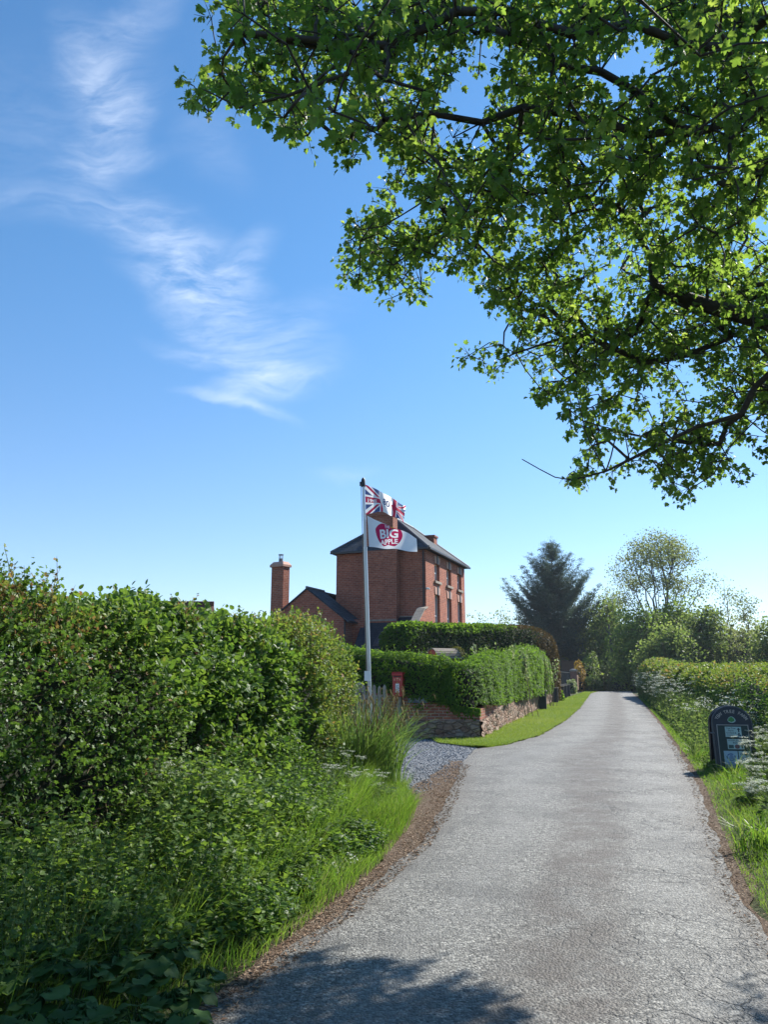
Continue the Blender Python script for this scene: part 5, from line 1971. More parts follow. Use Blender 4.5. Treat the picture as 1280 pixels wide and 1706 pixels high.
for sp, hf, wf, zb, n_, sd in specs:
    hedge_core('dark_core', sp, hf, wf, M['core_shade'], ivy, inset=.17, zb=zb, expo=.42, seed=sd, capr=.6)
    p0, n0, of0, tt0 = hedge_surface(sp, hf, wf, n_, rg, expo=.42, amp=.11, nscale=2.6, seed=60 + sd, zb=zb, capr=.6)
    spr = (n0[:, 2] > .4) & (rg.random(len(p0)) < .05)
    p0[spr] += np.stack((rg.normal(size=spr.sum()) * .06, rg.normal(size=spr.sum()) * .06, rg.uniform(.04, .24, spr.sum())), 1)
    # lower fringe hangs over the wall
    per = 4
    p, d, nn, ix, t, axx = shoots(p0 - n0 * .02, n0, .12, per, .9, .05, rg)
    d = unit(d * .6 + np.array((0, 0, -.75)) + n0[ix] * .3)
    nn = unit(n0[ix] + np.array((0, 0, .45)) + rg.normal(size=d.shape) * .3)
    far = np.clip(p[:, 1] / 30, .8, 1.5)
    tone = np.clip(rg.normal(size=len(p0))[ix] * .15 + .45 + rg.normal(size=len(p)) * .14, 0, 1)
    leaves('ivy_foliage', p, d, nn, rg.uniform(.05, .085, len(p)) * far, leaf_ovate(.12, .40), M['ivy_leaf'], ivy, tone)
# trailing tongues of ivy on the brick
k = 420
tq = rg.choice([.46, .78, .82, .86, .9, .94, .98], k) + rg.normal(size=k) * .03
q = W0[None] + (W1 - W0)[None] * np.clip(tq, 0, 1)[:, None] + np.array((Wd[1], -Wd[0]))[None] * rg.uniform(.02, .06, k)[:, None]
zz = np.interp(tq, [0, .4, .6, 1], [1.1, 1.1, .86, .70]) + .06 - np.abs(rg.normal(size=k)) * np.where(tq < .6, .22, .10)
p = np.stack((q[:, 0], q[:, 1], zz), 1)
leaves('trailing_ivy', p, np.stack((rg.normal(size=k) * .4, np.zeros(k) - .2, np.full(k, -1.)), 1), np.stack((np.full(k, .1), np.full(k, -1.), rg.normal(size=k) * .3), 1), rg.uniform(.05, .08, k), leaf_ovate(.12, .42), M['ivy_leaf'], ivy)

# pale leaved climber poking above the ivy hedge
for i, (x, y, D, h, lb) in enumerate([(800, 1088, 26.5, .75, 'pale leaved climbing shoots above the ivy hedge, nearest the slatted roof'), (826, 1085, 27.5, .7, 'tallest pale leaved climbing shoots above the middle of the ivy hedge'),
                                      (870, 1085, 30, .5, 'few pale leaved shoots above the right part of the ivy hedge'), (915, 1095, 40, .9, 'pale shoot above the far end of the ivy hedge')]):
    q = P(x, y, D)
    t = thing('climbing_shrub', lb, 'shrub', (q[0], q[1], 0), 0, 'pale shoots above the ivy hedge')
    r = np.random.default_rng(700 + i)
    ns = 9
    A = np.stack((r.normal(size=ns) * .25, r.normal(size=ns) * .15, np.full(ns, .1)), 1)
    B = A + np.stack((r.normal(size=ns) * .3, r.normal(size=ns) * .1, q[2] + h * r.uniform(-.45, .35, ns)), 1)
    tubes('stems', A, B, np.full(ns, .012), np.full(ns, .004), M['twig'], t, 4, world=False)
    per = 22
    f = .55 + .45 * r.random(ns * per)
    ix = np.repeat(np.arange(ns), per)
    p = A[ix] + (B - A)[ix] * f[:, None] + r.normal(size=(ns * per, 3)) * .05
    leaves('foliage', p, r.normal(size=p.shape), r.normal(size=p.shape) * .6 + np.array((0, 0, .8)), r.uniform(.07, .13, len(p)), leaf_round_tri(.14, .4), M['pale_leaf'], t, world=False)

# small curved slatted roof behind the hedge
wq = P(741, 1098, 25.0)
well = thing('well_canopy', 'small curved wooden slatted roof with a mossy end behind the ivy hedge', 'garden canopy', (wq[0], wq[1], 0), R(24))
hz_ = wq[2]
ns = 13
for i in range(ns):
    a0 = math.pi * (i / ns); a1 = math.pi * ((i + .80) / ns)
    mb = MB()
    rr = .40
    pr = [(0, rr * 1.0 * math.cos(a0), hz_ + rr * .85 * math.sin(a0)), (0, rr * math.cos(a1), hz_ + rr * .85 * math.sin(a1)),
          (0, (rr - .025) * math.cos(a1), hz_ + (rr - .025) * .85 * math.sin(a1)), (0, (rr - .025) * math.cos(a0), hz_ + (rr - .025) * .85 * math.sin(a0))]
    mb.prism([(-.48, p[1], p[2]) for p in pr], (.96, 0, 0))
    mb.build('slat', M['grey_board'], well)
for sx_ in (-.44, .42):
    mb = MB()
    mb.prism([(sx_, -.36, hz_ - .02)] + [(sx_, .36 * math.cos(math.pi * (1 - i / 12)), hz_ + .30 * math.sin(math.pi * i / 12)) for i in range(13)], (.025, 0, 0))
    mb.build('end_board', M['postbox_red'] if sx_ < 0 else M['brown_timber'], well)
    mb = MB(); mb.box(sx_ - .03, sx_ + .06, -.05, .05, 0, hz_ - .02); mb.build('post', M['brown_timber'], well)
k = 260
a = rg.uniform(.1, 3.0, k)
p = np.stack((.44 + rg.normal(size=k) * .06, .42 * np.cos(a), hz_ + .36 * np.sin(a) + .02), 1)
leaves('moss', p, rg.normal(size=p.shape), rg.normal(size=p.shape), rg.uniform(.03, .06, k), leaf_ovate(.2, .4), M['moss_leaf'], well, world=False)

# ------------------------------------------------------------------ yew hedge in front of the house
yA, yB = P(664, 1125, 37.6), P(939, 1125, 49.5)
yew = thing('yew_hedge', 'tall clipped yew hedge with rounded end coloured in sunlit brown in front of the house', 'hedge', (yA[0], yA[1], 0))
yd_ = (yB - yA)[:2] / np.linalg.norm((yB - yA)[:2])
ymid = np.array((-yd_[1], yd_[0]))
YSP = [tuple(yA[:2] + ymid * .85), tuple((yA[:2] * .5 + yB[:2] * .5) + ymid * .85), tuple(yB[:2] + ymid * .7)]
zt_a, zt_b = P(664, 1041, 37.9)[2], P(860, 1041, 45.3)[2]
YH_ = lambda t: np.interp(t, [0, .70, .80, .87, .92, .96, .985, 1], [zt_a, zt_b * .99, zt_b * 1.0, zt_b * .97, zt_b * .90, zt_b * .80, zt_b * .66, zt_b * .5])
YW_ = lambda t: np.interp(t, [0, .9, 1], [.85, .85, .8])
hedge_core('dark_core', YSP, YH_, YW_, M['core_shade'], yew, inset=.14, expo=.28, seed=9, capr=1.2)
rg = np.random.default_rng(606)
p0, n0, o0, t0 = hedge_surface(YSP, YH_, YW_, 30000, rg, expo=.28, amp=.06, nscale=1.6, seed=71, capr=1.2)
vis = (n0[:, 1] < .5) | (p0[:, 2] > 3.6)
p0, n0, o0, t0 = p0[vis], n0[vis], o0[vis], t0[vis]
brown = (np.clip((t0 - .74) / .12, 0, 1) * np.clip(n0[:, 0] * 1.5 + .35, 0, 1) + .9 * np.clip((t0 - .45) / .3, 0, 1) * (n0[:, 2] > .5)) > (.42 + .2 * rg.normal(size=len(p0)))  # end and top take a brown with sunlight put into it
ivyk = (~brown) & (.55 * nz(p0, .9, 88, 3) + .9 * (p0[:, 2] - 3.75) + np.clip((.10 - t0) * 9, 0, .9) - np.clip((t0 - .55) * 4, 0, 1.8) > .0)
for nm, msk, mt, per, (s0_, s1_), drop, tm in (('yew_foliage', ~brown & ~ivyk, 'yew_leaf', 4, (.06, .13), .0, leaf_ovate(.1, .22)), ('sunlit_brown_foliage', brown, 'yew_brown_lit', 4, (.06, .12), .0, leaf_ovate(.1, .24)),
                                        ('ivy_growth', ivyk, 'ivy_leaf', 4, (.09, .16), -.6, leaf_ovate(.12, .42))):
    b_, n_ = p0[msk], n0[msk]
    p, d, nn, ix, t, axx = shoots(b_ - n_ * .03, n_, .18 if mt == 'ivy_leaf' else .12, per, .8, .1, rg)
    d = unit(d + np.array((0, 0, drop)))
    tone = np.clip(rg.normal(size=len(b_))[ix] * .18 + .42 + rg.normal(size=len(p)) * .14, 0, 1)
    leaves(nm, p, d, nn, rg.uniform(s0_, s1_, len(p)), tm, M[mt], yew, tone)

# ------------------------------------------------------------------ lawn verge along the wall
rg = np.random.default_rng(707)


def lawn_inner(y):
    """wall foot line (x) the grass starts from"""
    return np.interp(y, [18.3, 19.6, 20.75, 21.0, 50.2, 56, 84], [2.1, 1.3, 1.2, 2.45, 10.75, 12.75, 21.6])


yl = np.concatenate((np.arange(18.35, 24, .15), np.arange(24, 84, .6)))
tag(strip('grass_verge', lambda y: lawn_inner(y), lambda y: ex(LE, y) - .02, yl, .012, M['lawn_soil'], 7, wob=.04, seed=41), 'mown grass verge between the garden wall and the lane', 'verge', kind='structure')
k = 60000
y = 18.3 + (80 - 18.3) * rg.random(k) ** 2.0
f = rg.random(k)
xa, xb = lawn_inner(y), ex(LE, y) + rg.normal(size=k) * .035
b_ = np.stack((xa + (xb - xa) * f, y, zroad(y) + .0), 1)
hg = rg.uniform(.035, .085, k) * (1 + .5 * (f < .08))
tag(blades('mown_grass', b_, hg, .006 * np.clip(y / 14, 1, 5), rg.uniform(.2, 1.2, k), M['lawn_blade'], None, segs=2, rg=rg, rnd=np.clip(.5 + .22 * nz(b_, .8, 4, 3) + rg.normal(size=k) * .17, 0, 1)), 'short mown grass on the corner verge', 'grass', kind='stuff')

# ------------------------------------------------------------------ low dark posts, railings, pier, fence, shrubs beyond the ivy hedge
def wallpt(x, y_guess, off=0.0):
    """point on the (extended) wall line under pixel column x"""
    r = ray(x, 1150)
    a = r[:2]
    nrm = np.array((Rd[1], -Rd[0]))
    Mx = np.array([[a[0], -Rd[0]], [a[1], -Rd[1]]])
    t, s = np.linalg.solve(Mx, W1 + nrm * off)
    return a * t


WAZ = math.atan2(Rd[1], Rd[0])
post0 = None
for i, (x, lb, hh) in enumerate([(899.5, 'first low dark slab post set against the rubble wall face', .82), (921.5, 'second low dark slab post where the ivy hedge ends', .85), (932.5, 'third low dark slab post in the row by the mown grass', .86), (938, 'fourth low dark slab post in the row by the mown grass', .86), (944, 'fifth low dark slab post, next to the white flowering plant', .86)]):
    q = wallpt(x, 0, .10)
    if post0 is None:
        post0 = thing('slab_post', lb, 'post', (q[0], q[1], 0), WAZ, 'low dark slab posts along the verge')
        mb = MB(); mb.box(-.09, .09, -.30, .42, -.05, .84); mb.build('slab', M['slab_dark'], post0, bevel=.012)
        mb = MB(); mb.box(-.12, .12, -.33, .45, .842, .90); mb.build('cap', M['stone_grey'], post0, bevel=.01)
    else:
        o = copy_tree(post0)
        o.location = (q[0], q[1], 0)
        o['label'] = lb
q0, q1 = wallpt(934, 0, -.25), wallpt(954.5, 0, -.1)
lwz = thing('low_wall', 'short stretch of low stone wall under the dark railings', 'wall', (q0[0], q0[1], 0), WAZ)
Lr = float(np.linalg.norm(q1 - q0))
mb = MB(); mb.box(-1.2, Lr, .0, .3, -.05, .62); mb.build('stones', M['rubble_stone'], lwz, bevel=.02)
rl = thing('railing', 'dark metal railings leading up to the brick pier', 'railing', (q0[0], q0[1], 0), WAZ)
nb_ = 34
for z in (.85, 1.85):
    mb = MB(); mb.box(-.6, Lr, .02, .06, z, z + .05); mb.build('rail', M['dark_metal'], rl)
for i in range(nb_):
    x = -.5 + (Lr + .4) * i / (nb_ - 1)
    mb = MB(); mb.tube([(x, .04, .62), (x, .04, 2.0)], .016, 5); mb.build('bar', M['dark_metal'], rl)
qp = wallpt(957.5, 0, .0)
pier = thing('brick_pier', 'square brick gate pier with grey stone cap beyond the railings', 'pier', (qp[0], qp[1], 0), WAZ)
zp = P(958, 1115, qp[1])[2]
mb = MB(); mb.box(-.32, .32, -.32, .32, -.05, zp - .2); mb.build('shaft', M['pier_brick'], pier)
mb = MB(); mb.box(-.40, .40, -.40, .40, zp - .2, zp - .06); mb.hexa([np.array(p) for p in ((-.40, -.40, zp - .06), (.4, -.4, zp - .06), (.4, .4, zp - .06), (-.4, .4, zp - .06), (-.1, -.1, zp + .08), (.1, -.1, zp + .08), (.1, .1, zp + .08), (-.1, .1, zp + .08))])
mb.build('cap', M['stone_grey'], pier)
q0, q1 = wallpt(961, 0, -.05), wallpt(969, 0, -.05)
sw = thing('stone_wall', 'tall pinkish stone wall just past the brick pier', 'wall', (q0[0], q0[1], 0), WAZ)
mb = MB(); mb.box(0, float(np.linalg.norm(q1 - q0)), -.0, .4, -.05, 1.65); mb.build('stones', M['rubble_stone'], sw, bevel=.02)
fq = P(947, 1125, 92.0); fq[2] = 0
fen = thing('timber_fence', 'brown vertical board fence between the yew hedge and the brick pier', 'fence', fq, R(10))
for i in range(9):
    mb = MB(); mb.box(-.75 + i * .17, -.75 + i * .17 + .155, 0, .025, .05, 3.3 + .02 * (i % 2)); mb.build('board', M['brown_timber'], fen)
mb = MB(); mb.box(-.75, .78, .026, .08, .6, .7); mb.box(-.75, .78, .026, .08, 2.1, 2.2); mb.build('rail', M['brown_timber'], fen)


def bush(name, label, cat, cpx, D, w, h, n, lmat, lsize, seed, zb=0.0, tmpl=None, depth=None, group=None, tone0=.45, squash=.6):
    """rounded shrub standing at depth D with its centre under pixel cpx"""
    c = P(cpx, 1125, D)
    t = thing(name, label, cat, (c[0], c[1], float(zroad(D))), 0, group)
    r = np.random.default_rng(seed)
    dp_ = depth or w
    v = unit(r.normal(size=(n, 3)))
    v[:, 2] = np.abs(v[:, 2])
    rad = 1 + .16 * nz(v * np.array((w, dp_, h)), 2.6 / max(.6, w), seed + 3, 2)
    inn_ = np.where(r.random(n) < .3, r.uniform(.6, 1, n), 1.0)
    p = np.stack((v[:, 0] * w * .5, v[:, 1] * dp_ * .5, zb + h * v[:, 2] ** squash), 1) * (rad * inn_)[:, None]
    low = r.random(n) < .35
    p[low, 2] *= r.random(low.sum())
    nn = unit(v + np.array((0, 0, .4)) + r.normal(size=v.shape) * .4)
    d = unit(np.cross(nn, r.normal(size=v.shape)) + v * .35)
    tone = np.clip(tone0 + .2 * nz(p, 5 / max(.8, w), seed + 7, 2) + r.normal(size=n) * .15, 0, 1)
    leaves('foliage', p, d, nn, lsize * r.uniform(.6, 1.3, n), tmpl or leaf_ovate(.2, .4), M[lmat], t, tone, world=False)
    # solid dark core, the shaded inside put into its colour
    q = np.linspace(0, 2 * math.pi, 12, endpoint=False)
    V_ = [(0, 0, zb)]
    for zf in (0, .35, .7):
        s_ = math.sqrt(1 - (zf / .8) ** 2) * .72 if zf < .8 else 0
        V_ += [(math.cos(a_) * w * .5 * s_, math.sin(a_) * dp_ * .5 * s_, zb + h * zf) for a_ in q]
    V_.append((0, 0, zb + h * .8))
    F_ = []
    for ring in range(2):
        for i in range(12):
            a_, b_ = 1 + ring * 12 + i, 1 + ring * 12 + (i + 1) % 12
            F_.append([a_, b_, b_ + 12, a_ + 12])
    F_ += [[25 + i, 25 + (i + 1) % 12, 37] for i in range(12)]
    npmesh('dark_core', np.array(V_), F_, M['core_shade'], t)
    return t


bush('flowering_plant', 'pale cream flowering plant at the foot of the railings', 'plant', 950.5, 72, 1.1, 1.3, 500, 'pale_leaf', .16, 1)
bush('ivy_clump', 'dark green ivy clump at the foot of the wall between the low posts', 'plant', 928, 51, .8, .8, 500, 'ivy_leaf', .14, 2)
bush('orange_shrub', 'orange leaved shrub spilling over the stone wall', 'shrub', 964, 97, 1.5, 3.4, 1500, 'orange_leaf', .18, 3, depth=3.5)
bush('red_shrub', 'deep red climbing shrub beside the orange one', 'shrub', 970, 100, 1.1, 3.9, 1200, 'red_leaf', .18, 4, depth=2.5)
for i, (x, D, w, h, mt, lb) in enumerate([(980, 100, 3.0, 4.8, 'far_bright', 'green hedge bush just past the red shrub on the left of the lane'), (991, 104, 3.6, 4.9, 'far_bright', 'light green rounded bush on the left before the lane dips'), (1005, 110, 3.6, 5.0, 'far_olive', 'dark hedge bush on the left where the lane dips'),
                                         (988, 96, 2.2, 2.0, 'parsley_leaf', 'low pale weedy plant on the left grass where the lane dips'), (1000, 101, 2.4, 2.4, 'far_olive', 'silvery weedy clump on the left at the crest of the lane')]):
    bush('hedge_bush', lb, 'bush', x, D, w, h, 2200, mt, .22, 20 + i, depth=w * 1.5, group='bushes where the lane dips')
bush('conifer_shrub', 'small bright green conical conifer beside the dip in the lane', 'conifer', 1014.5, 104, 2.2, 6.6, 1600, 'far_bright', .3, 31, squash=1.5)
bush('arched_hedge', 'rounded hedge mass on the right where the lane disappears', 'hedge', 1041, 98, 4.2, 5.2, 3200, 'far_olive', .28, 32, depth=8)
bush('arched_hedge', 'dark hedge mass closing the lane at its dip', 'hedge', 1022, 118, 6.5, 6.4, 3000, 'far_dark', .36, 33, depth=4)
bush('arched_hedge', 'dark bush behind the rounded hedge, left of the right hand hedgerow', 'hedge', 1058, 112, 5.5, 6.2, 3000, 'far_dark', .34, 34, depth=6)
bush('evergreen_thicket', 'blue black evergreen thicket behind the cedar foot', 'tree', 1000, 120, 10, 12, 6000, 'far_dark', .5, 36, depth=8)

# bare dead trunk standing by the lane
dt = P(1022, 1125, 100); dt[2] = float(zroad(100))
dtr = thing('dead_trunk', 'bare dark pole like trunk standing where the lane disappears', 'trunk', dt)
z1 = P(1020, 1040, 100)[2] - dt[2]
mb = MB(); mb.tube([(.4, 0, 0), (.1, 0, z1 * .5), (-.2, 0, z1)], [.26, .2, .14], 8); mb.build('trunk', M['bark'], dtr, smooth=True)
mb = MB(); mb.tube([(-.05, 0, z1 * .82), (-.7, .1, z1 * .97)], [.1, .04], 6); mb.tube([(.05, 0, z1 * .7), (.7, -.1, z1 * .92)], [.09, .04], 6); mb.build('branch_stub', M['bark'], dtr, smooth=True)

# ------------------------------------------------------------------ right hedgerow with cow parsley bank
def rpt(y, off): return (float(ex(RE, np.array([y]))[0]) + off * PV[0], y + off * PV[1])


HR_ = [rpt(1.0, 3.9), rpt(9, 3.6), rpt(16, 3.1), rpt(24, 2.75), rpt(36, 2.4), rpt(50, 1.9), rpt(63, 1.5)]
hrt = thing('hedgerow', 'long lower hedgerow with sunlit-coloured top along the right side', 'hedge', HR_[3] + (0,))
HFR = lambda t: np.interp(t, [0, .3, .45, .7, .95, 1], [1.7, 1.66, 1.72, 1.92, 2.6, 2.3])
WFR = lambda t: np.interp(t, [0, 1], [.95, 1.1])
hedge_core('dark_core', HR_, HFR, WFR, M['core_shade'], hrt, inset=.22, seed=15, amp=.08)
rg = np.random.default_rng(808)
p0, n0, o0, t0 = hedge_surface(HR_, HFR, WFR, 26000, rg, amp=.13, nscale=2.0, seed=81)
kp = ((n0[:, 0] < .3) | (p0[:, 2] > 1.35)) & (rg.random(len(p0)) < np.where(p0[:, 1] < 11, .4, 1))
p0, n0, t0 = p0[kp], n0[kp], t0[kp]
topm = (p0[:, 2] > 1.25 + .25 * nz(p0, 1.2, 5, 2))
for nm, msk, mt, per in (('upper_foliage', topm, 'sunny_leaf', 6), ('lower_foliage', ~topm, 'hawthorn_leaf', 5)):  # sunlit top and shaded side told apart by leaf colour
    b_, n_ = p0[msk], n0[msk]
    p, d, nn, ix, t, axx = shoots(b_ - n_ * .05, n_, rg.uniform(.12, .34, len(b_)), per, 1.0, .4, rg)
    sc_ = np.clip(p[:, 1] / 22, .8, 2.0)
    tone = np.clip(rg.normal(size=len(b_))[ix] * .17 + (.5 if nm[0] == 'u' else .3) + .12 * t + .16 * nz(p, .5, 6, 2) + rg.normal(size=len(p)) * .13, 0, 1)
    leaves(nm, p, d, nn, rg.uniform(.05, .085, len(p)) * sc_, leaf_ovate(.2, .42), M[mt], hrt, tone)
# parsley bank in front of it: one mass, with near plants as individuals
rg = np.random.default_rng(909)
k = 700
y = 19 + 45 * rg.random(k)
offr = np.clip(rg.normal(size=k) * .45 + np.interp(y, [16, 30, 60], [1.9, 1.45, .75]), .30, 3)
b_ = np.array([rpt(a, o) for a, o in zip(y, offr)])
b_ = np.stack((b_[:, 0], b_[:, 1], np.zeros(k)), 1)
hh = rg.uniform(.6, 1.3, k) * np.interp(y, [16, 25, 40, 64], [.65, 1.05, 1.35, 1.5])
tips = []
A, B = [], []
for i in range(k):
    for q in range(5):
        tp = b_[i] + np.array((rg.normal() * .22, rg.normal() * .22, hh[i] * rg.uniform(.65, 1.08)))
        A.append(b_[i]); B.append(tp); tips.append(tp)
tips = np.array(tips)
tag(tubes('parsley_stems', np.array(A), np.array(B), np.full(len(A), .006), np.full(len(A), .003), M['stem_green'], None, 3), 'green stems of the cow parsley bank', 'wildflowers', kind='stuff')
fl_ = tips[(rg.random(len(tips)) < .62) & (nz(tips * np.array((1, .6, 1)), 1.1, 37, 2) > -.25)]
um = np.repeat(fl_, 7, 0) + rg.normal(size=(len(fl_) * 7, 3)) * np.array((.06, .06, .014))
tag(floret_bunch('parsley_flowers', um, 2, .015, .026, None, seed=3, flat=.4), 'haze of white cow parsley heads on the right bank', 'wildflowers', kind='stuff')
k = 42000
y = 14 + 50 * rg.random(k) ** 1.3
offr = np.abs(rg.normal(size=k)) * .75 + .32
z = rg.random(k) ** .7 * np.interp(offr, [.3, .8, 1.5, 2.4], [.15, .75, 1.25, 1.5]) * np.interp(y, [14, 20, 30], [.38, .6, 1])
r0x = ex(RE, y)
p = np.stack((r0x + offr * PV[0], y + offr * PV[1], z), 1)
tag(leaves('bank_foliage', p, rg.normal(size=p.shape) + np.array((0, 0, .2)), rg.normal(size=p.shape) * .5 + np.array((0, 0, 1)), rg.uniform(.05, .11, k) * np.clip(y / 24, .8, 2), leaf_hawthorn(), M['parsley_leaf'], None), 'feathery green growth on the right bank', 'undergrowth', kind='stuff')
k = 34000
y = 3.4 + 56 * rg.random(k) ** 2.2
offr = .09 + np.abs(rg.normal(size=k)) * np.interp(y, [3, 8, 14, 30], [.5, .6, .5, .3])
p = np.stack((ex(RE, y) + offr * PV[0], y + offr * PV[1], np.zeros(k)), 1)
hg = rg.uniform(.07, .26, k) * np.interp(offr, [.17, .5, 1.1], [.3, 1, 1.6])
dl = unit(np.stack((rg.normal(size=k) * .6 - .45, rg.normal(size=k) * .6 - .2, np.zeros(k)), 1))
tag(blades('verge_grass', p, hg, .0055 * np.clip(y / 9, 1, 3.5), rg.uniform(.25, 1.1, k), M['grass_blade'], None, rg=rg, dirs=dl), 'fresh green grass along the right road edge', 'grass', kind='stuff')
# near weeds with individual plants
k = 5200
y = rg.uniform(6.5, 17, k)
offr = .55 + rg.random(k) ** .8 * 2.6
p = np.stack((ex(RE, y) + offr * PV[0], y + offr * PV[1], rg.random(k) * np.interp(offr, [.5, 1.2, 3], [.08, .28, .40])), 1)
tag(leaves('bank_weeds', p, rg.normal(size=p.shape) + np.array((0, 0, .3)), rg.normal(size=p.shape) * .5 + np.array((0, 0, 1)), rg.uniform(.045, .09, k), leaf_ovate(.2, .34), M['nettle_leaf'], None), 'leafy weeds on the near right bank', 'undergrowth', kind='stuff')
cps = [(1272, 1302, .62, 'cow parsley in full white flower nearest the sign, right edge'), (1284, 1332, .58, 'cow parsley at the right frame edge below the sign'), (1263, 1316, .40, 'lower cow parsley just right of the sign foot'), (1284, 1276, .72, 'cow parsley behind the sign at the right frame edge'),
       (1246, 1334, .24, 'small cow parsley directly in front of the sign foot'), (1293, 1368, .5, 'cow parsley half cut by the right frame edge over the grass')]
for i, (x, y, h, lb) in enumerate(cps):
    g_ = G(x, y + 12)
    cow_parsley((g_[0], g_[1], 0), h, 500 + i, lb, 'white flowers around the sign board', 5, .05)
dd = [(1232, 1316), (1261, 1314), (1224, 1328), (1209, 1344), (1243, 1256)]
dlab = ['yellow dandelion between the sign and the grass, left of two level ones', 'yellow dandelion right of two level ones near the frame edge', 'yellow dandelion just below the level pair', 'yellow dandelion nearest the road on the right bank', 'yellow flower high against the sign board']
for i, (x, y) in enumerate(dd):
    q = P(x, y, 11.2 if i < 4 else 12.4)
    t = thing('dandelion', dlab[i], 'flower', (q[0], q[1], 0), 0, 'yellow dandelions on the right bank')
    mb = MB(); mb.tube([(0, 0, 0), (.01, 0, max(q[2], .06))], .003, 5); mb.build('stem', M['stem_green'], t)
    a = np.linspace(0, 6.28, 30)
    floret = leaves('flower_head', np.tile((.01, 0, max(q[2], .06)), (30, 1)), np.stack((np.cos(a), np.sin(a), .35 + 0 * a), 1), np.tile((0, 0, 1.), (30, 1)), np.full(30, .030), leaf_ovate(.1, .3), M['dandelion_petal'], t, world=False)
for i, (x, y, lb, nb_) in enumerate([(1236, 1300, 'clump of broad grass leaves in front of the sign with one long bent blade', 34), (1156, 1258, 'low green weed tuft left of the sign', 46), (1165, 1268, 'yellowing tuft at the left foot of the sign', 40), (1270, 1420, 'dense fresh grass tuft at the right frame edge', 90)]):
    g_ = G(x, y)
    t = thing('grass_tuft', lb, 'plant', (g_[0], g_[1], 0), 0, 'green tufts around the sign')
    bs = rg.normal(size=(nb_, 3)) * np.array((.10, .10, 0))
    blades('leaf_blades', bs, rg.uniform(.25, .55, nb_), rg.uniform(.012, .026, nb_), rg.uniform(.3, 1.2, nb_), M['grass_blade'] if i != 1 else M['parsley_leaf'], t, segs=4, rg=rg, world=False)

# ------------------------------------------------------------------ A-board sign
ab = G(1208, 1283); ab[2] = 0
sgn = thing('a_board_sign', 'black arched pavement sign board with notices standing on the right verge', 'sign', (ab[0] + .16, ab[1], 0), R(-13))
BW, BHt = .31, 1.08
TILT = R(9)


def bp(x, z, d=0.0, side=-1):
    """board coords -> local: x across, z up along the board, d proud of the face"""
    y = side * (.30 - z * math.sin(TILT) + d * math.cos(TILT))
    return np.array((x, y, z * math.cos(TILT) + d * math.sin(TILT)))


def arch(w, z0, zs, top, n_=18):
    pts = [(-w, z0), (w, z0), (w, zs)]
    pts += [(w * math.cos(math.pi * i / n_), zs + (top - zs) * math.sin(math.pi * i / n_)) for i in range(1, n_)]
    pts += [(-w, zs)]
    return pts


def board_solid(mb, outline, d0, d1, side):
    a = [bp(x, z, d0, side) for x, z in outline]
    b = [bp(x, z, d1, side) for x, z in outline]
    mb.poly(a[::-1]); mb.poly(b)
    for i in range(len(a)):
        j = (i + 1) % len(a)
        mb.poly([a[i], a[j], b[j], b[i]])


oa = arch(BW, .03, .80, BHt)
for side, nm in ((-1, 'front_board'), (1, 'back_board')):
    mb = MB(); board_solid(mb, oa, -.03, 0, side)
    bo = mb.build(nm, M['black_paint'], sgn, bevel=.004)
    if side == -1: fb = bo
    mb = MB()
    ow = arch(BW + .012, .0, .80, BHt + .012)
    for i in range(2, len(ow) - 1):
        a, b = ow[i], ow[i + 1]
        mb.tube([bp(a[0], a[1], -.012, side), bp(b[0], b[1], -.012, side)], .011, 6)
    mb.tube([bp(BW + .012, 0, -.012, side), bp(BW + .012, .8, -.012, side)], .011, 6)
    mb.tube([bp(-BW - .012, 0, -.012, side), bp(-BW - .012, .8, -.012, side)], .011, 6)
    mb.build('rim', M['lead'], bo, smooth=True)
mb = MB()
for sx_ in (-.26, .26):
    mb.tube([bp(sx_, .45, -.03, -1), bp(sx_, .45, -.03, 1)], .008, 6)
mb.build('stay', M['dark_metal'], sgn)
mb = MB(); mb.tube([bp(-.36, .64, -.015, -1), bp(-.30, .63, .004, -1)], .014, 8); mb.build('hinge', M['lead'], sgn)
mb = MB(); mb.box(-.34, -.05, -.1, .12, .0, .10); mb.build('ballast_bag', M['plate_blue'], sgn, bevel=.03)
fp_ = lambda pts: [(x, z) for x, z in pts]


def plate(name, x0, x1, z0, z1, d0, d1, m, parent=None):
    mb = MB(); board_solid(mb, [(x0, z0), (x1, z0), (x1, z1), (x0, z1)], d0, d1, -1)
    return mb.build(name, M[m], parent or fb)


panel = plate('panel', -.245, .245, .05, .77, .001, .006, 'board_green')
mb = MB()
for x0, x1, z0, z1 in ((-.255, -.243, .05, .78), (.243, .255, .05, .78), (-.243, .243, .768, .78)):
    board_solid(mb, [(x0, z0), (x1, z0), (x1, z1), (x0, z1)], .0005, .012, -1)
mb.build('panel_frame', M['frame_tan'], fb)


def btext(s, x, z, h, w, m, parent, d=.0125, bold=.012): text_on('lettering', s, lambda u, v: bp(u, v, d, -1), x, z, h, M[m], parent, bold, w)


def arrow(x, z, h, parent, d=.0125):
    mb = MB()
    board_solid(mb, [(x - .010, z), (x + .010, z), (x + .010, z + h * .55), (x + .030, z + h * .55), (x, z + h), (x - .030, z + h * .55), (x - .010, z + h * .55)], d - .001, d, -1)
    mb.build('arrow', M['notice_ink'], parent)


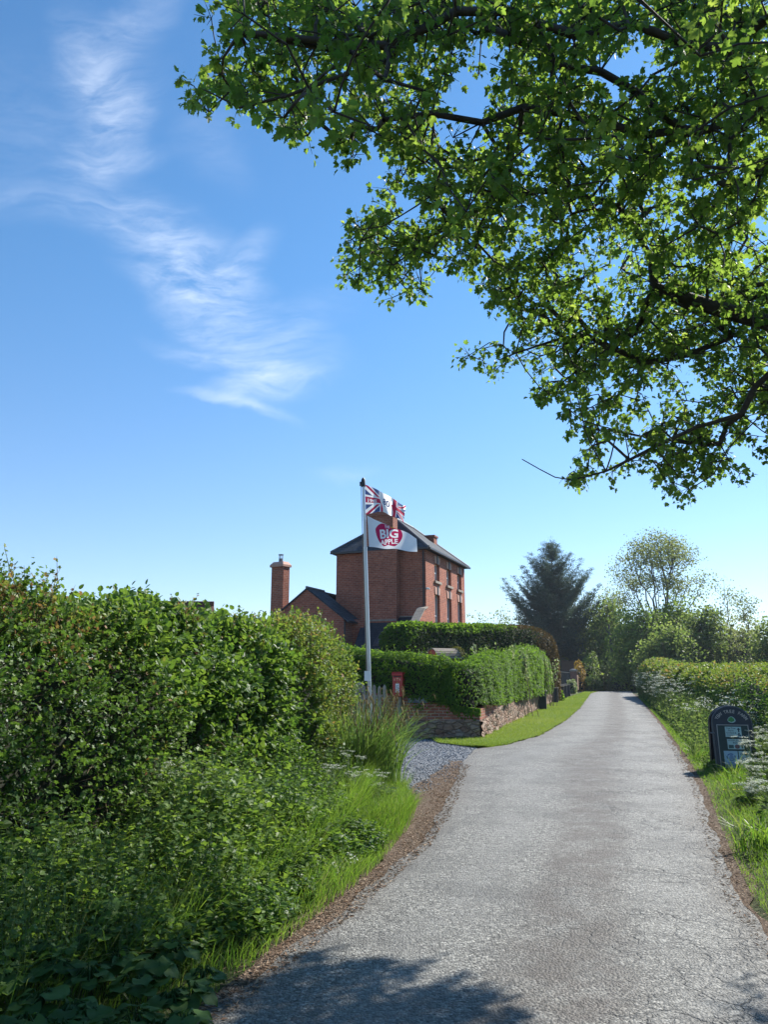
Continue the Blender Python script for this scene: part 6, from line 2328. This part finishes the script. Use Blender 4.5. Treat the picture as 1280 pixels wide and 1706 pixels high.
n1 = plate('notice', -.125, .135, .575, .745, .0065, .011, 'notice_paper', fb)
btext('Yew Tree', -.105, .705, .028, .15, 'notice_ink', n1); btext('Farm', -.075, .668, .026, .085, 'notice_ink', n1)
btext('Orchard &', -.105, .630, .027, .155, 'notice_ink', n1); btext('Cider', -.095, .593, .026, .10, 'notice_ink', n1)
arrow(.092, .655, .075, n1)
mb = MB()
for a in (90, 210, 330):
    board_solid(mb, [(.092 + .017 * math.cos(R(a)) + .014 * math.cos(t), .612 + .017 * math.sin(R(a)) + .014 * math.sin(t)) for t in np.linspace(0, 6.28, 10, endpoint=False)], .0115 + a * 1e-6, .0125 + a * 1e-6, -1)
mb.build('trefoil_mark', M['notice_ink'], n1)
n2 = plate('notice', -.110, .150, .375, .540, .0065, .011, 'notice_paper', fb)
btext('Green Eagle', -.095, .502, .025, .22, 'notice_ink', n2); btext('Barn', -.02, .467, .026, .09, 'notice_ink', n2)
arrow(.118, .39, .10, n2)
mb = MB(); board_solid(mb, [(-.095, .388), (-.015, .388), (-.015, .445), (-.095, .445)], .0115, .0125, -1); mb.build('picture', M['photo_dark'], n2)
mb = MB(); board_solid(mb, [(.04 + .040 * math.cos(t), .418 + .036 * math.sin(t)) for t in np.linspace(0, 6.28, 14, endpoint=False)], .0115, .0125, -1); mb.build('picture', M['photo_brown'], n2)
n3 = plate('notice', -.185, .035, .07, .345, .0065, .011, 'notice_blue', fb)
n4 = plate('notice', .05, .235, .07, .345, .0065, .011, 'notice_paper', fb)
btext('OPEN', .07, .28, .03, .14, 'notice_ink', n4)
mb = MB()
for q in range(5): board_solid(mb, [(.07, .10 + q * .032), (.21 - .03 * (q % 2), .10 + q * .032), (.21 - .03 * (q % 2), .112 + q * .032), (.07, .112 + q * .032)], .0115, .0125, -1)
mb.build('print', M['lead'], n4)
mb = MB()
for i in range(24):
    if i in (2, 3, 10, 14, 15, 22): continue
    a0, a1 = i * 2 * math.pi / 24, (i + 1) * 2 * math.pi / 24
    e_ = lambda a, k_: (-.075 + .075 * k_ * math.cos(a), .245 + .058 * k_ * math.sin(a))
    board_solid(mb, [e_(a0, .74), e_(a0, 1), e_(a1, 1), e_(a1, .74)], .0115, .0125, -1)
for q in range(3): board_solid(mb, [(-.115 + .012 * q, .222 + q * .02), (-.035 - .008 * q, .222 + q * .02), (-.035 - .008 * q, .232 + q * .02), (-.115 + .012 * q, .232 + q * .02)], .0115, .0125, -1)
mb.build('round_logo', M['logo_blue'], n3)
mb = MB()
for q in range(4): board_solid(mb, [(-.14, .085 + q * .022), (-.01 - .02 * (q % 2), .085 + q * .022), (-.01 - .02 * (q % 2), .092 + q * .022), (-.14, .092 + q * .022)], .0115, .0125, -1)
mb.build('print', M['logo_blue'], n3)
# arched heading and tree badge
word = 'YEW TREE FARM'
ang0, ang1 = R(150), R(30)
for i, chh in enumerate(word):
    if chh == ' ': continue
    a = ang0 + (ang1 - ang0) * i / (len(word) - 1)
    cx_, cz_ = .245 * math.cos(a), .775 + .20 * math.sin(a)
    v, f, wh = text2d(chh, .02)
    k_ = .056 / wh[1]
    ca, sa = math.cos(a - math.pi / 2), math.sin(a - math.pi / 2)
    pts = []
    for p in v:
        x, z = (p[0] - wh[0] / 2) * k_ * .9, p[1] * k_
        pts.append(bp(cx_ + x * ca - z * sa, cz_ + x * sa + z * ca, .0022, -1))
    npmesh('lettering', np.array(pts), f, M['sign_letter'], fb)
mb = MB()
board_solid(mb, [(.0 + .062 * math.cos(t) * (1 - .25 * math.sin(t)), .865 + .052 * math.sin(t)) for t in np.linspace(0, 6.28, 22, endpoint=False)], .0005, .0018, -1)
bdg = mb.build('badge', M['notice_paper'], fb)
mb = MB()
board_solid(mb, [(-.004 + (.050 + .006 * math.sin(t * 7)) * math.cos(t) * (1 - .35 * math.sin(t)), .868 + (.042 + .004 * math.sin(t * 7)) * math.sin(t)) for t in np.linspace(0, 6.28, 40, endpoint=False)], .0019, .003, -1)
mb.build('tree_emblem', M['logo_green'], bdg)

# ------------------------------------------------------------------ trees beyond


def tree_at(name, label, cat, cpx, ytop, D, wpx, lob, nclus, per, lsize, lmat, seed, group=None, **kw):
    """lob: list of (fx, fz, frx, frz) in fractions of the half width / height"""
    b = P(cpx, 1125, D); b[2] = float(zroad(D))
    h = P(cpx, ytop, D)[2] - b[2]
    hw_ = wpx / 2 / FPX * D
    lobes = [(fx * hw_, (i % 3 - 1) * hw_ * .3, fz * h, frx * hw_, frz * h) for i, (fx, fz, frx, frz) in enumerate(lob)]
    return far_tree(name, label, cat, b, h, hw_, lobes, nclus, per, lsize, lmat, seed=seed, group=group, **kw)


round_ = [(0, .62, .8, .36), (-.45, .5, .55, .34), (.45, .5, .55, .34), (.1, .3, .85, .28), (-.2, .78, .5, .2)]
bushy = [(0, .55, .9, .42), (-.5, .4, .5, .36), (.5, .4, .5, .36), (.2, .75, .5, .22), (0, .2, .95, .2)]
airy = [(-.15, .88, .50, .10), (-.66, .78, .32, .10), (.50, .86, .42, .10), (.80, .68, .20, .10), (-.72, .60, .22, .05), (-.3, .70, .4, .06), (.2, .66, .4, .06), (.1, .34, .6, .14)]
tree_at('tall_tree', 'tallest tree at the far right of the lane, bare limbed with a thin domed crown', 'tree', 1108, 890, 96, 150, airy, 500, 32, .22, 'far_olive', 61, trunk_r=.36, r0=.020, first=.30, bf=.62, cl_r=.7, top=.36, shell=.85, scaffold=120)
tree_at('ash_tree', 'thin grey leafed tree right of the tallest one', 'tree', 1212, 958, 88, 62, [(0, .80, .8, .18), (-.3, .58, .8, .2), (.3, .5, .8, .2), (0, .3, .7, .15)], 120, 15, .20, 'far_olive', 62, trunk_r=.15, r0=.012, cl_r=.4, bf=.3, top=.8, scaffold=60)
tree_at('ash_tree', 'sparse pale tree second from the right frame edge', 'tree', 1248, 975, 84, 52, [(0, .80, .8, .17), (.3, .6, .7, .2), (-.3, .45, .7, .2)], 95, 14, .20, 'far_olive', 63, trunk_r=.13, r0=.011, cl_r=.4, bf=.3, top=.8, scaffold=60)
tree_at('far_tree', 'grey green tree cut by the right frame edge', 'tree', 1284, 1022, 80, 70, bushy, 300, 16, .26, 'far_leaf', 64, trunk_r=.2)
tree_at('far_tree', 'dull green bush tree under the sparse pale trees', 'tree', 1232, 1040, 90, 90, bushy, 420, 16, .28, 'far_olive', 65, trunk_r=.2)
tree_at('far_tree', 'olive tree on the right of the tallest one, lower half', 'tree', 1172, 1000, 86, 80, bushy, 420, 17, .28, 'far_leaf', 66, trunk_r=.22)
tree_at('far_tree', 'bright yellow green tree in the middle of the far wood', 'tree', 1134, 985, 92, 92, round_ + [(0, .15, .9, .16)], 480, 17, .28, 'far_bright', 67, trunk_r=.25)
tree_at('far_tree', 'light green tree below the left limbs of the tallest tree', 'tree', 1066, 1000, 90, 100, bushy, 540, 17, .28, 'far_bright', 68, trunk_r=.25)
tree_at('far_tree', 'dark round crowned tree over the right end of the lane', 'tree', 1112, 1040, 82, 100, bushy, 600, 18, .26, 'far_leaf', 69, trunk_r=.22)
tree_at('far_tree', 'deep green low tree just left of the yellow green one', 'tree', 1070, 1050, 100, 80, bushy, 420, 17, .3, 'far_leaf', 70, trunk_r=.22)
tree_at('far_tree', 'mid green tree directly right of the cedar', 'tree', 1008, 985, 108, 90, bushy, 520, 17, .32, 'far_leaf', 71, trunk_r=.25)
tree_at('far_tree', 'pale thin crowned tree showing between the cedar and the tallest tree', 'tree', 1025, 965, 118, 70, [(0, .82, .8, .16), (-.3, .6, .8, .2), (.3, .6, .8, .2)], 150, 13, .3, 'far_olive', 72, trunk_r=.2, r0=.02, bf=.7, top=.8)
tree_at('far_tree', 'dark green tree above the point where the lane disappears', 'tree', 1036, 1030, 125, 90, bushy, 420, 17, .34, 'far_dark', 73, trunk_r=.25)
tree_at('far_tree', 'grey green tree low on the right horizon behind the hedge', 'tree', 1200, 1060, 120, 120, bushy, 420, 15, .36, 'far_olive', 74, trunk_r=.2)
tree_at('far_tree', 'distant tree filling the right frame edge behind the pale trees', 'tree', 1275, 1062, 125, 120, bushy, 420, 15, .38, 'far_leaf', 75, trunk_r=.2)
for i, (x, yt, D, w, lb) in enumerate([(795, 1012, 125, 60, 'pale half bare tree just right of the house'), (838, 1005, 120, 66, 'pale half bare tree between the house and the cedar'), (872, 1010, 132, 60, 'pale half bare tree partly behind the cedar')]):
    tree_at('bare_tree', lb, 'tree', x, yt, D, w, [(0, .7, .8, .28), (-.4, .5, .6, .3), (.4, .5, .6, .3), (0, .25, .9, .2)], 240, 9, .26, 'pale_leaf' if i == 1 else 'far_olive', 80 + i, bmat='pale_bark', trunk_r=.2, r0=.014, bf=.3, top=.7, scaffold=80, group='pale half bare trees beside the house')
for i, (x, yt, D, w, lb) in enumerate([(900, 1050, 140, 120, 'far green tree behind the cedar foot')]):
    tree_at('far_tree', lb, 'tree', x, yt, D, w, bushy, 300, 12, .45, 'far_leaf', 90 + i, trunk_r=.25)


def cedar(label, cpx, ytop, D, wpx, seed):
    r = np.random.default_rng(seed)
    b = P(cpx, 1125, D); b[2] = float(zroad(D))
    h = P(cpx, ytop, D)[2] - b[2]
    ks = D / 82
    hw_ = wpx / 2 / FPX * D
    t = thing('cedar_tree', label, 'conifer', b)
    tk = MB(); tk.tube([(0, 0, 0), (.05, 0, h * .5), (0, 0, h * .99)], [.34, .2, .02], 9); tk.build('trunk', M['bark'], t, smooth=True)
    A, B, RA, RB, st_, sd_ = [], [], [], [], [], []
    z = h * .07
    while z < h * .93:
        f = z / h
        prof = np.interp(f, [.05, .25, .42, .55, .68, .80, .9, 1], [.72, .84, .92, .94, .62, .34, .15, .02])
        for q in range(7):
            az = r.random() * 6.283
            L = hw_ * prof * r.uniform(.55, 1.18)
            if L < .15: L = .15
            dirh = np.array((math.cos(az), math.sin(az), 0))
            el0 = np.interp(f, [0, .45, .8, 1], [-.16, .16, .55, 1.4])
            prev = np.array((0, 0, z))
            ns = max(3, int(L / .45))
            for s in range(1, ns + 1):
                u = s / ns
                q_ = np.array((0, 0, z)) + dirh * L * u + np.array((0, 0, L * (el0 * u + .38 * u * u - .10 * math.sin(u * 3.1)))) + r.normal(size=3) * .05
                A.append(prev); B.append(q_); RA.append(.05 * (1 - u) + .012); RB.append(.05 * (1 - u) + .008)
                # flat side sprays
                for sg in (-1, 1):
                    side = np.array((-dirh[1], dirh[0], 0)) * sg
                    l2 = L * .30 * (1.05 - u) + .22 * min(1, L * .7)
                    e2 = q_ + (side * .8 + dirh * .55) * l2 * r.uniform(.6, 1.2) + np.array((0, 0, .12 * l2))
                    A.append(q_); B.append(e2); RA.append(.012); RB.append(.005)
                    for w_ in np.linspace(.15, 1, max(3, int(l2 / .17))):
                        st_.append(q_ + (e2 - q_) * w_); sd_.append(side * .5 + dirh * .8 + np.array((0, 0, .35)))
                for w_ in (.33, .66, 1):
                    st_.append(prev + (q_ - prev) * w_); sd_.append(dirh + np.array((0, 0, .3)))
                prev = q_
        z += h * .030 * r.uniform(.7, 1.3)
    tubes('branches', np.array(A), np.array(B), np.array(RA), np.array(RB), M['bark'], t, 4, world=False)
    for w_ in np.linspace(.90, 1.0, 14):
        st_.append(np.array((0, 0, h * w_))); sd_.append(np.array((r.normal() * .3, r.normal() * .3, 1.0)))
    st_, sd_ = np.array(st_), np.array(sd_)
    per = 8
    p = np.repeat(st_, per, 0) + r.normal(size=(len(st_) * per, 3)) * np.array((.16, .16, .10)) * ks
    d = unit(np.repeat(sd_, per, 0) + r.normal(size=(len(st_) * per, 3)) * .55)
    nn = unit(r.normal(size=p.shape) * .5 + np.array((0, 0, 1)))
    tone = np.clip(.42 + .22 * nz(p, 1.5, 5, 2) + r.normal(size=len(p)) * .15, 0, 1)
    leaves('needles', p, d, nn, r.uniform(.16, .34, len(p)) * ks * np.interp(p[:, 2] / h, [.6, .95], [1, .6]), leaf_ovate(.1, .13), M['cedar_needle'], t, tone, world=False)
    return t


cedar('big blue green cedar with upswept flat branches behind the yew hedge', 928, 897, 111, 150, 44)
bush('laurel_bush', 'light green shrub growing at the foot of the cedar', 'shrub', 946, 108, 3.0, 6.0, 1800, 'far_olive', .2, 45)

# ------------------------------------------------------------------ the big maple overhead
rg = np.random.default_rng(1212)
TX, TY = 6.4, 3.7
maple = thing('maple_tree', 'big maple reaching over the lane from the right with lobed green leaves', 'tree', (TX, TY, 0))
nodes, par = [], []


def limb(pts, parent):
    i = parent
    pts = [np.asarray(p, float) for p in pts]
    if parent >= 0: pts = [nodes[parent]] + pts
    rs = resample3(pts, .22)
    if parent >= 0: rs = rs[1:]
    for p in rs:
        nodes.append(p); par.append(i); i = len(nodes) - 1
    return i


def resample3(pts, step):
    pts = np.asarray(pts, float)
    n_ = len(pts)
    out = []
    for i in range(n_ - 1):
        p0, p1, p2, p3 = pts[max(i - 1, 0)], pts[i], pts[i + 1], pts[min(i + 2, n_ - 1)]
        k_ = max(1, int(np.linalg.norm(p2 - p1) / step))
        for t in np.linspace(0, 1, k_, endpoint=False):
            out.append(.5 * ((2 * p1) + (-p0 + p2) * t + (2 * p0 - 5 * p1 + 4 * p2 - p3) * t * t + (-p0 + 3 * p1 - 3 * p2 + p3) * t ** 3))
    out.append(pts[-1])
    return np.array(out)


def PL(x, y, D): return P(x, y, D * .93)


tr_top = limb([(TX, TY, -.1), (TX + .05, TY, 1.4), (TX - .05, TY + .05, 2.9)], -1)
f1 = limb([(TX - .25, TY + .5, 3.9), PL(1440, 600, 5.6)], tr_top)
l1 = limb([PL(1350, 560, 6.2), PL(1280, 538, 6.6), PL(1180, 510, 6.9), PL(1092, 482, 7.0)], f1)
l1b = limb([PL(1084, 430, 6.95), PL(1055, 375, 6.9), PL(1028, 345, 6.8), PL(985, 330, 6.7), PL(900, 318, 6.6), PL(830, 330, 6.5), PL(760, 372, 6.3), PL(690, 405, 6.2)], l1)
l2 = limb([PL(1360, 640, 6.2), PL(1290, 615, 6.6), PL(1258, 645, 6.7), PL(1236, 690, 6.75), PL(1160, 712, 6.8), PL(1090, 745, 6.8), PL(1010, 785, 6.8), PL(955, 800, 6.75), PL(925, 795, 6.7)], f1)
l2t = limb([PL(900, 782, 6.68), PL(870, 765, 6.65)], l2)
l3 = limb([(TX - .2, TY + .1, 4.4), PL(1420, 270, 5.0), PL(1320, 215, 5.2), PL(1249, 191, 5.3), PL(1185, 215, 5.3), PL(1142, 216, 5.3)], tr_top)
l3b = limb([PL(1105, 195, 5.25), PL(1058, 153, 5.2), PL(1000, 120, 5.1), PL(930, 110, 5.0), PL(850, 60, 4.8)], l3)
l3c = limb([PL(1080, 225, 5.3), PL(1012, 207, 5.3), PL(940, 190, 5.2), PL(870, 180, 5.1), PL(803, 205, 5.0), PL(720, 190, 4.9), PL(640, 200, 4.8)], l3)
l4 = limb([(TX - .3, TY - .1, 5.2), PL(1400, 20, 4.2), PL(1280, 31, 4.4), PL(1219, 80, 4.6), PL(1150, 77, 4.7), PL(1050, 40, 4.6), PL(960, 60, 4.5), PL(850, 20, 4.4)], tr_top)
l5 = limb([PL(760, 20, 4.4), PL(713, 46, 4.4), PL(644, 77, 4.4), PL(560, 72, 4.4), PL(470, 62, 4.4), PL(400, 55, 4.4)], l4)
l5b = limb([PL(640, 105, 4.5), PL(560, 130, 4.5), PL(480, 160, 4.5), PL(400, 180, 4.5)], l5)
l6 = limb([PL(1220, 560, 6.9), PL(1150, 590, 7.0), PL(1075, 605, 7.0), PL(980, 560, 7.0), PL(900, 575, 6.9), PL(830, 600, 6.8)], l1)
l7 = limb([PL(1330, 700, 6.2), PL(1270, 690, 6.5), PL(1215, 745, 6.6), PL(1190, 790, 6.6), PL(1150, 815, 6.6)], f1)
b1_ = limb([(TX + 1.2, TY + 1.5, 4.6), (TX + 2.6, TY + 3.4, 6.2)], tr_top)
b2_ = limb([(TX + 1.0, TY - 1.2, 4.8), (TX + 2.2, TY - 3.0, 6.6)], tr_top)
b3_ = limb([(TX - .6, TY - 1.0, 5.2), (TX - 2.0, TY - 2.4, 7.2)], tr_top)
b4_ = limb([(TX + .1, TY + .1, 5.5), (TX + .3, TY + .6, 8.2)], tr_top)
nfix = len(nodes)
OUT = [(350, -40), (364, 10), (322, 42), (336, 66), (366, 78), (356, 112), (316, 150), (330, 190), (372, 192), (402, 178), (432, 182), (452, 192), (472, 214), (506, 225), (530, 262), (575, 276), (592, 265), (600, 226), (640, 214), (664, 262), (650, 306), (628, 330),
       (606, 345), (592, 385), (574, 420), (568, 470), (608, 468), (640, 480), (652, 500), (690, 494), (726, 488), (738, 458), (790, 436), (796, 476), (830, 508), (853, 536), (846, 562), (792, 564), (768, 600), (770, 614), (838, 618), (906, 596), (896, 640), (888, 656), (942, 664), (950, 700), (948, 742),
       (985, 750), (930, 786), (946, 800), (992, 796), (1062, 772), (1098, 786), (1120, 815), (1146, 830), (1176, 828), (1214, 806), (1236, 796), (1246, 764), (1284, 756), (1340, 740), (1340, -40)]
HOLES = [((1045, 520), 26, 18), ((1150, 800), 0, 0), ((1040, 740), 30, 12), ((1080, 650), 26, 14), ((1200, 725), 24, 14), ((760, 290), 18, 14), ((1010, 690), 18, 12), ((1120, 540), 18, 12), ((1245, 230), 16, 22), ((1000, 480), 14, 20), ((660, 150), 10, 8), ((1060, 700), 30, 12), ((1130, 770), 30, 10), ((985, 640), 16, 12), ((560, 215), 14, 10)]


def shadow_ok(q):
    c_ = 1 / math.tan(SUN_EL)
    xs_, ys_ = q[0] - c_ * math.sin(SUN_AZ) * q[2], q[1] - c_ * math.cos(SUN_AZ) * q[2]
    return ys_ < np.interp(xs_, [-3, -1.5, -.7, -.1, .40, .62, .75, 1.6, 1.8, 2.1, 2.6], [5.8, 5.3, 4.95, 5.0, 4.75, 4.2, 3.5, 3.6, 4.4, 4.8, 5.2]) - abs(rg.normal()) * .12


def in_view_gap(q):
    d = q - CAMP
    cy_ = d[1] * math.cos(TH) + d[2] * math.sin(TH)
    if cy_ < .3: return False
    sx_ = 640 + FPX * d[0] / cy_
    sy_ = 853 - FPX * (-d[1] * math.sin(TH) + d[2] * math.cos(TH)) / cy_
    return -60 < sx_ < 1330 and -60 < sy_ < 1760 and not inpoly(sx_, sy_, OUT)


pts = []
tries = 0
while len(pts) < 1950 and tries < 60000:
    tries += 1
    x, y = rg.uniform(316, 1338), rg.uniform(-38, 832)
    if not inpoly(x, y, OUT): continue
    dens = np.interp(y, [0, 420, 560, 830], [1, .95, .9, .85]) * (1.0 if x > 620 else .9)
    if rg.random() > dens: continue
    if nz(np.array([[x / 60., y / 60., 0]]), 1.3, 99, 2)[0] < -.40 + .22 * rg.normal(): continue
    if any(a and ((x - c[0]) / a) ** 2 + ((y - c[1]) / b) ** 2 < 1 for c, a, b in HOLES): continue
    e0 = float(np.interp(y, [0, 250, 500, 800], [4.5, 5.2, 6.5, 6.75]))
    D = e0 + .25 + rg.normal() * np.interp(y, [0, 300, 500, 800], [.75, .85, .55, .35])
    q = P(x, y, D)
    for _k in range(6):
        if shadow_ok(q): break
        D -= .35
        q = P(x, y, D)
    pts.append(q)
nin = len(pts)
# the rest of the crown, out of the picture
while len(pts) < nin + 1150:
    v = rg.normal(size=3); v /= np.linalg.norm(v)
    r_ = rg.random() ** .4
    q = np.array((TX + .6 + v[0] * 5.6 * r_, TY - .6 + v[1] * 5.4 * r_, 7.2 + v[2] * 3.9 * r_))
    if not shadow_ok(q) or in_view_gap(q): continue
    if q[2] < 3.2: continue
    pts.append(q)
nlast = len(pts)
while len(pts) < nlast + 620:          # extra boughs, added so that their shade falls on near lane and left bank
    kind_ = rg.random()
    if kind_ < .62: xs_, ys_, z_ = rg.uniform(-3.6, -.5), rg.uniform(2.4, 6.3), rg.uniform(4.2, 7.6)
    elif kind_ < .82: xs_, ys_, z_ = rg.uniform(-.6, .7), rg.uniform(3.6, 5.3), rg.uniform(3.6, 6.0)
    else: xs_, ys_, z_ = rg.uniform(1.5, 3.2), rg.uniform(2.8, 5.2), rg.uniform(3.3, 5.2)
    q = np.array((xs_ + z_ * math.sin(SUN_AZ) / math.tan(SUN_EL), ys_ + z_ * math.cos(SUN_AZ) / math.tan(SUN_EL), z_))
    if not shadow_ok(q) or in_view_gap(q) or np.hypot(q[0] - TX, q[1] - TY) > 7.6: continue
    pts.append(q)
pts = np.array(pts)
nodes, par = grow(nodes, par, pts, .03)
caps = np.full(len(nodes), .029)
caps[:l1 + 1] = np.linspace(.20, .060, l1 + 1)
A, B, RA, RB = skeleton(nodes, par, .0042, .45, .24, .10, 5, fixed=nfix, seg=.16, caps=caps)
big_ = RA > .035
tubes('trunk', A[big_], B[big_], RA[big_], RB[big_], M['maple_bark'], maple, 9)
tubes('branches', A[~big_], B[~big_], RA[~big_], RB[~big_], M['maple_bark'], maple, 5)
# twigs and leaves around every tip
parv = np.array([nodes[par[i]] if par[i] >= 0 else nodes[i] for i in range(nfix, len(nodes))])
axd = unit(pts - parv + rg.normal(size=pts.shape) * .05)
nt = 4
tw0 = np.repeat(pts, nt, 0)
twd = unit(np.repeat(axd, nt, 0) * .8 + rg.normal(size=(len(pts) * nt, 3)) * .55 + np.array((0, 0, -.05)))
twl = rg.uniform(.06, .16, len(tw0))
tw1 = tw0 + twd * twl[:, None]
tubes('twigs', tw0, tw1, np.full(len(tw0), .0034), np.full(len(tw0), .0015), M['maple_bark'], maple, 3)
per = 5
ix = np.repeat(np.arange(len(tw0)), per)
f = rg.uniform(.25, 1.05, len(ix))
st0 = tw0[ix] + (tw1 - tw0)[ix] * f[:, None]
pet = unit(twd[ix] * .5 + rg.normal(size=(len(ix), 3)) * .8 + np.array((0, 0, -.1)))
pl = rg.uniform(.02, .055, len(ix))
st1 = st0 + pet * pl[:, None]
d = unit(pet * .7 + np.array((0, 0, -.55)) + rg.normal(size=pet.shape) * .35)
nn = unit(rg.normal(size=d.shape) * .55 + np.array((0, 0, .85)))
clu = ix // nt
tone = np.clip(.36 + rg.normal(size=len(pts))[clu] * .12 + rg.normal(size=len(ix)) * .15, 0, 1)
young = pts[clu][:, 1] > 6.0
leaves('foliage', st1, d, nn, rg.uniform(.030, .066, len(ix)) * np.where(young, .92, 1.0), leaf_maple(), M['maple_leaf'], maple, tone)
print('objects', len(bpy.data.objects), 'polys', sum(len(m.polygons) for m in bpy.data.meshes))

# ------------------------------------------------------------------ the air itself
m, n = mat('air')
pv = n.add('ShaderNodeVolumePrincipled')
n.put(pv, 'Color', (.80, .88, 1.0, 1)); n.put(pv, 'Density', .0003); n.put(pv, 'Anisotropy', 0.0)
o = n.add('ShaderNodeOutputMaterial')
n.t.links.new(pv.outputs[0], o.inputs['Volume'])
mb = MB(); mb.box(-520, 620, -140, 920, -12, 40)
hz_o = mb.build('haze', m)
tag(hz_o, 'thin pale summer air over the fields', 'haze', kind='stuff')
